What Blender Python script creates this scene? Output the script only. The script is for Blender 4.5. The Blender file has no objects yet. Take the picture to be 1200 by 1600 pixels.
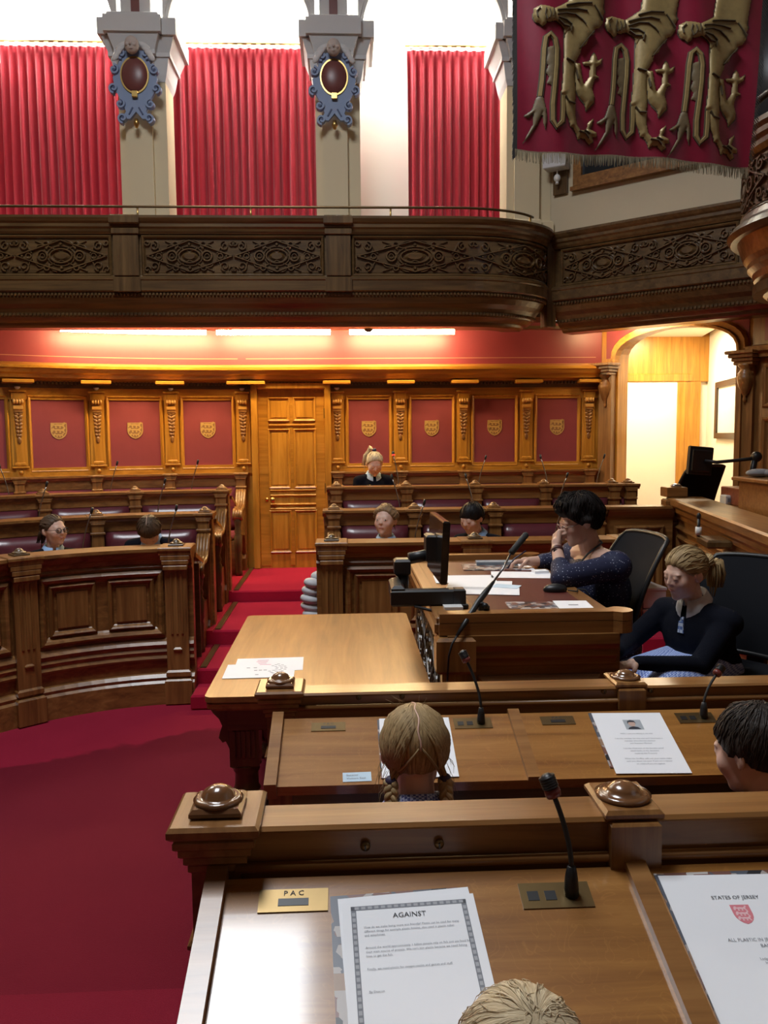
import bpy, bmesh, math, random
import numpy as np
from mathutils import Vector, Matrix
random.seed(7)
S = bpy.context.scene
COL = S.collection
PI = math.pi

# ------------------------------------------------------------------ camera
EYE = 1.72
cam_d = bpy.data.cameras.new('camera')
cam = bpy.data.objects.new('camera', cam_d); COL.objects.link(cam)
def aim_camera(pitch, yaw, roll):
    p, y, r = (math.radians(a) for a in (pitch, yaw, roll))
    fw = Vector((math.sin(y)*math.cos(p), math.cos(y)*math.cos(p), -math.sin(p)))
    rt = fw.cross(Vector((0, 0, 1))).normalized(); up = rt.cross(fw)
    rt2 = rt*math.cos(r) - up*math.sin(r); up2 = rt*math.sin(r) + up*math.cos(r)
    m = Matrix((rt2, up2, -fw)).transposed().to_4x4(); m.translation = (0, 0, EYE)
    cam.matrix_world = m
aim_camera(5.25, 2.6, 0.5)
cam_d.sensor_fit = 'VERTICAL'; cam_d.sensor_height = 36.0
cam_d.lens = 36.0*1295/1600
cam_d.clip_start = 0.05; cam_d.clip_end = 60
S.camera = cam

# ------------------------------------------------------------------ world, exposure
S.view_settings.view_transform = 'Standard'; S.view_settings.look = 'None'
S.view_settings.gamma = 1.0; S.view_settings.use_curve_mapping = False
S.view_settings.exposure = 0.18
W = bpy.data.worlds.new('World'); S.world = W; W.use_nodes = True
W.node_tree.nodes['Background'].inputs[0].default_value = (0.80, 0.88, 1.0, 1)
W.node_tree.nodes['Background'].inputs[1].default_value = 0.35

def area(name, loc, target, sx, sy, power, color):
    d = bpy.data.lights.new(name, 'AREA'); d.shape = 'RECTANGLE'; d.size = sx; d.size_y = sy
    d.energy = power; d.color = color
    o = bpy.data.objects.new(name, d); COL.objects.link(o); o.location = loc
    v = Vector(target) - Vector(loc)
    o.rotation_euler = v.to_track_quat('-Z', 'Y').to_euler()
    return o
# daylight through the glazed roof over the chamber
area('rooflight_daylight', (-1.25, 2.95, 7.5), (-1.25, 2.95, 0), 1.7, 2.5, 310, (0.90, 0.95, 1.0))
# unseen area light added above the arches to brighten the arcade wall
area('arcade_added_light', (-1.2, 9.45, 7.1), (-1.2, 9.5, 0), 9.0, 0.55, 900, (1.0, 0.98, 0.93))
# lamp of the passage beyond the arch
area('passage_lamp', (3.35, 8.60, 2.78), (3.5, 8.8, 0), 0.5, 0.4, 40, (1.0, 0.87, 0.62))

# ------------------------------------------------------------------ object helpers
BASE = {}
def setp(o, label=None, cat=None, group=None, kind=None):
    if label: o['label'] = label
    if cat: o['category'] = cat
    if group: o['group'] = group
    if kind: o['kind'] = kind
    return o
def thing(name, label, cat, loc=(0, 0, 0), rz=0.0, group=None):
    o = bpy.data.objects.new(name, None); COL.objects.link(o)
    o.empty_display_size = 0.1
    o.location = loc; o.rotation_euler = (0, 0, rz)
    return setp(o, label, cat, group)
def struct(name, loc=(0, 0, 0)):
    o = bpy.data.objects.new(name, None); COL.objects.link(o); o.location = loc
    o['kind'] = 'structure'
    return o

class MB:
    """collects shapes; build() links them as one mesh object"""
    def __init__(s): s.v = []; s.f = []; s.sm = []
    def add(s, vs, fs, smooth=False):
        b = len(s.v); s.v += [tuple(p) for p in vs]
        for f in fs: s.f.append(tuple(i+b for i in f)); s.sm.append(smooth)
        return s
    def box(s, c, d, rz=0.0, m=None, ch=0.0):
        """centre c, full size d, chamfer ch on every edge"""
        hx, hy, hz = d[0]/2, d[1]/2, d[2]/2
        if ch <= 0:
            vs = [(x, y, z) for x in (-hx, hx) for y in (-hy, hy) for z in (-hz, hz)]
            fs = [(0,1,3,2),(4,6,7,5),(0,4,5,1),(2,3,7,6),(0,2,6,4),(1,5,7,3)]
        else:
            ch = min(ch, hx*.9, hy*.9, hz*.9)
            vs = []; fs = []
            def ring(z, i):
                return [(-hx+i, -hy+i, z), (hx-i, -hy+i, z), (hx-i, hy-i, z), (-hx+i, hy-i, z)]
            for z, i in ((-hz, ch), (-hz+ch, 0), (hz-ch, 0), (hz, ch)): vs += ring(z, i)
            fs = [(3,2,1,0), (12,13,14,15)]
            for k in range(3):
                for j in range(4):
                    fs.append((k*4+j, k*4+(j+1) % 4, k*4+4+(j+1) % 4, k*4+4+j))
        M = m if m is not None else Matrix.Rotation(rz, 4, 'Z')
        out = []
        for p in vs:
            q = M @ Vector(p); out.append((q.x+c[0], q.y+c[1], q.z+c[2]))
        return s.add(out, fs)
    def lathe(s, prof, c=(0, 0, 0), n=20, m=None, smooth=True, sx=1.0, sy=1.0):
        """prof: (radius, height) list, axis z"""
        vs = []; fs = []
        for r, z in prof:
            for k in range(n):
                a = 2*PI*k/n; vs.append((r*math.cos(a)*sx, r*math.sin(a)*sy, z))
        for i in range(len(prof)-1):
            for k in range(n):
                fs.append((i*n+k, i*n+(k+1) % n, (i+1)*n+(k+1) % n, (i+1)*n+k))
        fs.append(tuple(reversed(range(n)))); b = (len(prof)-1)*n; fs.append(tuple(b+k for k in range(n)))
        out = []
        for p in vs:
            q = (m @ Vector(p)) if m is not None else Vector(p)
            out.append((q.x+c[0], q.y+c[1], q.z+c[2]))
        return s.add(out, fs, smooth)
    def tube(s, pts, rad, n=8, smooth=True, flat=1.0, caps=True):
        pts = [Vector(p) for p in pts]; N = len(pts)
        rads = rad if isinstance(rad, (list, tuple)) else [rad]*N
        vs = []; fs = []; up = None
        for i in range(N):
            t = (pts[min(i+1, N-1)]-pts[max(i-1, 0)])
            if t.length < 1e-9: t = Vector((0, 0, 1))
            t.normalize()
            if up is None:
                up = Vector((0, 0, 1)) if abs(t.z) < .9 else Vector((1, 0, 0))
            a = up-t*up.dot(t)
            if a.length < 1e-6: a = Vector((1, 0, 0))-t*t.x
            a.normalize(); b = t.cross(a); up = a
            for k in range(n):
                an = 2*PI*k/n
                vs.append(pts[i]+a*math.cos(an)*rads[i]*flat+b*math.sin(an)*rads[i])
        for i in range(N-1):
            for k in range(n):
                fs.append((i*n+k, i*n+(k+1) % n, (i+1)*n+(k+1) % n, (i+1)*n+k))
        if caps:
            fs.append(tuple(reversed(range(n)))); fs.append(tuple((N-1)*n+k for k in range(n)))
        return s.add(vs, fs, smooth)
    def sphere(s, c, r, n=14, m=None):
        if not isinstance(r, (tuple, list)): r = (r, r, r)
        prof = [(max(1e-4, math.sin(PI*i/n)), -math.cos(PI*i/n)) for i in range(n+1)]
        M = Matrix.Diagonal((r[0], r[1], r[2], 1))
        if m is not None: M = m @ M
        return s.lathe(prof, c, n=int(n*1.5), m=M)
    def prism(s, poly, z0, z1, mapf=None, inset=0.0):
        """polygon (x, y) extruded from z0 to z1 through mapf(x, y, z); triangulated caps"""
        n = len(poly)
        cx = sum(p[0] for p in poly)/n; cy = sum(p[1] for p in poly)/n
        mf = mapf or (lambda x, y, z: (x, y, z))
        vs = [mf(x, y, z0) for x, y in poly]+[mf(x+(cx-x)*inset, y+(cy-y)*inset, z1) for x, y in poly]
        fs = [(i, (i+1) % n, n+(i+1) % n, n+i) for i in range(n)]
        from mathutils.geometry import tessellate_polygon
        tr = tessellate_polygon([[Vector((x, y, 0)) for x, y in poly]])
        for t in tr:
            fs.append((t[0], t[1], t[2])); fs.append((n+t[2], n+t[1], n+t[0]))
        return s.add(vs, fs)
    def sweep(s, prof, rail, closed=True, smooth=False):
        """prof: (off, z) list; rail: list of frames (x, y, nx, ny)"""
        n = len(prof); vs = []; fs = []
        for x, y, nx, ny in rail:
            for o, z in prof: vs.append((x+nx*o, y+ny*o, z))
        N = len(rail)
        for i in range(N-1):
            for k in range(n if closed else n-1):
                fs.append((i*n+k, (i+1)*n+k, (i+1)*n+(k+1) % n, i*n+(k+1) % n))
        if closed:
            from mathutils.geometry import tessellate_polygon
            for t in tessellate_polygon([[Vector((o, z, 0)) for o, z in prof]]):
                fs.append(t); fs.append(tuple((N-1)*n+q for q in reversed(t)))
        return s.add(vs, fs, smooth)
    def build(s, name, mat, parent=None, loc=None, fix=True):
        me = bpy.data.meshes.new(name)
        base = Vector((0, 0, 0))
        if parent is not None: base = Vector(BASE.get(parent.name, (0, 0, 0)))
        elif loc is not None: base = Vector(loc)
        elif s.v:
            a = np.array(s.v); base = Vector(((a[:, 0].min()+a[:, 0].max())/2, (a[:, 1].min()+a[:, 1].max())/2, a[:, 2].min()))
        me.from_pydata([(x-base.x, y-base.y, z-base.z) for x, y, z in s.v], [], s.f)
        me.polygons.foreach_set('use_smooth', s.sm)
        if fix:
            bm = bmesh.new(); bm.from_mesh(me); bmesh.ops.recalc_face_normals(bm, faces=bm.faces); bm.to_mesh(me); bm.free()
        me.materials.append(M[mat] if isinstance(mat, str) else mat)
        o = bpy.data.objects.new(name, me); COL.objects.link(o)
        if parent is not None:
            o.parent = parent; BASE[o.name] = tuple(base)
        else:
            o.location = base; BASE[o.name] = tuple(base)
        return o
def wthing(name, label, cat, loc, group=None):
    """a thing whose parts are given in world coordinates"""
    o = thing(name, label, cat, loc, 0, group); BASE[o.name] = tuple(loc); return o
def children(o): return [c for c in bpy.data.objects if c.parent == o]
def copy_tree(o, parent=None):
    c = o.copy(); COL.objects.link(c)
    if parent is not None: c.parent = parent
    for ch in KIDS.get(o.name, []): copy_tree(ch, c)
    return c
KIDS = {}
def remember(o):
    KIDS[o.name] = children(o)
    for c in KIDS[o.name]: remember(c)
    return o
def place(proto, loc, rz=0.0, label=None, group=None, parent=None, first=[None]):
    c = copy_tree(proto, parent); c.location = loc; c.rotation_euler = (0, 0, rz)
    return setp(c, label, None, group)
def discard(o):
    for c in children(o): discard(c)
    bpy.data.objects.remove(o)

class Path:
    """plan polyline running left to right; front normal points to the middle of the chamber"""
    def __init__(s, pts):
        s.p = [Vector((x, y)) for x, y in pts]; s.l = [0.0]
        for a, b in zip(s.p, s.p[1:]): s.l.append(s.l[-1]+(b-a).length)
        s.L = s.l[-1]
    def at(s, d):
        d2 = min(max(d, 0), s.L)
        k = 0
        while k < len(s.l)-2 and s.l[k+1] < d2: k += 1
        t = (s.p[k+1]-s.p[k]).normalized()
        def tg(i):
            i = min(max(i, 0), len(s.p)-2); return (s.p[i+1]-s.p[i]).normalized()
        fr = (d2-s.l[k])/max(1e-9, s.l[k+1]-s.l[k])
        if fr < .5: tt = tg(k-1).lerp(tg(k), .5+fr)
        else: tt = tg(k).lerp(tg(k+1), fr-.5)
        if len(s.p) == 2: tt = t
        tt.normalize()
        q = s.p[k]+t*(d-s.l[k])
        return q.x, q.y, tt.y, -tt.x
    def rail(s, a=None, b=None, step=.08):
        a = 0 if a is None else a; b = s.L if b is None else b
        n = 1 if len(s.p) == 2 else max(1, int((b-a)/step))
        return [s.at(a+(b-a)*i/n) for i in range(n+1)]
    def rz(s, d):
        x, y, nx, ny = s.at(d); return math.atan2(nx, -ny)   # local -y faces the front
    def mp(s, d, z, off):
        x, y, nx, ny = s.at(d); return (x+nx*off, y+ny*off, z)
def arc_path(cx, cy, R, th, n=48):
    return Path([(cx-R*math.sin(th*(1-i/n)), cy+R*math.cos(th*(1-i/n))) for i in range(n+1)])

def ribbon(mb, pts, w, h, mapf, h0=0.0, taper=.6, closed=False):
    """raised strap along 2D points; mapf(u, v, off)"""
    P = [Vector((p[0], p[1])) for p in pts]; N = len(P); vs = []; fs = []
    for i in range(N):
        if closed: t = P[(i+1) % N]-P[(i-1) % N]
        else: t = P[min(i+1, N-1)]-P[max(i-1, 0)]
        if t.length < 1e-9: t = Vector((1, 0))
        t.normalize(); nn = Vector((-t.y, t.x))
        ww = w[i] if isinstance(w, list) else w
        for sgn, hh, k in ((-1, h0, 1), (-1, h, taper), (1, h, taper), (1, h0, 1)):
            q = P[i]+nn*sgn*ww/2*k; vs.append(mapf(q.x, q.y, hh))
    R = N if closed else N-1
    for i in range(R):
        j = (i+1) % N
        for k in range(3): fs.append((i*4+k, j*4+k, j*4+k+1, i*4+k+1))
    if not closed: fs.append((0, 1, 2, 3)); fs.append(tuple((N-1)*4+k for k in (3, 2, 1, 0)))
    mb.add(vs, fs)
def frame(mb, path, s0, s1, z0, z1, w, h, off=0.0, nseg=None):
    """mitred raised moulding round a rectangle on a path"""
    n = nseg or (1 if len(path.p) == 2 else max(2, int((s1-s0)/.12)))
    prof = [(0, 0), (0, h*.55), (w*.3, h), (w*.6, h*.75), (w*.8, h*.25), (w, 0.0)]
    loop = [(s0+(s1-s0)*i/n, z0, 'b') for i in range(n+1)]+[(s1-(s1-s0)*i/n, z1, 't') for i in range(n+1)]
    vs = []; fs = []; K = len(prof)
    for s, z, kd in loop:
        fr = (s-s0)/(s1-s0)
        for a, b in prof:
            ss = s0+a+(s1-s0-2*a)*fr
            zz = z0+a if kd == 'b' else z1-a
            vs.append(path.mp(ss, zz, off+b))
    N = len(loop)
    for i in range(N):
        j = (i+1) % N
        for k in range(K-1): fs.append((i*K+k, j*K+k, j*K+k+1, i*K+k+1))
    mb.add(vs, fs)
def slab(mb, path, s0, s1, z0, z1, o0, o1):
    mb.sweep([(o0, z0), (o0, z1), (o1, z1), (o1, z0)], path.rail(s0, s1))

# ------------------------------------------------------------------ materials
M = {}
def newmat(name):
    m = bpy.data.materials.new(name); m.use_nodes = True
    nt = m.node_tree; b = nt.nodes['Principled BSDF']; M[name] = m
    return m, nt, b
def simple(name, col, rough=.5, metal=0.0, emit=None, es=0.0, coat=0.0, noise=0.0, scale=40, sheen=0.0, bump=0.0, spec=None):
    m, nt, b = newmat(name)
    b.inputs['Base Color'].default_value = (*col, 1); b.inputs['Roughness'].default_value = rough
    b.inputs['Metallic'].default_value = metal; b.inputs['Coat Weight'].default_value = coat
    b.inputs['Sheen Weight'].default_value = sheen
    if spec is not None: b.inputs['Specular IOR Level'].default_value = spec
    if emit: b.inputs['Emission Color'].default_value = (*emit, 1); b.inputs['Emission Strength'].default_value = es
    if noise > 0 or bump > 0:
        tc = nt.nodes.new('ShaderNodeTexCoord'); nz = nt.nodes.new('ShaderNodeTexNoise')
        nz.inputs['Scale'].default_value = scale; nz.inputs['Detail'].default_value = 4
        nt.links.new(tc.outputs['Object'], nz.inputs['Vector'])
        mx = nt.nodes.new('ShaderNodeMix'); mx.data_type = 'RGBA'
        mx.inputs[6].default_value = (*[c*(1-noise) for c in col], 1); mx.inputs[7].default_value = (*[min(1, c*(1+noise)) for c in col], 1)
        nt.links.new(nz.outputs['Fac'], mx.inputs[0]); nt.links.new(mx.outputs[2], b.inputs['Base Color'])
        if bump > 0:
            bp = nt.nodes.new('ShaderNodeBump'); bp.inputs['Strength'].default_value = bump; bp.inputs['Distance'].default_value = .004
            nt.links.new(nz.outputs['Fac'], bp.inputs['Height']); nt.links.new(bp.outputs[0], b.inputs['Normal'])
    return m
def oak(name, dark, mid, light, axis='x', rough=.36, coat=.25, scale=1.0, fleck=0.0, crough=.22):
    """stained oak, grain along an axis of the object"""
    m, nt, b = newmat(name)
    tc = nt.nodes.new('ShaderNodeTexCoord'); mp = nt.nodes.new('ShaderNodeMapping')
    sc = {'x': (1.6, 26, 26), 'y': (26, 1.6, 26), 'z': (26, 26, 1.6)}[axis]
    mp.inputs['Scale'].default_value = tuple(a*scale for a in sc)
    nt.links.new(tc.outputs['Object'], mp.inputs['Vector'])
    n1 = nt.nodes.new('ShaderNodeTexNoise'); n1.inputs['Scale'].default_value = 1.0; n1.inputs['Detail'].default_value = 6
    n1.inputs['Roughness'].default_value = .62; n1.inputs['Distortion'].default_value = .5
    nt.links.new(mp.outputs[0], n1.inputs['Vector'])
    n2 = nt.nodes.new('ShaderNodeTexNoise'); n2.inputs['Scale'].default_value = 2.2; n2.inputs['Detail'].default_value = 2
    nt.links.new(tc.outputs['Object'], n2.inputs['Vector'])
    ad = nt.nodes.new('ShaderNodeMath'); ad.operation = 'MULTIPLY_ADD'; ad.inputs[1].default_value = .30; 
    nt.links.new(n2.outputs['Fac'], ad.inputs[0])
    sb = nt.nodes.new('ShaderNodeMath'); sb.operation = 'SUBTRACT'; sb.inputs[1].default_value = .15
    nt.links.new(n1.outputs['Fac'], sb.inputs[0]); nt.links.new(sb.outputs[0], ad.inputs[2])
    rp = nt.nodes.new('ShaderNodeValToRGB'); e = rp.color_ramp.elements
    e[0].position = .28; e[0].color = (*dark, 1); e[1].position = .72; e[1].color = (*light, 1)
    q = rp.color_ramp.elements.new(.5); q.color = (*mid, 1)
    nt.links.new(ad.outputs[0], rp.inputs['Fac']); nt.links.new(rp.outputs[0], b.inputs['Base Color'])
    if fleck > 0:
        # medullary flecks of quarter-sawn oak
        wv = nt.nodes.new('ShaderNodeTexNoise'); wv.inputs['Scale'].default_value = 14; wv.inputs['Distortion'].default_value = 2.5; wv.inputs['Detail'].default_value = 1
        nt.links.new(tc.outputs['Object'], wv.inputs['Vector'])
        r2 = nt.nodes.new('ShaderNodeValToRGB'); r2.color_ramp.elements[0].position = .485; r2.color_ramp.elements[1].position = .50
        x = r2.color_ramp.elements.new(.52); x.color = (0, 0, 0, 1); r2.color_ramp.elements[0].color = (0, 0, 0, 1); r2.color_ramp.elements[1].color = (fleck,)*3+(1,)
        nt.links.new(wv.outputs['Fac'], r2.inputs['Fac'])
        mx = nt.nodes.new('ShaderNodeMix'); mx.data_type = 'RGBA'
        nt.links.new(r2.outputs[0], mx.inputs[0]); nt.links.new(rp.outputs[0], mx.inputs[6]); mx.inputs[7].default_value = (*[min(1, c*1.6) for c in light], 1)
        nt.links.new(mx.outputs[2], b.inputs['Base Color'])
    b.inputs['Roughness'].default_value = rough; b.inputs['Coat Weight'].default_value = coat; b.inputs['Coat Roughness'].default_value = crough
    bp = nt.nodes.new('ShaderNodeBump'); bp.inputs['Strength'].default_value = .12; bp.inputs['Distance'].default_value = .002
    nt.links.new(n1.outputs['Fac'], bp.inputs['Height']); nt.links.new(bp.outputs[0], b.inputs['Normal'])
    return m
OD, OM, OL = (.13, .052, .014), (.24, .105, .028), (.36, .175, .052)
for ax in 'xyz': oak('oak_'+ax, OD, OM, OL, ax)
DD, DM, DL = (.050, .026, .009), (.098, .053, .018), (.150, .085, .031)  # same oak as elsewhere; the gallery's shade is worked into this dark tone
for ax in 'xyz': oak('dark_oak_'+ax, DD, DM, DL, ax, rough=.33, coat=.35)
GD, GM, GL = (.31, .125, .012), (.47, .205, .022), (.59, .285, .042)  # same oak again, its golden tone holding the warm lighting under the gallery
for ax in 'xyz': oak('gold_oak_'+ax, GD, GM, GL, ax, rough=.34)
oak('desk_oak', (.20, .075, .014), (.31, .130, .026), (.41, .190, .045), 'x', rough=.34, coat=.8, fleck=.15, crough=.10)
oak('table_oak', (.20, .080, .020), (.30, .130, .034), (.38, .180, .052), 'y', rough=.32, coat=.25)
simple('leather_red', (.255, .050, .060), rough=.42, noise=.10, scale=9, bump=.05)
simple('leather_seat', (.115, .022, .030), rough=.30, noise=.18, scale=14, bump=.10, coat=.15)
simple('leather_band', (.27, .042, .055), rough=.38, noise=.08, scale=6)
simple('leather_desk', (.10, .018, .014), rough=.38, noise=.15, scale=60, bump=.06)
simple('gilt', (.62, .40, .14), rough=.45, metal=.25, noise=.15, scale=60)
simple('gilt_line', (.55, .28, .16), rough=.5)
simple('brass', (.58, .40, .14), rough=.28, metal=1.0)
simple('old_brass', (.20, .135, .058), rough=.34, metal=.85, noise=.12, scale=30)
simple('black_plastic', (.012, .012, .013), rough=.42)
simple('black_rubber', (.02, .02, .02), rough=.7)
simple('chrome', (.6, .6, .62), rough=.18, metal=1.0)
simple('mesh_fabric', (.010, .011, .014), rough=.9, bump=.2, scale=600, spec=.12)
simple('paper', (.90, .91, .94), rough=.65, noise=.02, scale=6)
simple('paper_blue', (.55, .70, .82), rough=.7)
simple('ink', (.045, .045, .055), rough=.7)
simple('ink_grey', (.22, .23, .26), rough=.7)
simple('ink_pink', (.72, .16, .34), rough=.7)
simple('ink_red', (.72, .22, .26), rough=.7)
simple('cream_paint', (.68, .57, .37), rough=.62, noise=.03, scale=3)
simple('cream_wall', (.58, .49, .34), rough=.7, noise=.03, scale=3)
simple('arcade_white', (.86, .82, .72), rough=.7)
simple('stone_white', (.62, .62, .62), rough=.7, noise=.03, scale=8)
simple('blue_paint', (.23, .30, .46), rough=.55)
simple('blue_dark', (.05, .07, .16), rough=.55)
simple('maroon_paint', (.17, .055, .05), rough=.35)
simple('flesh_stone', (.50, .42, .38), rough=.7)
simple('white_plaster', (.85, .80, .66), rough=.7)
simple('white_plastic', (.75, .75, .73), rough=.4)
simple('dark_glass', (.02, .025, .03), rough=.08, spec=.8)
simple('picture_print', (.80, .78, .66), rough=.5, noise=.08, scale=25)
simple('cardboard_white', (.55, .56, .58), rough=.7)
simple('grey_cloth', (.30, .31, .33), rough=.9)
simple('puffer', (.62, .63, .66), rough=.55, bump=.15, scale=30)
def carpet():
    m, nt, b = newmat('carpet')
    tc = nt.nodes.new('ShaderNodeTexCoord')
    n1 = nt.nodes.new('ShaderNodeTexNoise'); n1.inputs['Scale'].default_value = 320; n1.inputs['Detail'].default_value = 3
    n2 = nt.nodes.new('ShaderNodeTexNoise'); n2.inputs['Scale'].default_value = 2.6; n2.inputs['Detail'].default_value = 4
    for n in (n1, n2): nt.links.new(tc.outputs['Object'], n.inputs['Vector'])
    mx = nt.nodes.new('ShaderNodeMix'); mx.data_type = 'RGBA'
    mx.inputs[6].default_value = (.46, .010, .044, 1); mx.inputs[7].default_value = (.60, .018, .062, 1)
    nt.links.new(n2.outputs['Fac'], mx.inputs[0])
    m2 = nt.nodes.new('ShaderNodeMix'); m2.data_type = 'RGBA'; m2.blend_type = 'MULTIPLY'; m2.inputs[0].default_value = .55
    nt.links.new(mx.outputs[2], m2.inputs[6]); nt.links.new(n1.outputs['Fac'], m2.inputs[7])
    nt.links.new(m2.outputs[2], b.inputs['Base Color'])
    b.inputs['Roughness'].default_value = .95; b.inputs['Specular IOR Level'].default_value = .1
    b.inputs['Sheen Weight'].default_value = .25; b.inputs['Sheen Tint'].default_value = (1, .3, .4, 1)
    bp = nt.nodes.new('ShaderNodeBump'); bp.inputs['Strength'].default_value = .5; bp.inputs['Distance'].default_value = .004
    nt.links.new(n1.outputs['Fac'], bp.inputs['Height']); nt.links.new(bp.outputs[0], b.inputs['Normal'])
carpet()
simple('curtain_red', (.56, .012, .035), rough=.75, sheen=.3, noise=.06, scale=30)
simple('banner_red', (.23, .009, .032), rough=.40, noise=.18, scale=16, bump=.08)
simple('banner_gold', (.30, .215, .085), rough=.42, metal=.2, noise=.25, scale=40, bump=.2)
simple('banner_gold_dark', (.085, .065, .035), rough=.6)
simple('fringe', (.20, .165, .095), rough=.7, noise=.3, scale=200)
simple('fringe_dark', (.035, .033, .03), rough=.8)
simple('tube_light', (1, 1, 1), emit=(1.0, .72, .34), es=95.0)
simple('led_red', (.5, .0, .0), emit=(1, .05, .03), es=2.0)
def magazine():
    m, nt, b = newmat('magazine_print')
    tc = nt.nodes.new('ShaderNodeTexCoord'); v = nt.nodes.new('ShaderNodeTexVoronoi'); v.inputs['Scale'].default_value = 38
    v.distance = 'CHEBYCHEV'
    nt.links.new(tc.outputs['Object'], v.inputs['Vector'])
    rp = nt.nodes.new('ShaderNodeValToRGB'); rp.color_ramp.interpolation = 'CONSTANT'
    e = rp.color_ramp.elements; e[0].color = (.03, .03, .035, 1); e[1].position = .75; e[1].color = (.55, .52, .5, 1)
    for p, c in ((.22, (.20, .09, .07)), (.38, (.42, .38, .36)), (.52, (.10, .11, .14)), (.64, (.32, .20, .13))):
        q = e.new(p); q.color = (*c, 1)
    nt.links.new(v.outputs['Color'], rp.inputs['Fac']); nt.links.new(rp.outputs[0], b.inputs['Base Color'])
    b.inputs['Roughness'].default_value = .35
magazine()
# ================================================================== SETTING
CX, CY = -1.0, 3.9             # centre of the horseshoe
WALL_Y = 8.4; WALL_R = WALL_Y-CY
# ---- floor and tiers
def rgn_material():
    """chamber carpet: darker red in the well, lighter red in a band along the front desks"""
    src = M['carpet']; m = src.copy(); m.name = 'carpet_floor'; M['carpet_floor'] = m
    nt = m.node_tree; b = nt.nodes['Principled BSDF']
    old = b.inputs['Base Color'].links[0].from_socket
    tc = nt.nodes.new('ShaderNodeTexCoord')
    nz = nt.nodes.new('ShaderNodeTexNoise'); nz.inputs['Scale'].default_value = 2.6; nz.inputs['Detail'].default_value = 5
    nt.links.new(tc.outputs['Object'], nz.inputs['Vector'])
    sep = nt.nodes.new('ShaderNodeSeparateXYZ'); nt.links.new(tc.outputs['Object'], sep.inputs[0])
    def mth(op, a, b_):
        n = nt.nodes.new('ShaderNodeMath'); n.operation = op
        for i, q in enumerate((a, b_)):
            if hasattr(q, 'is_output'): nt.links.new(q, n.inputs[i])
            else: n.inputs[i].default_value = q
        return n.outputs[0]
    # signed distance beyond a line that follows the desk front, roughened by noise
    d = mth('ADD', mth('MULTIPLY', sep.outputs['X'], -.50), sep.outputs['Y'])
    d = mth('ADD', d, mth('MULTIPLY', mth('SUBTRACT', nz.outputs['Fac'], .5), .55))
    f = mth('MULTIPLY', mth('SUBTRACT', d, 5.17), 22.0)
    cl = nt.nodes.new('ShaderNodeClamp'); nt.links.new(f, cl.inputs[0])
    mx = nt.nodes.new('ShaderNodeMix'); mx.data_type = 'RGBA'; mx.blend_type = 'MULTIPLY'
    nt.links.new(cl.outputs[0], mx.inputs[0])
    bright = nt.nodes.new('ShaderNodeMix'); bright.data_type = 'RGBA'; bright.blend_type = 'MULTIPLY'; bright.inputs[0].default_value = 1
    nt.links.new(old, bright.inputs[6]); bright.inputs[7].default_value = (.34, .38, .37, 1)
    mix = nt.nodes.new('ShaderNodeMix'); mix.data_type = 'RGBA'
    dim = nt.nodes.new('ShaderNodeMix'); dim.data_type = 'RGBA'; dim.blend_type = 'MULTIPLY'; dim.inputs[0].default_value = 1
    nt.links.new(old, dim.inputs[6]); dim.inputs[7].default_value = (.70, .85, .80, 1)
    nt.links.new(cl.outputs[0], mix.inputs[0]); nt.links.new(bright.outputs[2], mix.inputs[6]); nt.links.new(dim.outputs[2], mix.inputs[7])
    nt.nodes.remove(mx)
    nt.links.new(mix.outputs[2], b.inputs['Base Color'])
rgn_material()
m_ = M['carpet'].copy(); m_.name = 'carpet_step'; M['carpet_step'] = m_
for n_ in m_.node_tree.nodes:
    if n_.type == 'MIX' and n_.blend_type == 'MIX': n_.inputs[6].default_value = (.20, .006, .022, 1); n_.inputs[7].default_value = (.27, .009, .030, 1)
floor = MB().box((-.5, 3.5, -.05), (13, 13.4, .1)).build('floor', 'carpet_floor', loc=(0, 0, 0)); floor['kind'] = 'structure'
def sector(R0, R1, z1, th=1.9, n=40):
    mb = MB()
    for i in range(n):
        a, b = th*i/n, th*(i+1)/n
        vs = []
        for z in (0, z1):
            for r, t in ((R0, a), (R1, a), (R1, b), (R0, b)): vs.append((CX-r*math.sin(t), CY+r*math.cos(t), z))
        fs = [(4, 5, 6, 7), (0, 3, 7, 4), (1, 5, 6, 2)]
        if i == 0: fs.append((0, 4, 5, 1))
        if i == n-1: fs.append((3, 2, 6, 7))
        mb.add(vs, fs)
    return mb
TIER = [.192, .298, .394]
def tier(name, mb):
    o = mb.build(name, 'carpet', loc=(0, 0, 0)); o['kind'] = 'structure'; return o
tier('floor_tier_1', sector(1.52, 2.17, TIER[0]))
tier('floor_tier_2', sector(2.17, 3.23, TIER[1]))
tier('floor_tier_3', sector(3.23, WALL_R+.02, TIER[2]))
# aisle steps, running on under the benches to the right
for i, (x0, x1, y0, y1, z) in enumerate(((-1.0, -.16, 5.16, 5.42, .096), (-1.0, 2.62, 5.42, 6.07, TIER[0]), (-1.0, 2.62, 6.07, 7.13, TIER[1]), (-1.0, 2.62, 7.13, 8.42, TIER[2]))):
    o = MB().box(((x0+x1)/2, (y0+y1)/2, z/2), (x1-x0, y1-y0, z), ch=.012).build('floor_step', 'carpet', loc=(0, 0, 0)); o['kind'] = 'structure'
for (y0, y1, z) in ((5.45, 6.05, TIER[0]), (6.10, 7.10, TIER[1]), (7.16, 8.38, TIER[2])):
    o = MB().box((-.965, (y0+y1)/2, z+.002), (.04, y1-y0, .012)).build('trim_1', 'dark_oak_y', loc=(0, 0, 0)); o['kind'] = 'structure'
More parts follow.
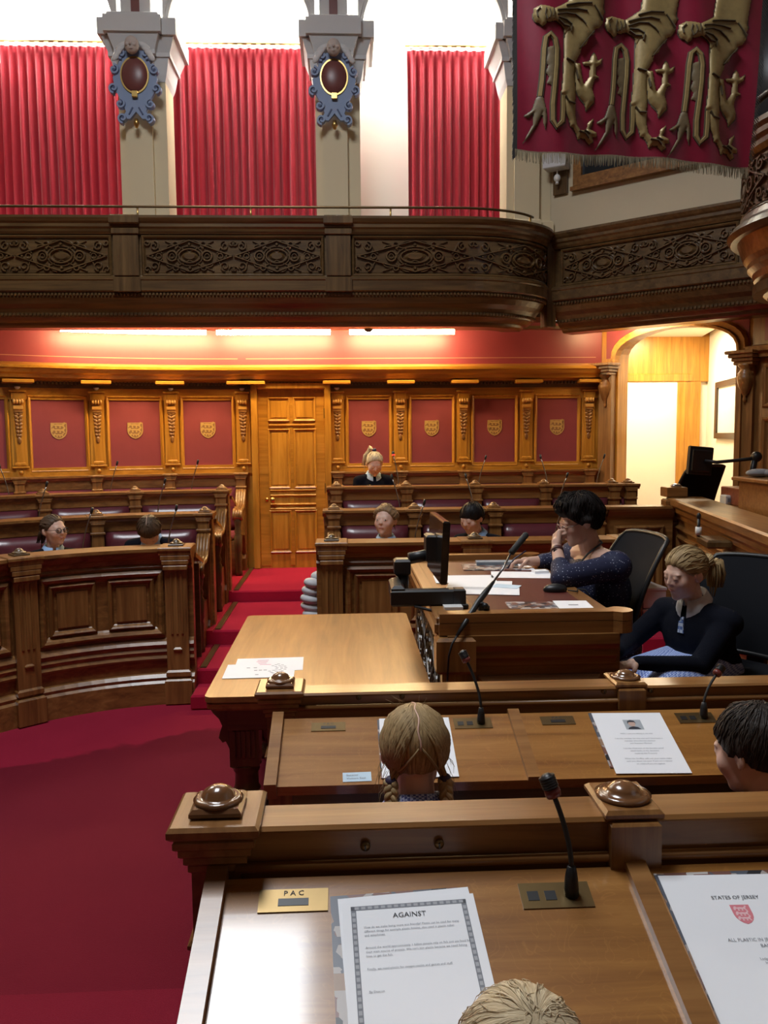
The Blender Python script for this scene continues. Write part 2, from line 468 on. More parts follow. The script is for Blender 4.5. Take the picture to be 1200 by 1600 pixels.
# low platform the clerks and the presiding officer sit on
o = MB().box((1.36, 4.15, .125), (2.0, 2.3, .25), ch=.01).build('floor_platform', 'carpet', loc=(0, 0, 0)); o['kind'] = 'structure'
o = MB().box((4.2, 5.2, .20), (3.6, 4.4, .40), ch=.01).build('floor_dais', 'carpet', loc=(0, 0, 0)); o['kind'] = 'structure'
# tiers under the nearer desks
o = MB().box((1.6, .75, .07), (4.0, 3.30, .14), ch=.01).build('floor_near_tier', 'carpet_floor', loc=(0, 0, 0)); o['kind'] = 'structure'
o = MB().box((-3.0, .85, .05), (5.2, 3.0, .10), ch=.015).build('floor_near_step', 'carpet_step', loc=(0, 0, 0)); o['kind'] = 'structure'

# ---- shield of the wall panels
SHIELD = [(-.5, .5), (.5, .5), (.5, -.02), (.46, -.2), (.36, -.36), (.2, -.49), (0, -.56), (-.2, -.49), (-.36, -.36), (-.46, -.2), (-.5, -.02)]
LION_SMALL = [(-.42, .02), (-.36, .12), (-.26, .13), (-.22, .06), (-.05, .08), (.16, .06), (.22, .10), (.30, .16), (.22, .17), (.34, .18), (.36, .10), (.28, .04),
              (.30, -.06), (.36, -.12), (.26, -.13), (.22, -.05), (.10, -.02), (.12, -.13), (.02, -.13), (.04, -.03), (-.12, -.02), (-.08, -.13), (-.19, -.13), (-.18, -.02), (-.28, 0), (-.34, -.10), (-.42, -.08)]
simple('shield_field', (.30, .15, .06), rough=.5)
def shield(parent, mapf, size=.145, mat='gilt', field='shield_field', h=.004):
    """mapf(u, v, off) -> world"""
    mb = MB(); mb.prism([(x*size, y*size) for x, y in SHIELD], 0, h*.5, lambda x, y, z: mapf(x, y, z))
    sh = mb.build('shield', field, parent)
    mb = MB(); ribbon(mb, [(x*size*.96, y*size*.96) for x, y in SHIELD], size*.07, h, mapf, 0, .8, closed=True)
    for zc, sc in ((.33, 1.12), (.02, 1.1), (-.29, .80)):
        mb.prism([(x*size*sc*1.05, (y*1.12*sc+zc)*size) for x, y in LION_SMALL], 0, h, lambda x, y, z: mapf(x, y, z))
    return sh, mb
PANEL_Z0, PANEL_Z1 = 1.446, 2.086
# ---- panelled walls: straight part and curved part
wall_back = struct('wall_back'); wall_left = struct('wall_left')
P_back = Path([(-1.0, WALL_Y), (2.62, WALL_Y)])
P_left = arc_path(CX, CY, WALL_R, 1.75, 120)
def cornice(path, s0, s1, parent, breaks):
    mb = MB()
    # fascia of the upper rail
    slab(mb, path, s0, s1, 2.086, 2.20, 0, .022)
    slab(mb, path, s0, s1, 1.36, 1.446, 0, .03)
    mb.build('rail', 'gold_oak_x', parent)
    mb = MB()
    prof = [(0, 2.255), (.06, 2.255), (.075, 2.275), (.13, 2.285), (.14, 2.315), (.165, 2.33), (.18, 2.36), (.195, 2.37), (.195, 2.395), (.15, 2.41), (.06, 2.43), (0, 2.43)]
    mb.sweep(prof, path.rail(s0, s1))
    mb.build('cornice', 'gold_oak_x', parent)
    mb = MB(); slab(mb, path, s0, s1, 2.195, 2.258, 0, .03)
    mb.build('frieze', 'dark_oak_x', parent)
    mb = MB(); d = s0+.02
    while d < s1-.02:
        if not any(abs(d-b) < .15 for b in breaks):
            x, y, nx, ny = path.at(d)
            mb.box((x+nx*.055, y+ny*.055, 2.243), (.017, .05, .026), path.rz(d))
        d += .034
    dt = mb.build('dentil_course', 'dark_oak_x', parent); dt['kind'] = 'stuff'
    for b in breaks:
        if b < s0+.05 or b > s1-.02: continue
        x, y, nx, ny = path.at(b)
        MB().box((x+nx*.085, y+ny*.085, 2.248), (.27, .16, .034), path.rz(b), ch=.006).build('cornice_block', 'gold_oak_x', parent)
    # leather band above the cornice with its gilt lines
    mb = MB(); slab(mb, path, s0, s1, 2.43, 2.90, 0, .012); mb.build('leather_band', 'leather_band', parent)
    mb = MB()
    for z in (2.49, 2.765): slab(mb, path, s0+.02, s1-.06, z, z+.006, .010, .0145)
    mb.build('gilt_lines', 'gilt_line', parent)
def wall_core(path, s0, s1, parent, z0=0.0, z1=2.95):
    mb = MB(); slab(mb, path, s0, s1, z0, z1, -.12, 0); mb.build('wall_boarding', 'gold_oak_z', parent)
def pilaster_proto():
    e = bpy.data.objects.new('pilaster', None); COL.objects.link(e)
    mb = MB()
    # tapering shaft (herm), base and cap, front towards -y
    for (z0, z1, w0, w1, d) in ((1.50, 2.02, .058, .105, .035), (1.37, 1.445, .085, .085, .042)):
        vs = [(-w0/2, 0, z0), (w0/2, 0, z0), (w0/2, -d, z0), (-w0/2, -d, z0), (-w1/2, 0, z1), (w1/2, 0, z1), (w1/2, -d, z1), (-w1/2, -d, z1)]
        mb.add(vs, [(0, 1, 2, 3), (4, 7, 6, 5), (0, 4, 5, 1), (1, 5, 6, 2), (2, 6, 7, 3), (3, 7, 4, 0)])
    mb.box((0, -.012, 1.78), (.135, .024, .62)); 
    mb.box((0, -.03, 1.456), (.15, .062, .018), ch=.004); mb.box((0, -.028, 1.484), (.095, .05, .034), ch=.008)
    mb.lathe([(.001, -.0), (.022, .0), (.018, .012), (.008, .02), (.001, .021)], (0, -.0425, 1.408), 12, Matrix.Rotation(PI/2, 4, 'X'))
    mb.box((0, -.03, 2.115), (.115, .06, .07), ch=.006); mb.box((0, -.035, 2.16), (.15, .075, .02), ch=.004)
    sh = mb.build('shaft', 'gold_oak_z', None, loc=(0, 0, 0)); sh.parent = e
    mb = MB()
    for k in range(4):   # reeded roll of the console
        mb.lathe([(.001, -.011), (.022, -.011), (.026, 0), (.022, .011), (.001, .011)], (-.036+.024*k, -.052, 2.065), 12, Matrix.Rotation(PI/2, 4, 'Y'))
    mb.box((0, -.04, 2.01), (.085, .03, .05), ch=.01)
    cs = mb.build('console', 'gilt_oak', None, loc=(0, 0, 0)); cs.parent = e
    mb = MB()
    for k in range(7):   # acanthus drop
        z = 1.955-.034*k; w = .038*(1-.07*k)
        for sg in (-1, 1):
            mb.sphere((sg*w*.50, -.037, z), (w*.78, .008, .016), 6, Matrix.Rotation(sg*-.75, 4, 'Y'))
    mb.sphere((0, -.037, 1.705), (.020, .008, .034), 6); mb.box((0, -.038, 1.975), (.075, .022, .03), ch=.008)
    lf = mb.build('leaf_carving', 'oak_z', None, loc=(0, 0, 0)); lf.parent = e
    return remember(e)
oak('gilt_oak', (.42, .20, .04), (.62, .32, .08), (.78, .46, .14), 'x', rough=.3)
PIL = pilaster_proto()
def leather_panel(path, s0, s1, parent):
    mid = (s0+s1)/2
    mb = MB(); slab(mb, path, s0-.01, s1+.01, PANEL_Z0-.005, PANEL_Z1+.005, 0, .012)
    pn = mb.build('leather_panel', 'leather_red', parent)
    mb = MB(); frame(mb, path, s0-.045, s1+.045, PANEL_Z0-.045, PANEL_Z1+.045, .045, .034); mb.build('panel_frame', 'gold_oak_z', pn)
    sh, lions = shield(pn, lambda u, v, o: path.mp(mid+u, 1.795+v, .0125+o))
    lions.build('lion_charges', 'gilt', pn)
def panel_run(path, pos, s0, s1, parent):
    for b in pos:
        if s0 <= b <= s1:
            x, y, nx, ny = path.at(b)
            c = place(PIL, (x, y, 0), path.rz(b), parent=parent)
    for a, b in zip(pos, pos[1:]): leather_panel(path, a+.125, b-.125, parent)
wall_core(P_back, 0, 3.62, wall_back)
R_POS = [.92, 1.553, 2.19, 2.832, 3.47]
cornice(P_back, 0, 3.60, wall_back, [.08]+R_POS)
panel_run(P_back, R_POS, 0, 3.6, wall_back)
wall_core(P_left, 0, P_left.L, wall_left)
L_POS = [P_left.L-.02-.70*k for k in range(8)][::-1]
cornice(P_left, .3, P_left.L, wall_left, L_POS)
panel_run(P_left, L_POS, 0, P_left.L, wall_left)
discard(PIL)
# white blocks over the pilasters (little downlight lenses)
for path, poss in ((P_back, R_POS[:1]), (P_left, L_POS)):
    for b in poss:
        x, y, nx, ny = path.at(b)
        o = MB().lathe([(.026, .014), (.024, .004), (.014, -.008), (.001, -.011)], (x+nx*.05, y+ny*.05, 2.188), 12).build('downlight', 'white_plastic')
        setp(o, 'small white downlight lens under the cornice above a carved pilaster', 'light', 'downlights along the panelled wall')

# ---- door in the back wall
door = struct('door_1')
DX0, DX1, DZ0, DZ1 = -.872, -.205, TIER[2], 2.19
DY = WALL_Y-.012
mb = MB()
for x0, x1, z0, z1 in ((DX0-.06, DX0, DZ0, 2.25), (DX1, DX1+.06, DZ0, 2.25), (DX0, DX1, DZ1, 2.25)):
    mb.box(((x0+x1)/2, WALL_Y-.045, (z0+z1)/2), (x1-x0, .09, z1-z0), ch=.008)
mb.build('door_frame', 'gold_oak_z', door)
pz = lambda py: DZ0+(887-py)*.00652
pxx = lambda px: -.872+(px-402)*.00618
mb = MB().box(((DX0+DX1)/2, DY, (DZ0+DZ1)/2), (DX1-DX0, .03, DZ1-DZ0)); leaf = mb.build('door_leaf', 'gold_oak_z', door)
P_door = Path([(DX0, DY-.015), (DX1, DY-.015)])
for y0, y1 in ((627, 657), (675, 760), (800, 860)):
    for a, b in ((421, 450), (462, 492)):
        s0, s1, z0, z1 = pxx(a)-DX0, pxx(b)-DX0, pz(y1), pz(y0)
        mb = MB(); frame(mb, P_door, s0-.022, s1+.022, z0-.022, z1+.022, .024, .016)
        mb.box(((pxx(a)+pxx(b))/2, DY-.017, (z0+z1)/2), (s1-s0-.03, .008, z1-z0-.03), ch=.004)
        mb.build('door_panel', 'gold_oak_z', leaf)
mb = MB()
for py in (666, 766, 774, 788, 795): mb.box(((pxx(419)+pxx(494))/2, DY-.022, pz(py)), (.46, .016, .022), ch=.007)
for x in (DX0+.055, DX1-.055, (DX0+DX1)/2-.01): mb.box((x, DY-.018, (DZ0+DZ1)/2), (.1 if x != (DX0+DX1)/2-.01 else .045, .008, DZ1-DZ0-.05))
mb.build('door_rails', 'gold_oak_x', leaf)
mb = MB()
mb.lathe([(.001, 0), (.012, 0), (.010, .03), (.026, .045), (.030, .062), (.022, .08), (.001, .084)], (pxx(424), DY-.02, pz(780)), 16, Matrix.Rotation(PI/2, 4, 'X'))
mb.lathe([(.001, 0), (.02, 0), (.018, .01), (.001, .012)], (pxx(414), DY-.02, pz(780)), 14, Matrix.Rotation(PI/2, 4, 'X'))
mb.build('door_knob', 'brass', leaf)
mb = MB()
for z in (.62, 1.2, 1.95): mb.box((DX1-.004, DY-.022, z), (.014, .012, .10))
mb.build('hinge', 'old_brass', leaf)

# ---- end wall with the arched opening, beyond the seats
A = Vector((2.60, 8.38)); B = Vector((3.52, 7.10))
P_arch = Path([tuple(A), tuple(B)]); AL = P_arch.L
wall_right = struct('wall_right')
o0, o1 = .20, AL-.10       # clear opening along the wall
SPR, APEX = 2.42, 2.72
def arch_pts(a, b, spr, apex, n=18):
    c = (a+b)/2; w = (b-a)/2; h = apex-spr
    return [(c-w*math.cos(PI*i/n), spr+h*math.sin(PI*i/n)**.72) for i in range(n+1)]
ap = arch_pts(o0, o1, SPR, APEX)
poly = [(0, 0), (o0, 0)]+ap+[(o1, 0), (AL+.02, 0), (AL+.02, 3.0), (0, 3.0)]
MB().prism(poly, -.16, 0, lambda u, v, w: P_arch.mp(u, v, w)).build('wall_boarding', 'gold_oak_z', wall_right)
mb = MB()
ribbon(mb, [(u+(u-(o0+o1)/2)*.06, v+.02) for u, v in ap], .075, .05, P_arch.mp, 0, .55)
ribbon(mb, [(u+(u-(o0+o1)/2)*.01, v-.012) for u, v in ap], .035, .075, P_arch.mp, 0, .6)
mb.build('arch_moulding', 'gold_oak_x', wall_right)
# leather spandrels either side of the arch
for a, b, cu in ((o0-.12, o0+.30, 1), (o1-.30, o1+.05, -1)):
    pts = [(u+(u-(o0+o1)/2)*.13, v+.05) for u, v in ap if a-.03 <= u <= b+.03]
    lo = pts if cu == 1 else pts
    pl = [(min(p[0] for p in lo), 2.86), (max(p[0] for p in lo), 2.86)]+sorted(lo, key=lambda p: -p[0])
    if cu == 1: pl = [(o0-.14, 2.84), (max(p[0] for p in lo), 2.84)]+sorted(lo, key=lambda p: -p[0])+[(o0-.14, lo[0][1])]
    else: pl = [(min(p[0] for p in lo), 2.84), (AL-.03, 2.84), (AL-.03, lo[-1][1])]+sorted(lo, key=lambda p: -p[0])
    mb = MB(); mb.prism(pl, 0, .008, P_arch.mp); mb.build('leather_spandrel', 'leather_band', wall_right)
def impost(u, name='impost'):
    mb = MB()
    x, y, nx, ny = P_arch.at(u); rz = P_arch.rz(u)
    for z, w, d, h in ((2.405, .25, .20, .03), (2.375, .22, .17, .03), (2.345, .19, .14, .03), (2.315, .17, .12, .03)):
        mb.box((x+nx*d/2, y+ny*d/2, z), (w, d, h), rz, ch=.006)
    prof = [(.001, 1.98), (.012, 1.985), (.018, 2.01), (.010, 2.03), (.030, 2.06), (.055, 2.12), (.068, 2.17), (.070, 2.20), (.060, 2.215), (.064, 2.23), (.050, 2.245), (.042, 2.27), (.062, 2.29), (.066, 2.31), (.001, 2.31)]
    mb.lathe(prof, (x+nx*.07, y+ny*.07, 0), 18)
    return mb.build(name, 'oak_z', wall_right)
impost(.10); impost(AL-.02)
mb = MB()
for u, w, d in ((.07, .13, .05), (.155, .05, .08), (AL-.03, .14, .05), (AL-.075, .05, .08)):
    x, y, nx, ny = P_arch.at(u)
    mb.box((x+nx*d/2, y+ny*d/2, 1.15), (w, d, 2.32), P_arch.rz(u), ch=.008)
mb.build('jamb_pilaster', 'oak_z', wall_right)
# ---- passage beyond the arch
passage = struct('wall_passage')
PB = 9.35
MB().box((3.35, PB+.06, 1.5), (2.6, .12, 3.0)).build('passage_back', 'white_plaster', passage)
# timber doorcase set in the passage wall, round a white flush door
mb = MB()
mb.box((3.10, PB-.03, 2.58), (2.06, .06, .56), ch=.006)
mb.box((3.93, PB-.027, 1.2), (.19, .054, 2.4), ch=.006); mb.box((2.66, PB-.025, 1.2), (.16, .05, 2.4), ch=.006)
mb.box((3.25, PB-.045, 2.345), (1.34, .05, .09), ch=.008); mb.box((3.80, PB-.042, 1.15), (.09, .05, 2.30), ch=.008)
mb.build('doorcase', 'gold_oak_z', passage)
MB().box((3.255, PB-.035, 1.15), (1.02, .03, 2.30)).build('door_panel', 'white_plaster', passage)
side = Path([(4.12, PB), (3.66, 7.12)])
mb = MB(); mb.sweep([(-.1, 0), (-.1, 3.0), (0, 3.0), (0, 0)], [(*side.p[0], -1, -.2), (*side.p[1], -1, -.2)])
mb.build('passage_side', 'white_plaster', passage)
MB().prism([(2.70, 8.46), (3.56, 7.28), (4.02, 9.30), (2.70, 9.30)], 2.80, 2.835).build('passage_ceiling', 'white_plaster', passage)
MB().box((2.62, 8.88, 1.5), (.06, .95, 3.0)).build('passage_side', 'white_plaster', passage)
# ---- panelled wall right of the arch
P_r2 = Path([(3.52, 7.10), (3.95, 6.3), (4.05, 5.2), (4.05, 2.5), (4.0, -2.6)])
mb = MB(); slab(mb, P_r2, 0, P_r2.L, 0, 3.0, -.12, 0); mb.build('wall_boarding', 'oak_z', wall_right)
for k in range(6):
    s0 = .12+.62*k
    for z0, z1 in ((1.0, 1.85), (1.93, 2.30)):
        mb = MB(); frame(mb, P_r2, s0, s0+.5, z0, z1, .05, .03); mb.build('panel_frame', 'oak_z', wall_right)
    mb = MB(); slab(mb, P_r2, s0, s0+.5, 2.50, 2.82, 0, .01); mb.build('leather_panel', 'leather_band', wall_right)
mb = MB(); mb.sweep([(0, 2.36), (.06, 2.36), (.07, 2.39), (.10, 2.41), (.11, 2.45), (0, 2.47)], P_r2.rail()); mb.build('cornice', 'oak_x', wall_right)

# ---- walls behind the camera and above, ceiling
w = struct('wall_near'); MB().box((-.5, -2.7, 3.8), (12, .2, 7.6)).build('near_boarding', 'dark_oak_z', w)
w = struct('wall_far_left'); MB().box((-6.6, 3.4, 3.8), (.2, 13, 7.6)).build('far_left_boarding', 'dark_oak_z', w)
ceil = struct('ceiling')
mb = MB()
RX0, RX1, RY0, RY1 = -2.15, -.35, 1.65, 4.25      # opening of the glazed roof
for x0, x1, y0, y1 in ((-6.7, RX0, -2.8, 10), (RX1, 6.5, -2.8, 10), (RX0, RX1, -2.8, RY0), (RX0, RX1, RY1, 10)):
    mb.box(((x0+x1)/2, (y0+y1)/2, 7.65), (x1-x0, y1-y0, .1))
mb.build('ceiling_plaster', 'cream_wall', ceil)
mb = MB()
for k in range(5):
    mb.box((RX0+(RX1-RX0)*k/4, (RY0+RY1)/2, 7.62), (.06, RY1-RY0, .1))
mb.build('rooflight_bars', 'stone_white', ceil)
# ================================================================== GALLERY
gallery = wthing('gallery', 'dark carved oak gallery front curving above the panelled wall', 'balcony', (-1.5, 7.4, 2.68))
GY = 7.2
gp = [(-6.4, GY)]+[(x, GY) for x in (-4, -2, -1, 0, .5, .93)]
for i in range(1, 23):
    t = PI/2*i/22; gp.append((.95+.93*math.sin(t), GY+.62*(1-math.cos(t))))
P_gal = Path(gp)
P_wing = Path([(1.90, 7.80), (2.5, 7.264), (3.1, 6.727), (3.75, 6.146)])
def gallery_front(path, s0, s1, parent, top=3.557, flip=False):
    r = path.rail(s0, s1, .07)
    def sw(name, prof, mat='dark_oak_x', sm=False):
        m_ = MB(); m_.sweep(prof, r, smooth=sm); return m_.build(name, mat, parent)
    sw('top_rail', [(-.16, top-.14), (.0, top-.14), (.015, top-.12), (.02, top-.10), (.035, top-.085), (.035, top-.06), (.05, top-.045), (.065, top-.02), (.065, top), (-.16, top)])
    sw('front_board', [(-.16, 3.05), (-.022, 3.05), (-.022, top-.13), (-.16, top-.13)])
    sw('lower_rail', [(-.16, 2.945), (.0, 2.945), (.012, 2.955), (.012, 3.035), (.02, 3.045), (.02, 3.065), (.0, 3.08), (-.16, 3.08)])
    sw('ovolo', [(-.3, 2.79), (-.105, 2.79), (-.085, 2.82), (-.05, 2.855), (-.03, 2.885), (-.02, 2.90), (-.3, 2.90)], sm=False)
    sw('bead_ground', [(-.16, 2.90), (-.02, 2.90), (-.012, 2.95), (-.16, 2.95)])
    sw('bead_ground', [(-.3, 2.752), (-.12, 2.752), (-.102, 2.795), (-.3, 2.795)])
    sw('base_moulding', [(-.42, 2.68), (-.24, 2.68), (-.215, 2.695), (-.205, 2.715), (-.17, 2.722), (-.15, 2.735), (-.125, 2.755), (-.42, 2.755)])
    for z, off, rr, stp in ((2.925, -.008, .013, .030), (2.774, -.105, .014, .034)):
        m_ = MB(); d = s0
        while d < s1:
            x, y, nx, ny = path.at(d)
            m_.box((x+nx*off, y+ny*off, z), (stp*.62, rr*1.5, rr*1.7), path.rz(d), ch=.004); d += stp
        o = m_.build('bead_moulding', 'dark_oak_x', parent); o['kind'] = 'stuff'
def spiral(cx, cy, r, a0, turns, n=22, inward=.25):
    return [(cx+(r*(1-(1-inward)*i/n))*math.cos(a0+turns*2*PI*i/n), cy+(r*(1-(1-inward)*i/n))*math.sin(a0+turns*2*PI*i/n)) for i in range(n+1)]
def circ(cx, cy, rx, ry, n=18): return [(cx+rx*math.cos(2*PI*i/n), cy+ry*math.sin(2*PI*i/n)) for i in range(n)]
def motif(mb, mp, W, H):
    """pierced strapwork: crossing bars, cartouche, rings and scrolls, in a cell W x H"""
    a, b = W/2, H/2
    R = lambda pts, w=.015, h=.016, c=False: ribbon(mb, pts, w, h, mp, 0, .55, c)
    def seg(p, q, n=8): return [(p[0]+(q[0]-p[0])*i/n, p[1]+(q[1]-p[1])*i/n) for i in range(n+1)]
    for sx in (-1, 1):
        for sy in (-1, 1):
            R(seg((sx*a*.98, 0), (0, sy*b*.95), 10), .016, .022)
            R(seg((sx*a*.55, sy*b*.92), (0, sy*b*.25), 6), .012, .014)
            R(spiral(sx*a*.80, sy*b*.62, b*.30, PI/2*sy, 1.3*sx*sy), .016, .018)
            R(spiral(sx*a*.33, sy*b*.70, b*.24, -PI/2*sy, -1.2*sx*sy), .015, .018)
            R(spiral(sx*a*.97, sy*b*.80, b*.20, PI*(sx > 0), 1.0*sx*sy), .013, .016)
            R([(sx*a*(.42+.12*math.cos(t)), sy*b*(.40+.28*math.sin(t))) for t in [PI*i/10 for i in range(11)]], .013, .016)
            R([(sx*a*(.62+.10*t), sy*b*(.18+.55*t*t)) for t in [i/8 for i in range(9)]], .014, .015)
            R([(sx*a*(.10+.22*t), sy*b*(.95-.5*t*t)) for t in [i/8 for i in range(9)]], .013, .015)
        R(circ(sx*a*.40, 0, b*.30, b*.30), .020, .024, True)
        R(circ(sx*a*.40, 0, b*.14, b*.14, 10), .010, .018, True)
        R(circ(sx*a*.70, 0, b*.16, b*.16, 12), .012, .018, True)
        for u in (.84, .93): mb.box(mp(sx*a*u, 0, .012), (.014, .014, .014))
    R(circ(0, 0, a*.24, b*.42, 24), .016, .024, True)
    mb.prism(circ(0, 0, a*.19, b*.30, 20), 0, .020, lambda x, y, z: mp(x, y, z), .35)
    R(circ(0, 0, a*.30, b*.60, 24), .010, .014, True)
    for sy in (-1, 1): mb.prism(circ(0, sy*b*.72, .016, .016, 10), 0, .024, lambda x, y, z: mp(x, y, z), .4)
simple('recess_black', (.020, .010, .006), rough=.8)
def carved_panel(path, s0, s1, parent, z0=3.105, z1=3.375, n=2):
    m_ = MB(); slab(m_, path, s0, s1, z0, z1, -.05, -.016); bk = m_.build('panel_ground', 'dark_oak_x', parent)
    m_ = MB(); frame(m_, path, s0-.035, s1+.035, z0-.035, z1+.035, .035, .03, -.022); m_.build('panel_moulding', 'dark_oak_x', bk)
    m_ = MB(); W = (s1-s0)/n
    for k in range(n):
        c = s0+W*(k+.5)
        motif(m_, lambda u, v, o: path.mp(c+u, (z0+z1)/2+v, -.016+o), W, z1-z0)
    m_.build('strapwork_carving', 'dark_oak_x', bk)
gallery_front(P_gal, 0, P_gal.L, gallery)
def gx(x): return x+6.4
carved_panel(P_gal, gx(-3.50), gx(-1.97), gallery)
carved_panel(P_gal, gx(-1.655), gx(-.195), gallery)
carved_panel(P_gal, gx(.105), gx(.105)+2.02, gallery, n=2)
for x in (-3.7, -1.81, -.04):
    m_ = MB()
    m_.box((x, GY+.03, 3.24), (.205, .12, .34), ch=.006); m_.box((x, GY+.03, 3.0), (.225, .125, .12), ch=.006)
    m_.box((x, GY+.03, 3.435), (.225, .15, .05), ch=.006); m_.box((x, GY+.02, 3.525), (.245, .19, .075), ch=.01)
    m_.build('pier', 'dark_oak_z', gallery)
m_ = MB(); m_.box((1.905, 7.80, 3.14), (.10, .10, .86), .4, ch=.008); m_.build('pier', 'dark_oak_z', gallery)
gallery_front(P_wing, .04, P_wing.L, gallery)
carved_panel(P_wing, .16, 1.66, gallery, n=2)
# soffit and floor of the gallery
m_ = MB()
sof = [(-6.4, 7.5), (1.2, 7.5), (1.75, 7.95), (1.98, 8.05), (3.75, 6.45), (5.2, 6.4), (5.2, 10.0), (-6.4, 10.0)]
m_.prism(sof, 2.84, 2.93); m_.build('soffit', 'dark_oak_x', gallery)
m_ = MB(); m_.box((-1.2, 8.33, 2.78), (7, .10, .03)); 
m_.build('soffit_rail', 'dark_oak_x', gallery)

# brass handrail along the gallery
hr = wthing('handrail', 'slim brass handrail on thin posts along the carved gallery front', 'handrail', (-1.5, 7.3, 3.557))
rail_s = [P_gal.at(d) for d in [i*.06 for i in range(int(P_gal.L/.06)+1)]]
m_ = MB(); m_.tube([(x-nx*.09, y-ny*.09, 3.665) for x, y, nx, ny in rail_s if x > -6.2][:-4], .011, 8); 
simple('dark_brass', (.16, .10, .045), rough=.35, metal=.8)
m_.build('rail', 'dark_brass', hr)
for x in (-3.3, -1.73, -.78, .41):
    MB().tube([(x, GY+.09, 3.55), (x, GY+.09, 3.66)], .008, 8).build('post', 'brass', hr)
x, y, nx, ny = rail_s[-6]
MB().tube([(x-nx*.09, y-ny*.09, 3.55), (x-nx*.09, y-ny*.09, 3.66)], .010, 8).build('post', 'brass', hr)

# fluorescent battens under the gallery
for i, (x0, x1) in enumerate(((-2.55, -1.30), (-1.20, -.13), (.05, 1.05))):
    lamp = wthing('batten_light', ['long', 'middle', 'short'][i]+' glowing strip light under the gallery, '+['at the curved panelled wall', 'over the panelled door', 'beside the dome camera'][i], 'light', ((x0+x1)/2, 8.0, 2.68), 'strip lights under the gallery')
    def ly(x): return 8.0 if x > -1.0 else CY+math.sqrt((WALL_R-.4)**2-(x-CX)**2)
    n = 8; pts = [(x0+(x1-x0)*k/n, ly(x0+(x1-x0)*k/n)) for k in range(n+1)]
    p_ = Path(pts)
    m_ = MB(); m_.sweep([(-.04, 2.738), (-.04, 2.838), (.04, 2.838), (.04, 2.738)], p_.rail(step=.1)); m_.build('housing', 'white_plastic', lamp)
    m_ = MB(); m_.tube([(*q, 2.712) for q in pts], .032, 12); m_.build('tube', 'tube_light', lamp)
# strip light under the wing, before the arch
lamp = wthing('batten_light', 'glowing strip light under the gallery wing before the arched opening', 'light', (2.8, 7.5, 2.72), 'strip lights under the gallery')
m_ = MB(); m_.tube([(2.42, 8.00, 2.76), (3.02, 7.16, 2.76)], .024, 12); m_.build('tube', 'tube_light', lamp)
m_ = MB(); m_.tube([(2.42, 8.00, 2.80), (3.02, 7.16, 2.80)], .035, 4); m_.build('housing', 'white_plastic', lamp)
# dome camera
dc = wthing('dome_camera', 'black dome security camera hanging under the gallery edge', 'camera', (.22, 7.6, 2.62))
MB().lathe([(.001, 2.86), (.05, 2.86), (.052, 2.73), (.045, 2.71), (.001, 2.71)], (.22, 7.62, 0), 20).build('housing', 'black_plastic', dc)
MB().sphere((.22, 7.62, 2.70), (.047, .047, .045), 14).build('dome', 'dark_glass', dc)
MB().sphere((.225, 7.585, 2.69), .013, 8).build('lens', 'chrome', dc)

# round bay of the gallery at the side
bay = wthing('gallery_bay', 'rounded dark oak gallery bay with strapwork carving beside the banner', 'balcony', (3.42, 5.05, 2.6))
BC, BR = Vector((3.36, 5.05)), .86
bp_ = []
for i in range(61):
    t = PI*1.02-PI*1.55*(-i/60)     # runs so that the front normal points outwards
    bp_.append((BC.x+BR*math.cos(2.2+2.9*i/60), BC.y+BR*math.sin(2.2+2.9*i/60)))
P_bay = Path(bp_)
gr = P_bay.rail(step=.06)
def bsw(name, prof, mat='dark_oak_x'):
    q = MB(); q.sweep(prof, gr, smooth=False); return q.build(name, mat, bay)
bsw('top_rail', [(-.12, 3.40), (.0, 3.40), (.02, 3.43), (.02, 3.46), (.045, 3.48), (.045, 3.51), (.07, 3.53), (.07, 3.56), (-.12, 3.56)])
bsw('front_board', [(-.12, 3.05), (-.03, 3.05), (-.03, 3.42), (-.12, 3.42)])
bsw('lower_rail', [(-.12, 2.93), (.06, 2.93), (.085, 2.96), (.06, 3.0), (.02, 3.03), (.0, 3.08), (-.12, 3.08)])
bsw('bowl', [(-.4, 2.58), (-.17, 2.58), (-.12, 2.62), (-.13, 2.65), (-.085, 2.69), (-.075, 2.73), (-.045, 2.76), (-.045, 2.79), (-.02, 2.82), (.0, 2.87), (.02, 2.93), (-.4, 2.93)], 'oak_x')
carved_panel(P_bay, .25, P_bay.L-.3, bay, z0=3.10, z1=3.385, n=3)
MB().prism([(BC.x+.78*math.cos(2*PI*i/30), BC.y+.78*math.sin(2*PI*i/30)) for i in range(30)], 2.60, 2.66).build('floor_board', 'dark_oak_x', bay)
br = wthing('bay_handrail', 'black iron handrail curving over the rounded gallery bay', 'handrail', (2.6, 5.0, 3.56))
q = MB(); q.tube([(BC.x+(BR-.02)*math.cos(2.5+2.2*i/24), BC.y+(BR-.02)*math.sin(2.5+2.2*i/24), 3.72) for i in range(25)], .022, 8); q.build('rail', 'black_plastic', br)
for i in (3, 12, 20):
    a_ = 2.5+2.2*i/24
    MB().tube([(BC.x+(BR-.02)*math.cos(a_), BC.y+(BR-.02)*math.sin(a_), 3.55), (BC.x+(BR-.02)*math.cos(a_), BC.y+(BR-.02)*math.sin(a_), 3.72)], .014, 8).build('post', 'brass', br)

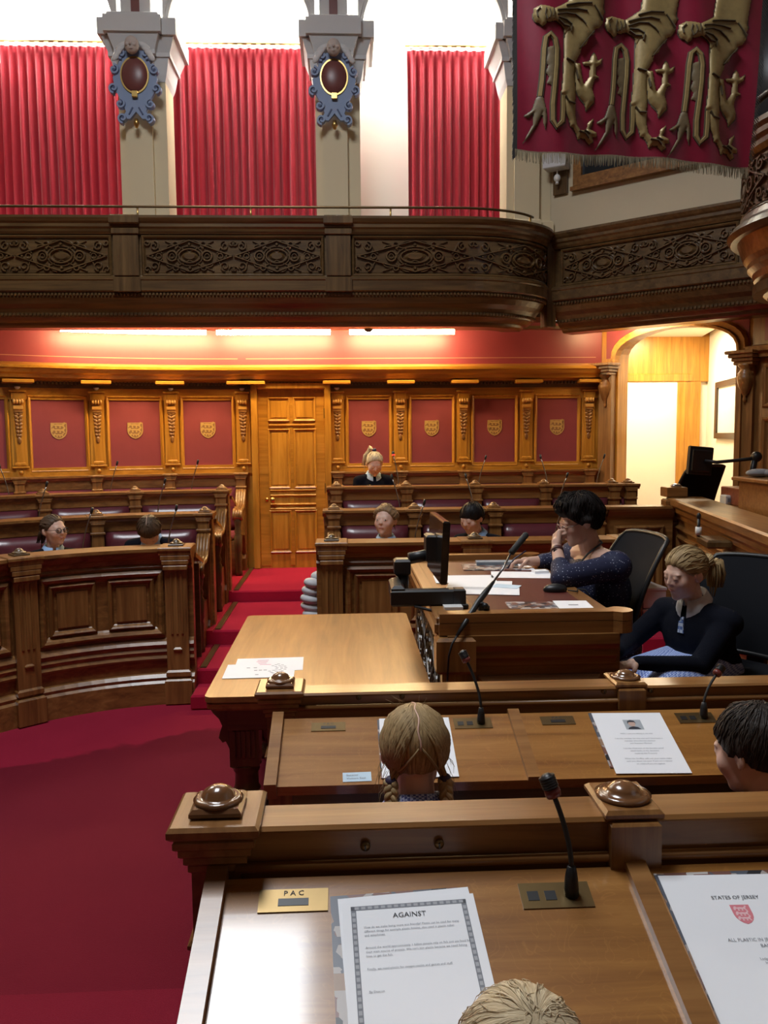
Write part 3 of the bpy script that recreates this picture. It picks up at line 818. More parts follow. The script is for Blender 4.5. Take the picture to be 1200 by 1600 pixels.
# ================================================================== ARCADE ABOVE THE GALLERY
wall_upper = struct('wall_upper')
CY0, CY1 = 8.95, 9.38
cols = [(-2.287, -1.805), (-.272, .193), (1.738, 2.21)]
ext = [(-4.30, -3.82)]+cols
SPZ = 5.90
def arch_wall(x0, x1):
    r = (x1-x0)/2; c = (x0+x1)/2; n = 28
    pts = [(x0, SPZ)]+[(c-r*math.cos(PI*i/n), SPZ+r*math.sin(PI*i/n)) for i in range(1, n)]+[(x1, SPZ), (x1+.01, SPZ), (x1+.01, 7.6), (x0-.01, 7.6), (x0-.01, SPZ)]
    MB().prism(pts, CY0+.04, CY1, lambda u, v, w_: (u, w_, v)).build('arch', 'stone_white', wall_upper)
    q = MB()
    q.prism([(c-(r-.0)*math.cos(PI*i/n), SPZ+(r)*math.sin(PI*i/n)) for i in range(n+1)]+[(c+(r-.035)*math.cos(PI*i/n), SPZ+(r-.035)*math.sin(PI*i/n)) for i in range(n+1)], CY0+.06, CY0+.12, lambda u, v, w_: (u, w_, v))
    q.build('arch_moulding', 'stone_white', wall_upper)
for (a, b), (c, d) in zip(ext, ext[1:]): arch_wall(b, c)
for (x0, x1) in ext:
    c = (x0+x1)/2; w_ = x1-x0
    q = MB(); q.box((c, (CY0+CY1)/2+.02, 4.1), (w_, CY1-CY0-.04, 2.6), ch=.02)
    q.box((c-.03, CY0+.02, 4.1), (w_*.56, .08, 2.6), ch=.015)
    cl = q.build('column', 'cream_paint', wall_upper)
    q = MB(); q.box((c, (CY0+CY1)/2-.01, 3.50), (w_+.04, .47, .95), ch=.02); q.box((c-.03, CY0-.02, 3.50), (w_*.62, .1, .97), ch=.02)
    q.build('column_base', 'cream_paint', cl)
    q = MB()
    for z0, z1, e0, e1 in ((5.36, 5.42, .0, .02), (5.42, 5.58, .02, .05), (5.58, 5.62, .07, .07), (5.62, 5.76, .07, .12), (5.76, 5.92, .15, .15)):
        for k in (0, 1):
            hw0 = (w_/2+e0) if k == 0 else w_*.28+e0; hw1 = (w_/2+e1) if k == 0 else w_*.28+e1
            f0 = CY0+.03-e0 if k == 0 else CY0-.04-e0; f1 = CY0+.03-e1 if k == 0 else CY0-.04-e1
            cc = c if k == 0 else c-.03
            dz = 0 if k == 0 else .0
            vs = [(cc-hw0, CY1+e0, z0), (cc+hw0, CY1+e0, z0), (cc+hw0, f0, z0), (cc-hw0, f0, z0), (cc-hw1, CY1+e1, z1+dz), (cc+hw1, CY1+e1, z1+dz), (cc+hw1, f1, z1+dz), (cc-hw1, f1, z1+dz)]
            q.add(vs, [(0, 3, 2, 1), (4, 5, 6, 7), (0, 1, 5, 4), (1, 2, 6, 5), (2, 3, 7, 6), (3, 0, 4, 7)])
    q.box((c-.03, CY0-.05, 5.93), (w_*.6+.22, .22, .06), ch=.01)
    q.build('capital', 'stone_white', cl)
    q = MB(); q.box((c-.03, CY0+.05, 6.75), (w_*.62, .10, 1.7)); q.build('pier_strip', 'stone_white', cl)
    MB().box((c-.03, CY0-.003, 6.75), (.085, .012, 1.7)).build('maroon_stripe', 'maroon_paint', cl)
# back wall of the arcade and its roof
MB().box((-1.3, 9.86, 4.9), (10.4, .1, 4.6)).build('arcade_wall', 'arcade_white', wall_upper)
MB().box((-1.3, 9.4, 7.25), (10.4, 1.0, .06)).build('arcade_ceiling', 'arcade_white', wall_upper)
# upper wall over the wing, cream, at an angle
P_uw = Path([(2.10, 9.10), (3.0, 8.25), (4.2, 7.1), (5.2, 6.15), (5.2, 1.0)])
q = MB(); slab(q, P_uw, 0, P_uw.L, 2.9, 7.6, -.12, 0); q.build('cream_boarding', 'cream_wall', wall_upper)
q = MB()
for s_, w2 in ((.02, .07), (.13, .008)): slab(q, P_uw, s_, s_+w2, 2.9, 7.6, 0, .02)
q.build('wall_pilaster', 'cream_paint', wall_upper)
win = struct('window_1')
q = MB(); WS0, WS1, WZ0, WZ1 = .53, 2.9, 4.37, 6.2
for s0, s1, z0, z1 in ((WS0-.09, WS0, WZ0-.09, WZ1), (WS1, WS1+.09, WZ0-.09, WZ1), (WS0, WS1, WZ0-.11, WZ0)): slab(q, P_uw, s0, s1, z0, z1, 0, .05)
slab(q, P_uw, WS0-.11, WS1+.11, WZ0-.14, WZ0-.10, 0, .075)
q.build('window_frame', 'oak_x', win)
q = MB(); slab(q, P_uw, WS0, WS1, WZ0, WZ1, 0, .012); q.build('pane', 'dark_glass', win)
# wall speaker with its little lamp
x, y, nx, ny = P_uw.at(.285); rz = P_uw.rz(.285)
sp = wthing('wall_speaker', 'small grey box speaker on a brown wall plate beside the upper window', 'speaker', (x, y, 4.22))
MB().box((x+nx*.02, y+ny*.02, 4.40), (.16, .04, .34), rz, ch=.004).build('wall_plate', 'dark_oak_z', sp)
MB().box((x+nx*.12, y+ny*.12, 4.54), (.24, .16, .15), rz+.2, ch=.008).build('speaker_box', 'cardboard_white', sp)
q = MB(); q.sphere((x+nx*.10, y+ny*.10, 4.38), (.035, .035, .04), 10); q.tube([(x+nx*.1, y+ny*.1, 4.40), (x+nx*.1, y+ny*.1, 4.48)], .008, 6); q.lathe([(.001, 0), (.02, 0), (.012, .03), (.001, .03)], (x+nx*.10, y+ny*.10, 4.32), 10)
q.build('bulb', 'white_plastic', sp)

# ---- painted cartouches on the columns
def cartouche(cx_, label):
    y0 = CY0-.10
    t = wthing('cartouche', label, 'ornament', (cx_, y0, 4.95), 'painted cartouches on the arcade columns')
    mp = lambda u, v, o: (cx_+u, y0-o-.012, 5.33+v)
    q = MB(); q.prism([(.0, .27), (.12, .25), (.17, .10), (.22, .0), (.20, -.12), (.13, -.25), (.10, -.33), (.15, -.40), (.06, -.40), (0, -.33), (-.06, -.40), (-.15, -.40), (-.10, -.33), (-.13, -.25), (-.20, -.12), (-.22, 0), (-.17, .10), (-.12, .25)], -.01, .035, mp)
    sc = [(.12, .22), (.20, .07), (.21, -.11), (.15, -.26), (.13, -.40)]
    for i, (a, b) in enumerate(sc):
        for sg in (-1, 1):
            ribbon(q, spiral(sg*a, b, .048, (PI/2 if i % 2 else -PI/2), 1.2*sg, 18), .026, .065, mp, 0, .7)
    q.build('strapwork', 'blue_paint', t)
    q = MB()
    for i, (a, b) in enumerate(sc):
        for sg in (-1, 1): q.prism(circ(sg*a, b, .018, .018, 10), 0, .062, mp)
    for sg in (-1, 1): ribbon(q, [(sg*.03, -.29), (sg*.07, -.36)], .016, .045, mp, 0, .8)
    de = q.build('dark_scroll_eyes', 'blue_dark', t); de['kind'] = 'stuff'
    q = MB(); q.sphere(mp(0, .02, .035), (.135, .055, .17), 16); q.build('oval_boss', 'maroon_paint', t)
    q = MB(); ribbon(q, circ(0, .02, .135, .172, 30), .022, .05, mp, 0, .7, True)
    q.build('gilt_rim', 'brass', t)
    q = MB(); q.box(mp(0, -.17, .06), (.055, .03, .07), ch=.008); q.build('gilt_jewel', 'brass', t)
    q = MB(); q.lathe([(.001, -.09), (.014, -.085), (.03, -.04), (.02, 0), (.001, 0)], mp(0, -.40, .03), 10); q.build('gilt_pendant', 'brass', t)
    m0 = mp; mp = lambda u, v, o: m0(u, v, o+.05)
    q = MB(); q.sphere(mp(0, .275, .07), (.07, .065, .085), 14); q.sphere(mp(0, .265, .14), (.014, .014, .018), 6)
    for sg in (-1, 1): q.sphere(mp(sg*.032, .262, .115), (.024, .02, .022), 6)
    q.sphere(mp(0, .225, .115), (.022, .016, .010), 6)
    q.build('cherub_head', 'flesh_stone', t)
    q = MB()
    for sg in (-1, 1):
        for k in range(4):
            q.sphere(mp(sg*(.11+.022*k), .29-.035*k, .02), (.07-.006*k, .018, .028), 8, Matrix.Rotation(sg*(.55+.12*k), 4, 'Y'))
        q.build('wing', 'stone_white', t); q = MB()
cartouche(-2.07, 'blue and maroon cartouche with cherub head, on the column between two wide curtains')
cartouche(-.07, 'blue and maroon cartouche with cherub head, on the column beside the bare white wall')

# ---- curtains
def curtain(x0, x1, label, gap=None):
    yb = 9.62; zt, zb = 5.985, 2.96
    t = wthing('curtain', label, 'curtain', ((x0+x1)/2, yb, zb))
    rnd = random.Random(int(x0*100))
    n = int((x1-x0)/.0105); npl = int((x1-x0)/.092)
    phase = [rnd.uniform(-.25, .25) for _ in range(npl+3)]
    vs = []; fs = []; rows = [zt, zt-.03, zt-.09, zt-.16, zt-.3, zt-.7, zt-1.2, zt-1.8, zt-2.4, zb]
    for j, z in enumerate(rows):
        d = (zt-z)
        for i in range(n+1):
            u = i/n*npl; k = int(u); ph = phase[k]*(1-(u-k))+phase[k+1]*(u-k)
            amp = .012+.030*min(1, d/.5)
            if j in (1, 2): amp = .016
            w1 = math.sin(2*PI*(u+ph*min(1, d)))
            sharp = math.copysign(abs(w1)**.75, w1)
            x = x0+(x1-x0)*i/n+.010*math.sin(2*PI*u*1.0+1)*min(1, d)
            vs.append((x, yb+sharp*amp+.012*math.sin(u*.9+d*1.4+phase[k]*6)*min(1, d), z))
    for j in range(len(rows)-1):
        for i in range(n): fs.append((j*(n+1)+i, j*(n+1)+i+1, (j+1)*(n+1)+i+1, (j+1)*(n+1)+i))
    q = MB(); q.add(vs, fs, True); q.build('drape', 'curtain_red', t, fix=False)
    q = MB()
    k = 0; x = x0+.05
    while x < x1-.05:
        MB().box((x, yb-.035, zt+.012), (.045, .012, .026)).build('heading_tab', 'white_plastic', t); x += .105
    q = MB(); q.tube([(x0-.02, yb-.02, zt+.042), (x1+.02, yb-.02, zt+.042)], .014, 8); q.build('curtain_rail', 'brass', t)
curtain(-4.4, -2.07, 'red pleated curtain hanging in the arch left open beside the first cartouche column')
curtain(-2.0, .12, 'red pleated curtain filling the arch between the two cartouche columns')
curtain(.735, 2.1, 'narrow red pleated curtain with bare white wall beside it')
# ================================================================== BENCHES AND DESKS
def rosette(mb, x, y, z, r=.05, rz=0.0, sq=True):
    if sq: mb.box((x, y, z+.006), (r*2.3, r*2.3, .012), rz, ch=.004)
    mb.lathe([(.001, 0), (r, 0), (r*1.02, .008), (r*.80, .013), (r*.72, .011), (r*.62, .020), (r*.35, .030), (.001, .034)], (x, y, z+.010), 18)
def scroll_arm(path, s, z0, parent, side=1):
    """fluted S-shaped arm on a turned post, at the aisle end of a bench"""
    q = MB()
    crv = [(.03, .80), (.06, .80), (.10, .77), (.14, .71), (.19, .66), (.26, .635), (.33, .635), (.39, .625), (.42, .60), (.425, .57), (.405, .545), (.375, .55)]
    for k in range(4):
        ss = s+(-.036+.024*k)
        pts = [path.mp(ss, z0+z, o) for o, z in crv]
        q.tube(pts, .0165, 8)
    q.build('scroll_arm', 'oak_y', parent)
    q = MB(); x, y, nx, ny = path.at(s)
    prof = [(.001, 0), (.034, 0), (.036, .03), (.030, .05), (.034, .09), (.030, .11), (.036, .20), (.030, .225), (.038, .25), (.040, .38), (.028, .40), (.036, .43), (.026, .46), (.034, .50), (.040, .545), (.03, .56), (.001, .56)]
    q.lathe([(r, z0+h) for r, h in prof], (x+nx*.385, y+ny*.385, 0), 16)
    q.build('turned_post', 'dark_oak_z', parent)
    q = MB()
    pl = [(.0, 0), (.10, 0), (.10, .12), (.07, .16), (.09, .26), (.12, .36), (.09, .46), (.06, .60), (.05, .78), (.0, .80)]
    q.prism(pl, s-.035, s+.035, lambda o, z, w_: path.mp(w_, z0+z, o)); q.build('bracket', 'oak_z', parent)
def puff(path, s0, s1, z0, z1, off, depth, n=10, nz=6):
    """stuffed leather pad on a path"""
    vs = []; fs = []
    for j in range(nz+1):
        for i in range(n+1):
            u, v = i/n, j/nz
            e = (1-abs(2*u-1)**6)*(1-abs(2*v-1)**4)
            vs.append(path.mp(s0+(s1-s0)*u, z0+(z1-z0)*v, off+depth*(.25+.75*max(0, e)**.5)))
    for j in range(nz):
        for i in range(n): fs.append((j*(n+1)+i, j*(n+1)+i+1, (j+1)*(n+1)+i+1, (j+1)*(n+1)+i))
    b = len(vs)
    rim = [i for i in range(n+1)]+[(n+1)*j+n for j in range(1, nz+1)]+[nz*(n+1)+i for i in range(n-1, -1, -1)]+[(n+1)*j for j in range(nz-1, 0, -1)]
    q = MB(); 
    allv = vs+[None]*len(rim)
    for k, idx in enumerate(rim):
        j, i = divmod(idx, n+1); allv[b+k] = path.mp(s0+(s1-s0)*i/n, z0+(z1-z0)*j/nz, off-.004)
    for k in range(len(rim)): fs.append((rim[k], b+k, b+(k+1) % len(rim), rim[(k+1) % len(rim)]))
    q.add(allv, fs, True); return q
def bench(label, path, s0, s1, top, zf, posts, arms=(), fascia=.085, group=None, desk=True, bk=.16, mat='oak', name='bench', pad='leather_seat', rosettes=True, zdesk=None):
    x, y, nx, ny = path.at((s0+s1)/2)
    t = wthing(name, label, 'bench', (x, y, zf), group)
    mx, mz = mat+'_x', mat+'_z'
    zd = zf if zdesk is None else zdesk
    q = MB(); q.sweep([(-bk, top-.028), (.03, top-.045), (.04, top-.03), (.055, top-.018), (.055, top), (-bk, top)], path.rail(s0, s1)); q.build('capping', mx, t)
    q = MB(); slab(q, path, s0+.01, s1-.01, zf, top-.03, -.05, 0); q.build('back_board', mx, t)
    q = MB(); slab(q, path, s0+.01, s1-.01, top-.03-fascia, top-.03, 0, .016); q.build('fascia', mx, t)
    for p in posts:
        x, y, nx, ny = path.at(p); rz = path.rz(p)
        q = MB()
        q.box((x+nx*.02, y+ny*.02, (zf+top-.03)/2), (.085, .07, top-.03-zf), rz, ch=.006)
        q.box((x+nx*.025, y+ny*.025, top-.03-fascia-.01), (.105, .085, .018), rz, ch=.004)
        for dz, w_ in ((-.055, .095), (-.042, .108), (-.028, .122)): q.box((x+nx*.022, y+ny*.022, top+dz), (w_, .085, .014), rz, ch=.003)
        q.box((x+nx*(.0725-bk)/2, y+ny*(.0725-bk)/2, top-.008), (.145, .0725+bk, .022), rz, ch=.005)
        q.build('post', mz, t)
        if rosettes:
            q = MB(); rosette(q, x-nx*.045, y-ny*.045, top+.002, .04, rz); q.build('rosette', mz, t)
    for a, b in zip(posts, posts[1:]):
        puff(path, a+.05, b-.05, zf+.40, top-.036-fascia, .0, .055).build('back_pad', pad, t)
        q = puff(path, a+.01, b-.01, zf+.33, zf+.40, .05, .36); q.build('seat_cushion', pad, t)
    q = MB(); slab(q, path, s0+.05, s1-.05, zf, zf+.33, .04, .34); q.build('seat_box', mx, t)
    if desk:
        q = MB(); q.sweep([(-.15, top-.09), (-.15, top-.06), (-.46, top-.155), (-.46, top-.18)], path.rail(s0, s1)); q.build('writing_slope', 'desk_oak', t)
        q = MB(); slab(q, path, s0+.02, s1-.02, zd, top-.06, -.17, -.05); q.build('desk_back', mx, t)
    for sgn in arms: scroll_arm(path, posts[-1] if sgn > 0 else posts[0], zf, t)
    return t
def front_desk(label, path, posts, top, s0, s1, zdesk):
    x, y, nx, ny = path.at((s0+s1)/2)
    t = wthing('front_desk', label, 'desk', (x, y, 0))
    q = MB(); slab(q, path, s0, s1, 0, top-.03, -.06, 0); q.build('front_board', 'oak_x', t)
    def sw(nm, pr, m_='oak_x'):
        q = MB(); q.sweep(pr, path.rail(s0, s1)); return q.build(nm, m_, t)
    sw('capping', [(-.16, top-.028), (.0, top-.11), (.018, top-.10), (.022, top-.075), (.04, top-.06), (.05, top-.035), (.07, top-.02), (.07, top), (-.16, top)])
    sw('frieze_moulding', [(0, .885), (.012, .885), (.022, .90), (.012, .915), (0, .92)])
    sw('skirting', [(0, 0), (.045, 0), (.045, .14), (.03, .155), (.035, .175), (.015, .195), (0, .20)])
    sw('reeded_band', [(0, .285), (.02, .285), (.03, .30), (.02, .318), (.02, .325), (.03, .345), (.02, .362), (.02, .37), (.034, .392), (.02, .41), (.012, .425), (0, .43)])
    for p in posts:
        x, y, nx, ny = path.at(p); rz = path.rz(p)
        q = MB()
        q.box((x+nx*.012, y+ny*.012, .52), (.14, .075, .78), rz, ch=.008)
        q.box((x+nx*.03, y+ny*.03, .085), (.17, .10, .17), rz, ch=.01); q.box((x+nx*.02, y+ny*.02, .20), (.155, .085, .05), rz, ch=.012)
        q.box((x+nx*.03, y+ny*.03, .36), (.055, .06, .055), rz+PI/4*0, ch=.024)
        for dz, w_ in ((-.125, .15), (-.09, .165), (-.06, .18), (-.03, .20)): q.box((x+nx*.03, y+ny*.03, top+dz), (w_, .10, .034), rz, ch=.006)
        q.box((x-nx*.03, y-ny*.03, top-.006), (.21, .24, .026), rz, ch=.006)
        for k in (-1, 0, 1):
            ax = (math.cos(rz)*k*.032, math.sin(rz)*k*.032)
            q.box((x+ax[0]+nx*.05, y+ax[1]+ny*.05, .66), (.014, .012, .40), rz, ch=.004)
        q.build('post', 'oak_z', t)
        q = MB(); rosette(q, x-nx*.03, y-ny*.03, top+.006, .042, rz); q.build('rosette', 'dark_oak_x', t)
    for a, b in zip(posts, posts[1:]):
        q = MB(); frame(q, path, a+.085, b-.085, .45, .875, .055, .035); q.build('bay_frame', 'oak_x', t)
        mid = (a+b)/2
        for c, d in ((a+.145, mid-.035), (mid+.035, b-.145)):
            q = MB(); frame(q, path, c, d, .505, .825, .035, .028); slab(q, path, c+.05, d-.05, .555, .775, 0, .012); q.build('front_panel', 'oak_z', t)
    q = MB(); q.sweep([(-.15, top-.09), (-.15, top-.06), (-.46, top-.155), (-.46, top-.18)], path.rail(s0, s1)); q.build('writing_slope', 'desk_oak', t)
    q = MB(); slab(q, path, s0+.02, s1-.02, zdesk, top-.17, -.40, -.38); q.build('desk_back', 'dark_oak_x', t)
    return t
TH = 1.72
# left: curved rows
P_L1 = arc_path(CX, CY, 1.45, TH, 70); P_L2 = arc_path(CX, CY, 2.36, TH, 90); P_L3 = arc_path(CX, CY, 3.25, TH, 100)
P_LW = arc_path(CX, CY, WALL_R-.07, TH, 110)
front_desk('curved panelled oak desk front standing on the carpet beside the aisle steps', P_L1, [P_L1.L-.10-.93*k for k in range(3)][::-1], 1.02, .05, P_L1.L, 0)
bench('curved oak bench with plum leather back behind the curved front desk', P_L2, .0, P_L2.L, 1.155, TIER[0], [P_L2.L-.07-.77*k for k in range(6)][::-1], (1,), zdesk=TIER[1])
bench('curved oak bench with plum leather back, middle row of the curved side', P_L3, .0, P_L3.L, 1.27, TIER[1], [P_L3.L-.07-.715*k for k in range(8)][::-1], (1,), zdesk=TIER[2])
bench('curved oak bench with crimson leather back against the panelled wall', P_LW, .0, P_LW.L, 1.365, TIER[2], [P_LW.L-.045-.69*k for k in range(11)][::-1], (1,), fascia=.10, desk=False, bk=.055, pad='leather_red', rosettes=False)
# right: straight rows
P_R1 = Path([(-.20, 5.36), (1.96, 5.36)]); P_R2 = Path([(-.18, 6.24), (1.98, 6.24)]); P_R3 = Path([(-.17, 7.15), (2.56, 7.15)]); P_RW = Path([(-.14, WALL_Y-.06), (2.56, WALL_Y-.06)])
front_desk('straight panelled oak desk front with rosettes behind the writing table', P_R1, [.10, 1.04, 2.06], 1.035, 0, P_R1.L, 0)
bench('straight oak bench with plum leather back behind the straight front desk', P_R2, 0, P_R2.L, 1.165, TIER[0], [.085+.61*k for k in range(4)]+[2.10], (-1,), zdesk=TIER[1])
bench('straight oak bench with plum leather back, middle row beside the door', P_R3, 0, P_R3.L, 1.285, TIER[1], [.085+.605*k for k in range(5)]+[2.65], (-1,), zdesk=TIER[2])
bench('straight oak bench with crimson leather back against the panelled wall', P_RW, 0, P_RW.L, 1.365, TIER[2], [.06, .693, 1.33, 1.972, 2.61], (), fascia=.10, desk=False, bk=.055, pad='leather_red', rosettes=False)

# ---- gooseneck microphones of the far rows
def mic_proto(h=.30, lean=.06, head=.0095, led=False):
    e = bpy.data.objects.new('microphone', None); COL.objects.link(e)
    def pp(nm, q, mt):
        o = q.build(nm, mt, None, loc=(0, 0, 0)); o.parent = e
    pp('base', MB().lathe([(.001, 0), (.022, 0), (.022, .012), (.012, .02), (.010, .05), (.001, .05)], (0, 0, 0), 12), 'black_plastic')
    pts = [(lean*(k/8)**1.6, -.02*(k/8), .04+(h-.04)*k/8) for k in range(9)]
    pp('gooseneck', MB().tube(pts, .0042, 6), 'steel')
    pp('head', MB().tube([pts[-1], (lean*1.05, -.022, h+.012), (lean*1.15, -.028, h+.04)], [head*.6, head, head*.9], 10), 'black_plastic')
    if led: pp('light_ring', MB().tube([(lean*1.02, -.021, h+.004), (lean*1.04, -.022, h+.014)], head*1.12, 10), 'led_red')
    setp(e, None, 'microphone')
    return remember(e)
simple('steel', (.25, .25, .25), rough=.3, metal=.9)
MIC = mic_proto()
def mic_at(path, s, top, label, group, lean=0.0, off=-.22, proto=None):
    x, y, nx, ny = path.at(s)
    return place(proto or MIC, (x+nx*off, y+ny*off, top-.085), path.rz(s)+lean, label, group)
g = 'gooseneck microphones on the curved rows'
for d in (.17, .64, 1.6): mic_at(P_L1, P_L1.L-d, 1.02, 'thin gooseneck microphone on the curved front desk', g)
for d in (.42, 1.20, 1.95, 2.7): mic_at(P_L2, P_L2.L-d, 1.155, 'thin gooseneck microphone on the desk behind the plum bench nearest the carpet, curved side', g)
for d, l in ((.34, 0), (.98, .3), (1.72, 2.9), (2.4, 0)): mic_at(P_L3, P_L3.L-d, 1.27, 'thin gooseneck microphone on the top curved desk below the shield panels', g, l)
g = 'gooseneck microphones on the straight rows'
for d, l in ((.66, 0), (1.62, 0.0)): mic_at(P_R1, d, 1.035, 'thin gooseneck microphone on the straight front desk', g, l)
for d, l in ((.60, 3.0), (1.18, 2.9), (1.85, 0)): mic_at(P_R2, d, 1.165, 'thin gooseneck microphone on the middle straight desk', g, l)
for d, l in ((1.35, 0), (1.98, 2.9), (2.42, 0)): mic_at(P_R3, d, 1.285, 'thin gooseneck microphone on the top straight desk', g, l)
ML = mic_proto(.34, .05, .013, True)
mic_at(P_R3, .64, 1.285, 'gooseneck microphone glowing red in front of the standing girl', g, 2.9, proto=ML)
discard(MIC); discard(ML)

# ================================================================== NEAR DESKS
def slope_map(y_top, z_top, ang):
    """(x, d, h): d metres down the slope from its back edge, h above it"""
    c, s_ = math.cos(ang), math.sin(ang)
    return lambda x, d, h: (x, y_top-d*c-h*s_*1.0, z_top-d*s_+h*c)
ANG = math.radians(17)
N1 = slope_map(1.305, 1.0, ANG); N2 = slope_map(2.445, .872, ANG)
def sbox(mb, mp, x0, x1, d0, d1, h0, h1, skew=0.0):
    vs = [mp(x+skew*d, d, h) for x in (x0, x1) for d in (d0, d1) for h in (h0, h1)]
    mb.add(vs, [(0, 1, 3, 2), (4, 6, 7, 5), (0, 4, 5, 1), (2, 3, 7, 6), (0, 2, 6, 4), (1, 5, 7, 3)])
def near_desk(label, mp, y_rail0, y_rail1, ztop, zslope, zf, x0, x1, slen, newels, dividers, blocks, keys):
    t = wthing('member_desk', label, 'desk', ((x0+x1)/2, y_rail0, zf))
    q = MB(); pr = [(y_rail0, ztop-.012), (y_rail0-.006, ztop-.006), (y_rail0, ztop), (y_rail1, ztop), (y_rail1+.006, ztop-.008), (y_rail1, ztop-.02)]
    q.prism([(a, b) for a, b in pr], x0+.10, x1, lambda a, b, w_: (w_, a, b)); q.build('rail_cap', 'desk_rail', t)
    q = MB(); q.box(((x0+x1)/2+.05, (y_rail0+y_rail1)/2, (ztop+zslope)/2-.02), (x1-x0-.10, y_rail1-y_rail0-.006, ztop-zslope+.02)); q.build('upstand', 'oak_x', t)
    q = MB(); q.tube([(x0+.1, y_rail0-.004, zslope+.012), (x1, y_rail0-.004, zslope+.012)], .009, 8); q.build('bead', 'oak_x', t)
    q = MB(); q.box(((x0+x1)/2+.05, y_rail1-.03, (zf+ztop)/2-.02), (x1-x0-.10, .05, ztop-zf-.04)); q.build('front_board', 'oak_x', t)
    q = MB(); sbox(q, mp, x0+.08, x1, 0, slen, -.03, 0); q.build('writing_slope', 'desk_oak', t)
    q = MB(); a = mp(0, slen-.01, -.03); q.box(((x0+x1)/2+.05, a[1]+.012, a[2]-.05), (x1-x0-.16, .02, .13)); q.build('apron', 'dark_oak_x', t)
    for xx in (x0+.10, (x0+x1)/2, x1-.03):
        q = MB(); q.box((xx, y_rail0-.08, (zf+zslope-.12)/2), (.035, .20, zslope-.12-zf), ch=.006); q.build('leg_panel', 'oak_z', t)
    q = MB(); sbox(q, mp, x0+.055, x0+.088, -.012, slen+.012, -.03, .018); q.build('edge_batten', 'desk_rail', t)
    for d in dividers:
        q = MB(); sbox(q, mp, d-.017, d+.017, -.005, slen+.004, 0, .014); q.build('divider', 'desk_rail', t)
    for nx_ in newels:
        yc = (y_rail0+y_rail1)/2
        n = wthing('x', 'x', 'x', (0, 0, 0)); bpy.data.objects.remove(n)
        q = MB()
        q.box((nx_, yc, ztop+.004), (.148, .148, .022), ch=.006)
        for dz, w_ in ((-.018, .132), (-.034, .118), (-.05, .104), (-.066, .092)): q.box((nx_, yc, ztop+dz), (w_, w_, .018), ch=.004)
        q.box((nx_, yc, (zf+ztop-.07)/2), (.082, .082, ztop-.07-zf), ch=.005); q.box((nx_, yc, ztop-.20), (.10, .10, .022), ch=.008); q.box((nx_, yc, zf+.08), (.11, .11, .16), ch=.01)
        nw = q.build('newel', 'desk_rail_z', t)
        q = MB(); q.box((nx_, yc, ztop+.022), (.086, .086, .018), ch=.006)
        q.lathe([(.001, 0), (.040, 0), (.042, .006), (.034, .011), (.031, .009), (.027, .012), (.024, .020), (.012, .027), (.001, .029)], (nx_, yc, ztop+.028), 28)
        q.build('boss', 'boss_oak', nw)
    for bx_ in blocks:
        yc = (y_rail0+y_rail1)/2
        q = MB(); q.box((bx_, y_rail0-.008, (ztop+zslope)/2-.01), (.085, .03, ztop-zslope+.01), ch=.004); q.box((bx_, yc+.01, ztop+.004), (.10, .125, .018), ch=.006)
        bl = q.build('block', 'oak_z', t)
        q = MB(); q.lathe([(.001, 0), (.046, 0), (.048, .006), (.038, .010), (.030, .008), (.028, .016), (.016, .024), (.001, .027)], (bx_, yc+.01, ztop+.012), 28); q.build('boss', 'boss_oak', bl)
    for kx in keys:
        q = MB(); q.lathe([(.001, 0), (.0085, 0), (.008, .004), (.001, .005)], (kx, y_rail0-.001, zslope+.042), 14, Matrix.Rotation(PI/2, 4, 'X'))
        k_ = q.build('escutcheon', 'old_brass', t)
        q = MB(); q.box((kx, y_rail0-.008, zslope+.042), (.0025, .003, .008)); q.build('keyhole', 'black_plastic', k_)
    return t
oak('desk_rail', (.17, .070, .018), (.27, .120, .034), (.35, .170, .054), 'x', rough=.30, coat=.35)
oak('desk_rail_z', (.16, .066, .018), (.25, .112, .034), (.33, .160, .054), 'y', rough=.30, coat=.35)
oak('boss_oak', (.10, .042, .016), (.16, .068, .026), (.22, .10, .04), 'x', rough=.16, coat=.8)
near_desk('sloping oak desk with newel cap, closest to the blonde crown of hair', N1, 1.322, 1.40, 1.08, 1.0, .14, -.29, 2.1, .37, [-.222], [.472], [.474], [.024, .147])
near_desk('sloping oak desk where the girl with plaits sits', N2, 2.508, 2.59, .93, .872, .0, -.285, 2.6, .30, [-.213], [.50], [.885], [.03, .165, .80, .95])
# bench seats behind the near desks
for nm, y0, z, lab in (('near_bench', .62, .14, 'plain leather bench behind the desk closest to the blonde crown of hair'), ('near_bench', 1.72, .0, 'plain leather bench between the two sloping desks')):
    t = wthing(nm, lab, 'bench', (1.0, y0, z))
    MB().box((1.05, y0, z+.19), (2.2, .30, .38)).build('seat_box', 'dark_oak_x', t)
    MB().box((1.05, y0, z+.41), (2.2, .34, .06), ch=.02).build('seat_cushion', 'leather_seat', t)

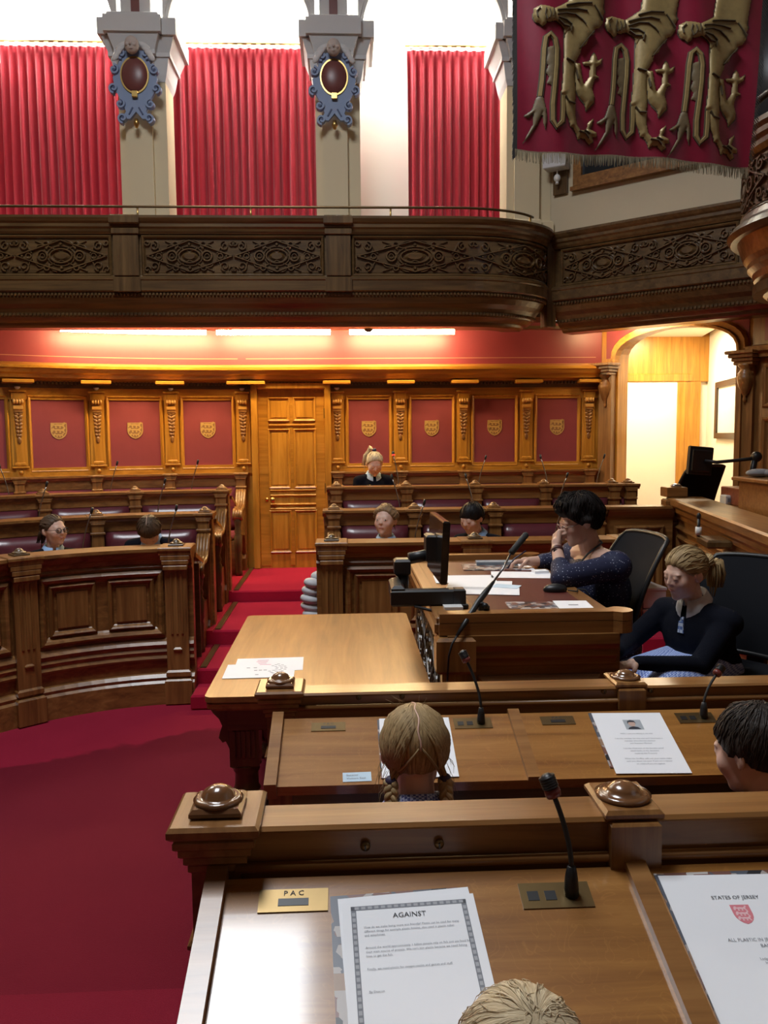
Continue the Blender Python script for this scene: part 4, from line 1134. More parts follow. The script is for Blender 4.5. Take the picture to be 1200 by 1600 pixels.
# brass plates with engraved letters, sockets and microphones on the near desks
def text_mesh(body, size, mapf, name, mat, parent, align='LEFT', h=.0006, sx=1.0):
    cu = bpy.data.curves.new('lettering', 'FONT'); cu.body = body; cu.size = size; cu.align_x = align; cu.resolution_u = 2
    o = bpy.data.objects.new('lettering', cu); COL.objects.link(o)
    dg = bpy.context.evaluated_depsgraph_get(); me = o.evaluated_get(dg).to_mesh()
    q = MB(); q.add([mapf(v.co.x*sx, v.co.y, h) for v in me.vertices], [tuple(p.vertices) for p in me.polygons])
    o.evaluated_get(dg).to_mesh_clear(); bpy.data.objects.remove(o); bpy.data.curves.remove(cu)
    return q.build(name, mat, parent, fix=False)
def letter_plate(mp, x, d, label, sc=1.0):
    c = mp(x, d, 0); t = wthing('desk_plate', label, 'plate', c, 'brass PAC plates on the sloping desks')
    q = MB(); sbox(q, mp, x-.055*sc, x+.055*sc, d-.022*sc, d+.022*sc, .0002, .0022); q.build('brass_sheet', 'old_brass', t)
    q = MB(); sbox(q, mp, x-.024*sc, x+.024*sc, d-.003*sc, d+.011*sc, .0022, .003); q.build('card_slot', 'black_plastic', t)
    text_mesh('P A C', .0135*sc, lambda u, v, h: mp(x+u, d-.009*sc-v, .0024+h), 'lettering', 'ink', t, 'CENTER')
letter_plate(N1, -.092, .048, 'brass plate engraved PAC beside the printed AGAINST sheet')
letter_plate(N2, -.062, .045, 'brass plate engraved PAC near the corner newel of the desk with the plaited girl', .92)
letter_plate(N2, .628, .042, 'brass plate engraved PAC between the divider and the sheet with a portrait', .92)
def desk_mic(mp, x, d, label, lean_px, h=.17, sc=1.0):
    c = mp(x, d, 0); t = wthing('desk_microphone', label, 'microphone', c, 'gooseneck microphones on the sloping desks')
    q = MB(); sbox(q, mp, x-.082*sc, x+.032*sc, d-.025*sc, d+.025*sc, .0002, .002); pl = q.build('brass_sheet', 'old_brass', t)
    for k, a in enumerate((-.062, -.034)):
        q = MB(); sbox(q, mp, x+(a-.009)*sc, x+(a+.009)*sc, d-.008*sc, d+.010*sc, .002, .0028); q.build('socket', 'black_plastic', pl)
    z0 = c[2]
    q = MB(); q.lathe([(.001, 0), (.012, 0), (.012, .012), (.0105, .03), (.007, .048), (.001, .05)], (c[0], c[1], z0), 14); q.build('base', 'black_plastic', t)
    lx, ly, hh = lean_px
    pts = [(c[0]+lx*(k/10)**1.7, c[1]+ly*(k/10)**1.5, z0+.045+(hh-.045)*k/10) for k in range(11)]
    MB().tube(pts, .0042, 8).build('gooseneck', 'black_rubber', t)
    p = Vector(pts[-1]); dr = (p-Vector(pts[-2])).normalized()
    MB().tube([p-dr*.002, p+dr*.004, p+dr*.012], [.012, .0135, .0125], 14).build('light_ring', 'ring_red', t)
    q = MB(); q.tube([p+dr*.010, p+dr*.016, p+dr*.030, p+dr*.036], [.011, .0125, .012, .006], 14)
    for k in range(5):
        q.tube([p+dr*(.014+.004*k), p+dr*(.016+.004*k)], .0136, 14)
    q.build('head', 'black_plastic', t)
simple('ring_red', (.16, .025, .02), rough=.35)
desk_mic(N1, .352, .055, 'black gooseneck microphone between the AGAINST sheet and the round boss', (-.026, .015, .16))
desk_mic(N2, .395, .045, 'black gooseneck microphone beside the girl with plaits', (-.040, .02, .185))
desk_mic(N2, 1.075, .045, 'black gooseneck microphone between the portrait sheet and the dark haired boy', (.05, .03, .125))

# ================================================================== PAPERS ON THE NEAR DESKS
def sheet(mp, x, d, w, l, ang, label, mat='paper', h0=.0005, th=.0012, name='paper_sheet', group=None):
    """sheet whose back left corner is (x, d) on the slope; returns thing and its own map"""
    ca, sa = math.cos(ang), math.sin(ang)
    f = lambda u, v, h: mp(x+u*ca+v*sa, d+v*ca-u*sa, h0+h)
    t = wthing(name, label, 'paper', f(w/2, l/2, 0), group)
    q = MB(); q.add([f(u, v, h) for u in (0, w) for v in (0, l) for h in (0, th)], [(0, 1, 3, 2), (4, 6, 7, 5), (0, 4, 5, 1), (2, 3, 7, 6), (0, 2, 6, 4), (1, 5, 7, 3)])
    q.build('page', mat, t)
    return t, (lambda u, v, h: f(u, v, th+h))
t, f = sheet(N1, -.034, .045, .205, .29, .05, 'photo magazine lying under the AGAINST sheet', 'magazine_print', .0004, .0035, 'magazine')
t, f = sheet(N1, -.022, .052, .21, .297, .075, 'white sheet lying under the printed AGAINST sheet', 'paper', .0042, .001)
t, f = sheet(N1, -.016, .060, .21, .297, .045, 'white sheet printed AGAINST with a grey greek key border', 'paper', .0054, .001)
q = MB()
for a, b, c_, d_ in ((.014, .196, .010, .018), (.014, .022, .010, .287), (.188, .196, .010, .287), (.014, .196, .279, .287)):
    q.add([f(u, v, .0002) for u, v in ((a, c_), (b, c_), (b, d_), (a, d_))], [(0, 1, 2, 3)])
q.build('grey_border', 'ink_grey', t)
q = MB()
for k in range(17):
    u = .020+.0103*k; q.add([f(a, b, .0004) for a, b in ((u, .0115), (u+.0065, .0115), (u+.0065, .0165), (u, .0165))], [(0, 1, 2, 3)])
for k in range(26):
    for u in (.0155, .1895):
        v = .022+.0102*k; q.add([f(a, b, .0004) for a, b in ((u, v), (u+.005, v), (u+.005, v+.0065), (u, v+.0065))], [(0, 1, 2, 3)])
simple('key_grey', (.42, .43, .46), rough=.7)
bk = q.build('border_keys', 'key_grey', t); bk['kind'] = 'stuff'
def lines(t, f, rows, size, u0, v0, dv, mat='ink_grey', align='LEFT'):
    for k, r in enumerate(rows):
        if r: text_mesh(r, size, lambda u, v, h: f(u0+u, v0+dv*k-v, h+.0004), 'lettering', mat, t, align)
lines(t, f, ['AGAINST'], .0125, .104, .036, .01, 'ink', 'CENTER')
lines(t, f, ['How do we make being more eco friendly? Plastic can be used for many', 'different things for example plastic bottles, also used in plastic tubes', 'and telephones.', '', '', 'Around the world approximately 1 billion people rely on fish and sea food for', 'their main source of protein. We can\'t ban plastic because we need fishing', 'lines to get the fish.', '', '', 'Finally, we need plastic for oxygen masks and games and stuff', '', '', '', '', 'By Deacon'], .0050, .032, .052, .0072)
t, f = sheet(N1, .498, .020, .21, .297, .0, 'photo magazine lying under the sheet with a red shield', 'magazine_print', .0004, .003, 'magazine')
t, f = sheet(N1, .503, .026, .225, .32, -.02, 'white sheet headed STATES OF JERSEY with a red shield', 'paper', .0036, .001)
lines(t, f, ['STATES OF JERSEY'], .0095, .108, .050, .01, 'ink', 'CENTER')
q = MB(); q.prism([(x*.030, y*.034) for x, y in SHIELD], 0, .0004, lambda u, v, h: f(.108+u, .078-v, h)); q.build('red_shield', 'ink_red', t)
q = MB()
for zc in (.30, 0, -.28): q.prism([(x*.027, (y*1.0+zc)*.032) for x, y in LION_SMALL], 0, .0006, lambda u, v, h: f(.108+u, .078-v, h))
simple('ink_pale', (.86, .55, .58), rough=.7); q.build('shield_lions', 'ink_pale', t)
lines(t, f, ['ALL PLASTIC IN JERSEY SHOULD BE', 'BANNED'], .0078, .125, .128, .0105, 'ink_grey', 'CENTER')
lines(t, f, ['Lodged au Greffe', 'by the pupils'], .0056, .118, .160, .0066, 'ink_grey', 'CENTER')
# second row
t, f = sheet(N2, .729, .012, .21, .25, -.03, 'photo magazine under the sheet with a small portrait', 'magazine_print', .0004, .003, 'magazine')
t, f = sheet(N2, .738, .014, .21, .275, -.03, 'white sheet with a small portrait photograph and printed lines', 'paper', .0036, .001)
q = MB(); q.add([f(u, v, .0003) for u, v in ((.085, .035), (.138, .035), (.138, .082), (.085, .082))], [(0, 1, 2, 3)])
simple('photo_grey', (.42, .46, .50), rough=.4); simple('photo_skin', (.58, .40, .33), rough=.5); simple('photo_dark', (.03, .035, .05), rough=.5)
ph = q.build('portrait_photo', 'photo_grey', t)
q = MB(); q.prism([(.108+.0105*math.cos(2*PI*i/14), .054+.014*math.sin(2*PI*i/14)) for i in range(14)], 0, .0002, lambda u, v, h: f(u, v, .0004+h)); q.build('portrait_face', 'photo_skin', ph)
q = MB(); q.prism([(.090, .081), (.096, .072), (.108, .067), (.122, .071), (.130, .081)], 0, .0002, lambda u, v, h: f(u, v, .0004+h)); q.build('portrait_jacket', 'photo_dark', ph)
q = MB(); q.prism([(.095, .056), (.097, .042), (.107, .037), (.118, .041), (.121, .054), (.116, .047), (.100, .047)], 0, .0002, lambda u, v, h: f(u, v, .0007+h)); q.build('portrait_hair', 'photo_dark', ph)
lines(t, f, ['Hello - you are sitting in my seat', '', 'I am the member for this seat and I have been a', 'member since the last election', 'and Assistant Minister', '', 'I am the Chairman of the Scrutiny panel', 'which looks at the decisions', 'made by the Treasury', '', 'When the Greffier calls out your name, make', 'sure you shout out pour if you are in favour', 'or contre if you are against'], .0072, .108, .104, .0112, 'ink_grey', 'CENTER')
t, f = sheet(N2, .084, .020, .205, .26, 0, 'photo magazine under the sheet in front of the girl with plaits', 'magazine_print', .0004, .003, 'magazine')
t, f = sheet(N2, .090, .016, .21, .265, -.01, 'white sheet lying in front of the girl with plaits', 'paper', .0036, .001)
t, f = sheet(N2, -.020, .252, .078, .037, .02, 'pale blue name card with two handwritten lines', 'paper_blue', .0005, .001, 'name_card')
lines(t, f, ['Senator', 'Visitors Seat'], .0105, .010, .015, .013, 'ink_grey')
# ================================================================== WRITING TABLE
tb = wthing('writing_table', 'large oak writing table with carved bulbous legs', 'table', (-.1, 3.88, 0))
TX0, TX1, TY0, TY1, TZ = -.56, .330, 3.15, 4.62, .72
def round_rect(x0, x1, y0, y1, r, n=5):
    out = []
    for cx_, cy_, a0 in ((x1-r, y1-r, 0), (x0+r, y1-r, PI/2), (x0+r, y0+r, PI), (x1-r, y0+r, 1.5*PI)):
        for i in range(n+1): out.append((cx_+r*math.cos(a0+PI/2*i/n), cy_+r*math.sin(a0+PI/2*i/n)))
    return out
q = MB()
for e, z0, z1, ins in ((.0, TZ-.022, TZ, .0), (-.010, TZ-.030, TZ-.022, 0), (-.004, TZ-.048, TZ-.030, 0), (-.022, TZ-.062, TZ-.048, 0)):
    q.prism(round_rect(TX0-e, TX1+e, TY0-e, TY1+e, .03), z0, z1)
q.build('table_top', 'table_oak', tb)
q = MB()
for x0, x1, y0, y1 in ((TX0+.07, TX1-.07, TY0+.12, TY0+.15), (TX0+.07, TX1-.07, TY1-.15, TY1-.12), (TX0+.07, TX0+.10, TY0+.13, TY1-.13), (TX1-.10, TX1-.07, TY0+.13, TY1-.13)):
    q.box(((x0+x1)/2, (y0+y1)/2, .60), (x1-x0, y1-y0, .12), ch=.005)
q.build('apron', 'dark_oak_x', tb)
for lx, sx_ in ((TX0+.13, -1), (TX1-.13, 1)):
    for ly, sy_ in ((TY0+.22, -1), (TY1-.22, 1)):
        q = MB()
        prof = [(.001, 0), (.075, 0), (.080, .03), (.070, .06), (.045, .075), (.052, .09), (.080, .125), (.095, .17), (.090, .205), (.060, .235), (.048, .25), (.058, .262), (.050, .275), (.048, .33), (.056, .345), (.050, .36), (.064, .37), (.001, .37)]
        q.lathe(prof, (lx, ly, 0), 22)
        q.box((lx, ly, .46), (.12, .12, .19), ch=.01)
        lg = q.build('leg', 'dark_oak_z', tb)
        q = MB()
        for k in range(12):   # gadroons of the bulb
            a = 2*PI*k/12
            q.tube([(lx+r*math.cos(a), ly+r*math.sin(a), z) for r, z in ((.062, .10), (.088, .135), (.096, .17), (.088, .205), (.060, .23))], [.008, .016, .018, .015, .006], 6)
        q.build('gadroons', 'dark_oak_z', lg)
        q = MB()   # scrolled bracket out to the table edge
        pl = [(0, .655), (.115, .655), (.118, .63), (.10, .60), (.075, .575), (.062, .545), (.072, .52), (.078, .495), (.062, .475), (.048, .48), (.03, .44), (.0, .40)]
        q.prism(pl, -.05, .05, lambda a, b, w_: (lx+sx_*(.03+a*.95), ly+w_, b)); q.build('bracket', 'dark_oak_z', lg)
        q = MB()
        for k in range(5): q.box((lx+(-.04+.02*k), ly+sy_*.062, .47), (.011, .014, .12), ch=.004)
        q.sphere((lx, ly+sy_*.062, .575), (.045, .014, .035), 8)
        q.build('carving', 'dark_oak_z', lg)
flat = lambda x, y, z: (x, y, z)
def flat_sheet(x, y, w, l, ang, z, label, mat='paper', th=.0008, name='paper_sheet', group=None, cat='paper'):
    """sheet lying flat, far left corner (x, y)"""
    ca, sa = math.cos(ang), math.sin(ang)
    f = lambda u, v, h: (x+u*ca+v*sa, y+u*sa-v*ca, z+h)
    t = wthing(name, label, cat, f(w/2, l/2, 0), group)
    q = MB(); q.add([f(u, v, h) for u in (0, w) for v in (0, l) for h in (0, th)], [(0, 1, 3, 2), (4, 6, 7, 5), (0, 4, 5, 1), (2, 3, 7, 6), (0, 2, 6, 4), (1, 5, 7, 3)])
    q.build('page', mat, t)
    return t, (lambda u, v, h: f(u, v, th+h))
t, f = flat_sheet(-.50, 3.70, .297, .21, .03, TZ+.0005, 'white seating plan sheet lying under another on the writing table')
t, f = flat_sheet(-.53, 3.60, .297, .21, .02, TZ+.0016, 'uppermost seating plan sheet on the writing table with pink lines')
q = MB()
for k, (a, b) in enumerate(((.125, .175), (.122, .172), (.132, .168))): q.add([f(u, v, .0003) for u, v in ((a, -.062+.024*k), (b, -.062+.024*k), (b, -.057+.024*k), (a, -.057+.024*k))], [(0, 1, 2, 3)])
q.add([f(u, v, .0003) for u, v in ((.14, .012), (.19, .012), (.19, .017), (.14, .017))], [(0, 1, 2, 3)])
q.build('pink_lines', 'ink_pink', t)
q = MB()
for R_, n_ in ((.055, 6), (.075, 7), (.092, 8)):
    for k in range(n_):
        a = -1.1+2.0*k/(n_-1); u, v = .165+R_*math.cos(a), .075-R_*math.sin(a)*.9
        q.add([f(u+du, v+dv, .0003) for du, dv in ((-.006, -.003), (.006, -.003), (.006, .003), (-.006, .003))], [(0, 1, 2, 3)])
for u, v in ((.095, .06), (.125, .06), (.13, .10), (.15, .10), (.17, .10), (.14, .165)): q.add([f(u+du, v+dv, .0003) for du, dv in ((-.007, -.004), (.007, -.004), (.007, .004), (-.007, .004))], [(0, 1, 2, 3)])
mk = q.build('seat_marks', 'ink_grey', t); mk['kind'] = 'stuff'

# ================================================================== CLERKS' DESK
cd = wthing('clerk_desk', 'panelled oak clerk desk with dark leather top and rounded rail ends', 'desk', (.7, 3.9, .25))
KX0, KX1, KY0, KY1, KZ = .375, 1.06, 3.10, 4.64, 1.015
q = MB(); q.box(((KX0+KX1)/2, (KY0+KY1)/2, KZ-.02), (KX1-KX0, KY1-KY0, .04), ch=.008); q.build('desk_top', 'desk_rail_z', cd)
q = MB(); q.box(((KX0+KX1)/2+.03, (KY0+KY1)/2, KZ+.001), (KX1-KX0-.22, KY1-KY0-.20, .004)); q.build('leather_inlay', 'leather_desk', cd)
def rounded_rail(y, nm):
    q = MB()
    pts = [(KX0-.03, y-.035), (KX1-.05, y-.035)]+[(KX1-.02+.055*math.cos(-PI/2+PI*i/10), y+.055*math.sin(-PI/2+PI*i/10)) for i in range(11)]+[(KX1-.05, y+.035), (KX0-.03, y+.035)]
    q.prism(pts, KZ-.002, KZ+.032); q.prism([(a, b) for a, b in pts], KZ-.05, KZ-.004); q.build(nm, 'desk_rail', cd)
rounded_rail(KY0, 'end_rail'); rounded_rail(KY1, 'end_rail')
q = MB(); q.box((KX0-.01, (KY0+KY1)/2, KZ+.004), (.055, KY1-KY0, .02), ch=.005); q.box((KX0-.03, (KY0+KY1)/2, KZ-.03), (.03, KY1-KY0, .05), ch=.01); q.build('side_rail', 'desk_rail_z', cd)
# near face
P_k = Path([(KX0, KY0), (KX1-.03, KY0)])
q = MB(); q.box(((KX0+KX1)/2, KY0+.03, (KZ-.04+.25)/2), (KX1-KX0-.02, .06, KZ-.29)); q.build('end_board', 'oak_x', cd)
q = MB(); q.sweep([(0, .84), (.016, .84), (.02, .86), (.034, .875), (.034, .90), (.05, .925), (.05, .965), (0, .965)], P_k.rail()); q.build('moulding', 'oak_x', cd)
q = MB(); frame(q, P_k, .12, P_k.L-.06, .42, .80, .05, .03); frame(q, P_k, .19, P_k.L-.13, .49, .73, .03, .02); q.build('end_panel', 'oak_x', cd)
q = MB(); q.box((KX0+.03, KY0-.008, .60), (.10, .06, .70), ch=.008); q.box((KX0+.03, KY0-.02, .89), (.15, .09, .14), ch=.012); q.build('corner_post', 'oak_z', cd)
# side towards the writing table: open pierced grille between mouldings
P_s = Path([(KX0, KY1), (KX0, KY0)])
q = MB(); q.box((KX0+.05, (KY0+KY1)/2, .62), (.03, KY1-KY0-.05, .74)); q.build('side_board', 'dark_oak_y', cd)
q = MB()
for k in range(3):
    W_ = (P_s.L-.16)/3; c0 = .08+W_*(k+.5)
    motif(q, lambda u, v, o: P_s.mp(c0+u, .70+v, -.03+o), W_, .34)
q.build('pierced_carving', 'dark_oak_y', cd)
q = MB()
for z0, z1, o_ in ((.90, .97, .02), (.46, .52, .0), (.25, .38, .01)): slab(q, P_s, 0, P_s.L, z0, z1, -.05, o_)
q.build('side_moulding', 'oak_y', cd)
q = MB(); q.box((KX1-.04, (KY0+KY1)/2, .93), (.03, KY1-KY0-.12, .08)); q.build('knee_rail', 'oak_y', cd)
q = MB(); q.box(((KX0+KX1)/2, KY1-.03, (KZ-.04+.25)/2), (KX1-KX0-.02, .06, KZ-.29)); q.build('end_board', 'oak_x', cd)
Z = KZ+.0035
g = 'papers on the clerk desk'
t, f = flat_sheet(.62, 4.44, .30, .20, -.08, Z, 'glossy magazine lying under folders at the far end of the clerk desk', 'magazine_print', .004, 'magazine')
t, f = flat_sheet(.84, 4.44, .15, .21, -.06, Z, 'white leaflet with a small crest beside the far magazine', group=g); q = MB(); q.add([f(u, v, .0003) for u, v in ((.05, .09), (.09, .09), (.09, .11), (.05, .11))], [(0, 1, 2, 3)]); q.build('crest_mark', 'ink_grey', t)
simple('folder_blue', (.24, .30, .36), rough=.5); simple('yellow_note', (.75, .55, .12), rough=.6)
t, f = flat_sheet(.70, 4.46, .22, .075, -.05, Z+.0045, 'grey blue folder lying on the far magazine', 'folder_blue', .016, 'folder')
t, f = flat_sheet(.96, 4.46, .06, .04, -.1, Z+.003, 'small yellow note at the far end of the clerk desk', 'yellow_note', .002, 'note')
t, f = flat_sheet(.74, 4.20, .297, .19, -.16, Z, 'white sheet lying askew before the writing hand', group=g)
t, f = flat_sheet(.43, 4.10, .297, .21, -.04, Z, 'white sheet beside the foot of the monitor arm', group=g)
t, f = flat_sheet(.50, 3.96, .297, .21, -.22, Z+.0012, 'white sheet pile in the middle of the clerk desk', group=g)
t, f = flat_sheet(.50, 3.80, .297, .20, -.20, Z+.0024, 'white sheet closest to the near magazine on the clerk desk', group=g)
q = MB()
for k in range(5): q.add([f(u, v, .0003) for u, v in ((.03, .03+.012*k), (.15, .03+.012*k), (.15, .034+.012*k), (.03, .034+.012*k))], [(0, 1, 2, 3)])
pr_ = q.build('printed_lines', 'ink_grey', t); pr_['kind'] = 'stuff'
t, f = flat_sheet(.70, 3.82, .12, .085, -.45, Z+.0036, 'pale blue slip lying across the white sheets', 'paper_blue', .0012, 'paper_slip')
t, f = flat_sheet(.66, 3.40, .25, .19, -.06, Z, 'glossy magazine at the near end of the clerk desk', 'magazine_print', .004, 'magazine')
t, f = flat_sheet(.86, 3.40, .14, .19, -.07, Z+.0045, 'white leaflet with a small crest beside the near magazine', group=g); q = MB(); q.add([f(u, v, .0003) for u, v in ((.05, .08), (.09, .08), (.09, .095), (.05, .095))], [(0, 1, 2, 3)]); q.build('crest_mark', 'ink_grey', t)
t, f = flat_sheet(.94, 4.15, .075, .05, .15, Z, 'crumpled white tissue beside the writing hand', 'paper', .014, 'tissue')
t, f = flat_sheet(.385, 3.30, .075, .06, .0, KZ+.002, 'small white block at the foot of the monitor arm', 'white_plastic', .02, 'adhesive_block', cat='block')
# computer mouse
ms = wthing('computer_mouse', 'black computer mouse with a cable on the clerk desk', 'mouse', (.93, 3.62, Z))
q = MB(); q.sphere((.93, 3.63, Z+.010), (.055, .032, .026), 12); q.build('body', 'black_plastic', ms)
q = MB(); q.tube([(.985, 3.62, Z+.006), (1.02, 3.60, Z+.004), (1.04, 3.66, Z+.004), (1.07, 3.64, Z+.004), (1.10, 3.63, Z-.04)], .003, 6); q.build('cable', 'black_rubber', ms)

# monitor on its arm, screen towards the clerk
mo = wthing('monitor', 'flat black monitor seen edge on, on a jointed arm', 'monitor', (.46, 3.42, KZ))
mrot = Matrix.Rotation(math.radians(1), 4, 'Z') @ Matrix.Rotation(math.radians(3), 4, 'Y')
q = MB(); q.box((.40, 3.60, 1.235), (.030, .46, .265), m=mrot, ch=.006)
simple('black_gloss', (.014, .012, .011), rough=.16, coat=.3)
q.build('screen_housing', 'black_gloss', mo)
q = MB(); q.box((.4165, 3.60, 1.236), (.003, .43, .235), m=mrot); q.build('screen', 'dark_glass', mo)
q = MB(); q.box((.365, 3.60, 1.23), (.045, .11, .12), ch=.008); q.tube([(.37, 3.60, 1.20), (.27, 3.58, 1.185)], .026, 12); q.build('mount', 'black_plastic', mo)
ar = MB(); ar.box((.235, 3.52, 1.16), (.07, .08, .07), ch=.01); ar.tube([(.235, 3.52, 1.13), (.235, 3.50, 1.05)], .028, 12)
ar.box((.325, 3.33, 1.062), (.30, .05, .068), m=Matrix.Rotation(0.0, 4, 'Z'), ch=.008); ar.box((.205, 3.42, 1.075), (.055, .22, .075), ch=.012)
ar.build('arm', 'black_plastic', mo)
q = MB(); q.box((.455, 3.33, 1.055), (.05, .06, .085), ch=.006); q.tube([(.46, 3.33, 1.06), (.46, 3.33, KZ+.0)], .022, 12); q.box((.46, 3.33, KZ+.012), (.06, .07, .02), ch=.004); q.build('clamp', 'black_plastic', mo)
q = MB(); q.tube([(.27, 3.31, 1.03), (.34, 3.30, 1.012), (.40, 3.30, 1.02), (.43, 3.30, 1.0), (.437, 3.30, KZ+.005)], .006, 6); q.build('cable', 'black_rubber', mo)
# large gooseneck microphone on the desk corner
bm_ = wthing('clip_microphone', 'long black microphone in a stand clip, angled over the clerk desk', 'microphone', (.52, 3.14, KZ+.03))
b0 = Vector((.405, 3.02, .975)); b1 = Vector((.50, 3.13, 1.075)); b2 = Vector((.575, 3.20, 1.145)); b3 = Vector((.655, 3.27, 1.245)); b4 = Vector((.735, 3.34, 1.315))
q = MB(); q.tube([b0, b0.lerp(b1, .5), b1, b1.lerp(b2, .5), b2], [.006, .011, .013, .012, .006], 10); q.build('barrel', 'black_plastic', bm_)
q = MB(); q.tube([b2, b2.lerp(b3, .5)+Vector((.004, 0, -.004)), b3], .0042, 8); q.build('gooseneck', 'steel', bm_)
q = MB(); q.tube([b3, b3.lerp(b4, .05), b3.lerp(b4, .95), b4], [.006, .0135, .0135, .010], 12); q.build('foam_head', 'black_rubber', bm_)
q = MB(); q.box((.515, 3.135, KZ+.045), (.022, .03, .04), ch=.004); q.lathe([(.001, 0), (.018, 0), (.018, .016), (.001, .016)], (.53, 3.135, KZ+.032), 12); q.sphere((.528, 3.12, KZ+.05), .013, 8); q.build('clip', 'black_plastic', bm_)
q = MB(); q.tube([b0, (.385, 3.0, .95), (.375, 3.02, .90), (.37, 3.03, .80)], .004, 6); q.build('cable', 'black_rubber', bm_)

# ================================================================== OFFICE CHAIRS
def office_chair(label, loc, rz, seat_h=.47, back_h=.60, w=.48, lean=.16, arms=True):
    """faces local -y"""
    t = thing('office_chair', label, 'chair', loc, rz, 'black mesh office chairs'); BASE[t.name] = (0, 0, 0)
    q = MB(); pr = []
    n = 12; m_ = 10; vs = []; fs = []
    for j in range(m_+1):
        v = j/m_; z = seat_h+.06+back_h*v
        ww = w*(.84+.22*math.sin(PI*min(1, v*.75+.12)))*(1 if v < .93 else .97)
        for i in range(n+1):
            u = i/n*2-1
            y = .20+lean*v+.04*math.sin(PI*v)*-1-.05*u*u*(1-.3*v)
            vs.append((u*ww/2, y, z-.012*abs(u)**4*(v > .9)))
    k = len(vs)
    vs += [(x, y+.012, z) for x, y, z in vs]
    for j in range(m_):
        for i in range(n):
            a = j*(n+1)+i; fs += [(a, a+1, a+n+2, a+n+1), (k+a, k+a+n+1, k+a+n+2, k+a+1)]
    q.add(vs, fs, True); q.build('back_mesh', 'mesh_fabric', t)
    rim = [vs[i] for i in range(n+1)]+[vs[j*(n+1)+n] for j in range(1, m_+1)]+[vs[m_*(n+1)+i] for i in range(n-1, -1, -1)]+[vs[j*(n+1)] for j in range(m_-1, -1, -1)]
    q = MB(); q.tube([(x, y+.006, z) for x, y, z in rim], .013, 8); q.build('back_frame', 'black_plastic', t)
    q = MB(); q.box((0, -.02, seat_h), (w*.98, .46, .07), ch=.03); q.build('seat', 'mesh_fabric', t)
    q = MB(); q.box((0, .27, seat_h+.03), (.08, .04, .22), ch=.01); q.box((0, .05, seat_h-.06), (.16, .2, .05), ch=.01); q.build('mechanism', 'black_plastic', t)
    q = MB(); q.lathe([(.001, .08), (.035, .08), (.03, .2), (.022, .21), (.022, seat_h-.06), (.001, seat_h-.06)], (0, .03, 0), 14); q.build('gas_lift', 'chrome', t)
    for k in range(5):
        a = 2*PI*k/5+.3
        q = MB(); q.tube([(0, .03, .10), (.14*math.cos(a), .03+.14*math.sin(a), .095), (.29*math.cos(a), .03+.29*math.sin(a), .065)], [.024, .022, .014], 8)
        lg = q.build('leg', 'black_plastic', t)
        q = MB(); q.lathe([(.001, -.014), (.026, -.014), (.028, 0), (.026, .014), (.001, .014)], (.29*math.cos(a), .03+.29*math.sin(a), .028), 12, Matrix.Rotation(PI/2, 4, 'X')); q.build('castor', 'black_rubber', lg)
    if arms:
        for sg in (-1, 1):
            q = MB(); q.tube([(sg*w*.42, .10, seat_h-.02), (sg*w*.56, .10, seat_h+.02), (sg*w*.57, .08, seat_h+.16)], .014, 8); q.box((sg*w*.57, .03, seat_h+.175), (.06, .24, .025), ch=.01); q.build('armrest', 'black_plastic', t)
    return t
PZ = .25
office_chair('black mesh office chair with the woman in the dotted blouse', (1.20, 4.10, PZ), -PI/2+.12, .46, .44, arms=False)
office_chair('black mesh office chair with the seated girl holding a blue checked skirt', (1.64, 3.46, PZ), -PI/2+.62, .42, .42, .54, arms=False)
office_chair('empty black mesh office chair on the dais before the passage', (2.80, 6.88, .40), PI+.35, .50, .50, .40)

# ================================================================== DAIS
da = wthing('dais_enclosure', 'panelled oak dais front with moulded capping beside the clerks', 'desk', (2.3, 5.0, .0))
P_d = Path([(2.58, 6.38), (2.13, 4.0), (1.93, 2.9)])
q = MB(); slab(q, P_d, 0, P_d.L, 0, 1.16, -.08, 0); q.build('front_board', 'oak_y', da)
q = MB(); q.sweep([(-.20, 1.12), (.0, 1.06), (.02, 1.075), (.02, 1.10), (.045, 1.125), (.045, 1.15), (.07, 1.175), (.07, 1.215), (.055, 1.225), (-.20, 1.225)], P_d.rail()); q.build('capping', 'oak_y', da)
q = MB(); q.sweep([(0, .985), (.015, .985), (.025, 1.0), (.012, 1.015), (0, 1.02)], P_d.rail()); q.sweep([(0, .25), (.04, .25), (.04, .40), (.02, .43), (0, .44)], P_d.rail()); q.build('moulding', 'oak_y', da)
for k in range(5):
    s0 = .20+.70*k
    q = MB(); frame(q, P_d, s0, s0+.58, .50, .95, .05, .03); frame(q, P_d, s0+.09, s0+.49, .58, .87, .03, .02); q.build('front_panel', 'oak_z', da)
x, y, nx, ny = P_d.at(.06)
q = MB(); q.box((x+nx*.02, y+ny*.02, .60), (.13, .10, 1.1), P_d.rz(.06), ch=.01); q.box((x+nx*.02, y+ny*.02, 1.175), (.19, .16, .07), P_d.rz(.06), ch=.012); q.box((x+nx*.02, y+ny*.02, 1.03), (.15, .13, .03), P_d.rz(.06), ch=.008); q.build('corner_post', 'oak_z', da)
# panelled end joining the middle bench to the dais
je = wthing('dais_return', 'short panelled oak return between the plum bench and the dais', 'desk', (2.3, 6.2, .2))
P_j = Path([(1.99, 6.22), (2.50, 6.22)])
q = MB(); slab(q, P_j, 0, P_j.L, .0, 1.13, -.05, 0); q.build('front_board', 'oak_x', je)
q = MB(); q.sweep([(-.12, 1.12), (.0, 1.08), (.02, 1.10), (.04, 1.13), (.05, 1.15), (.05, 1.168), (-.12, 1.168)], P_j.rail()); q.build('capping', 'oak_x', je)
q = MB(); frame(q, P_j, .05, .44, .45, 1.02, .05, .03); frame(q, P_j, .12, .37, .53, .94, .03, .02); q.build('front_panel', 'oak_z', je)
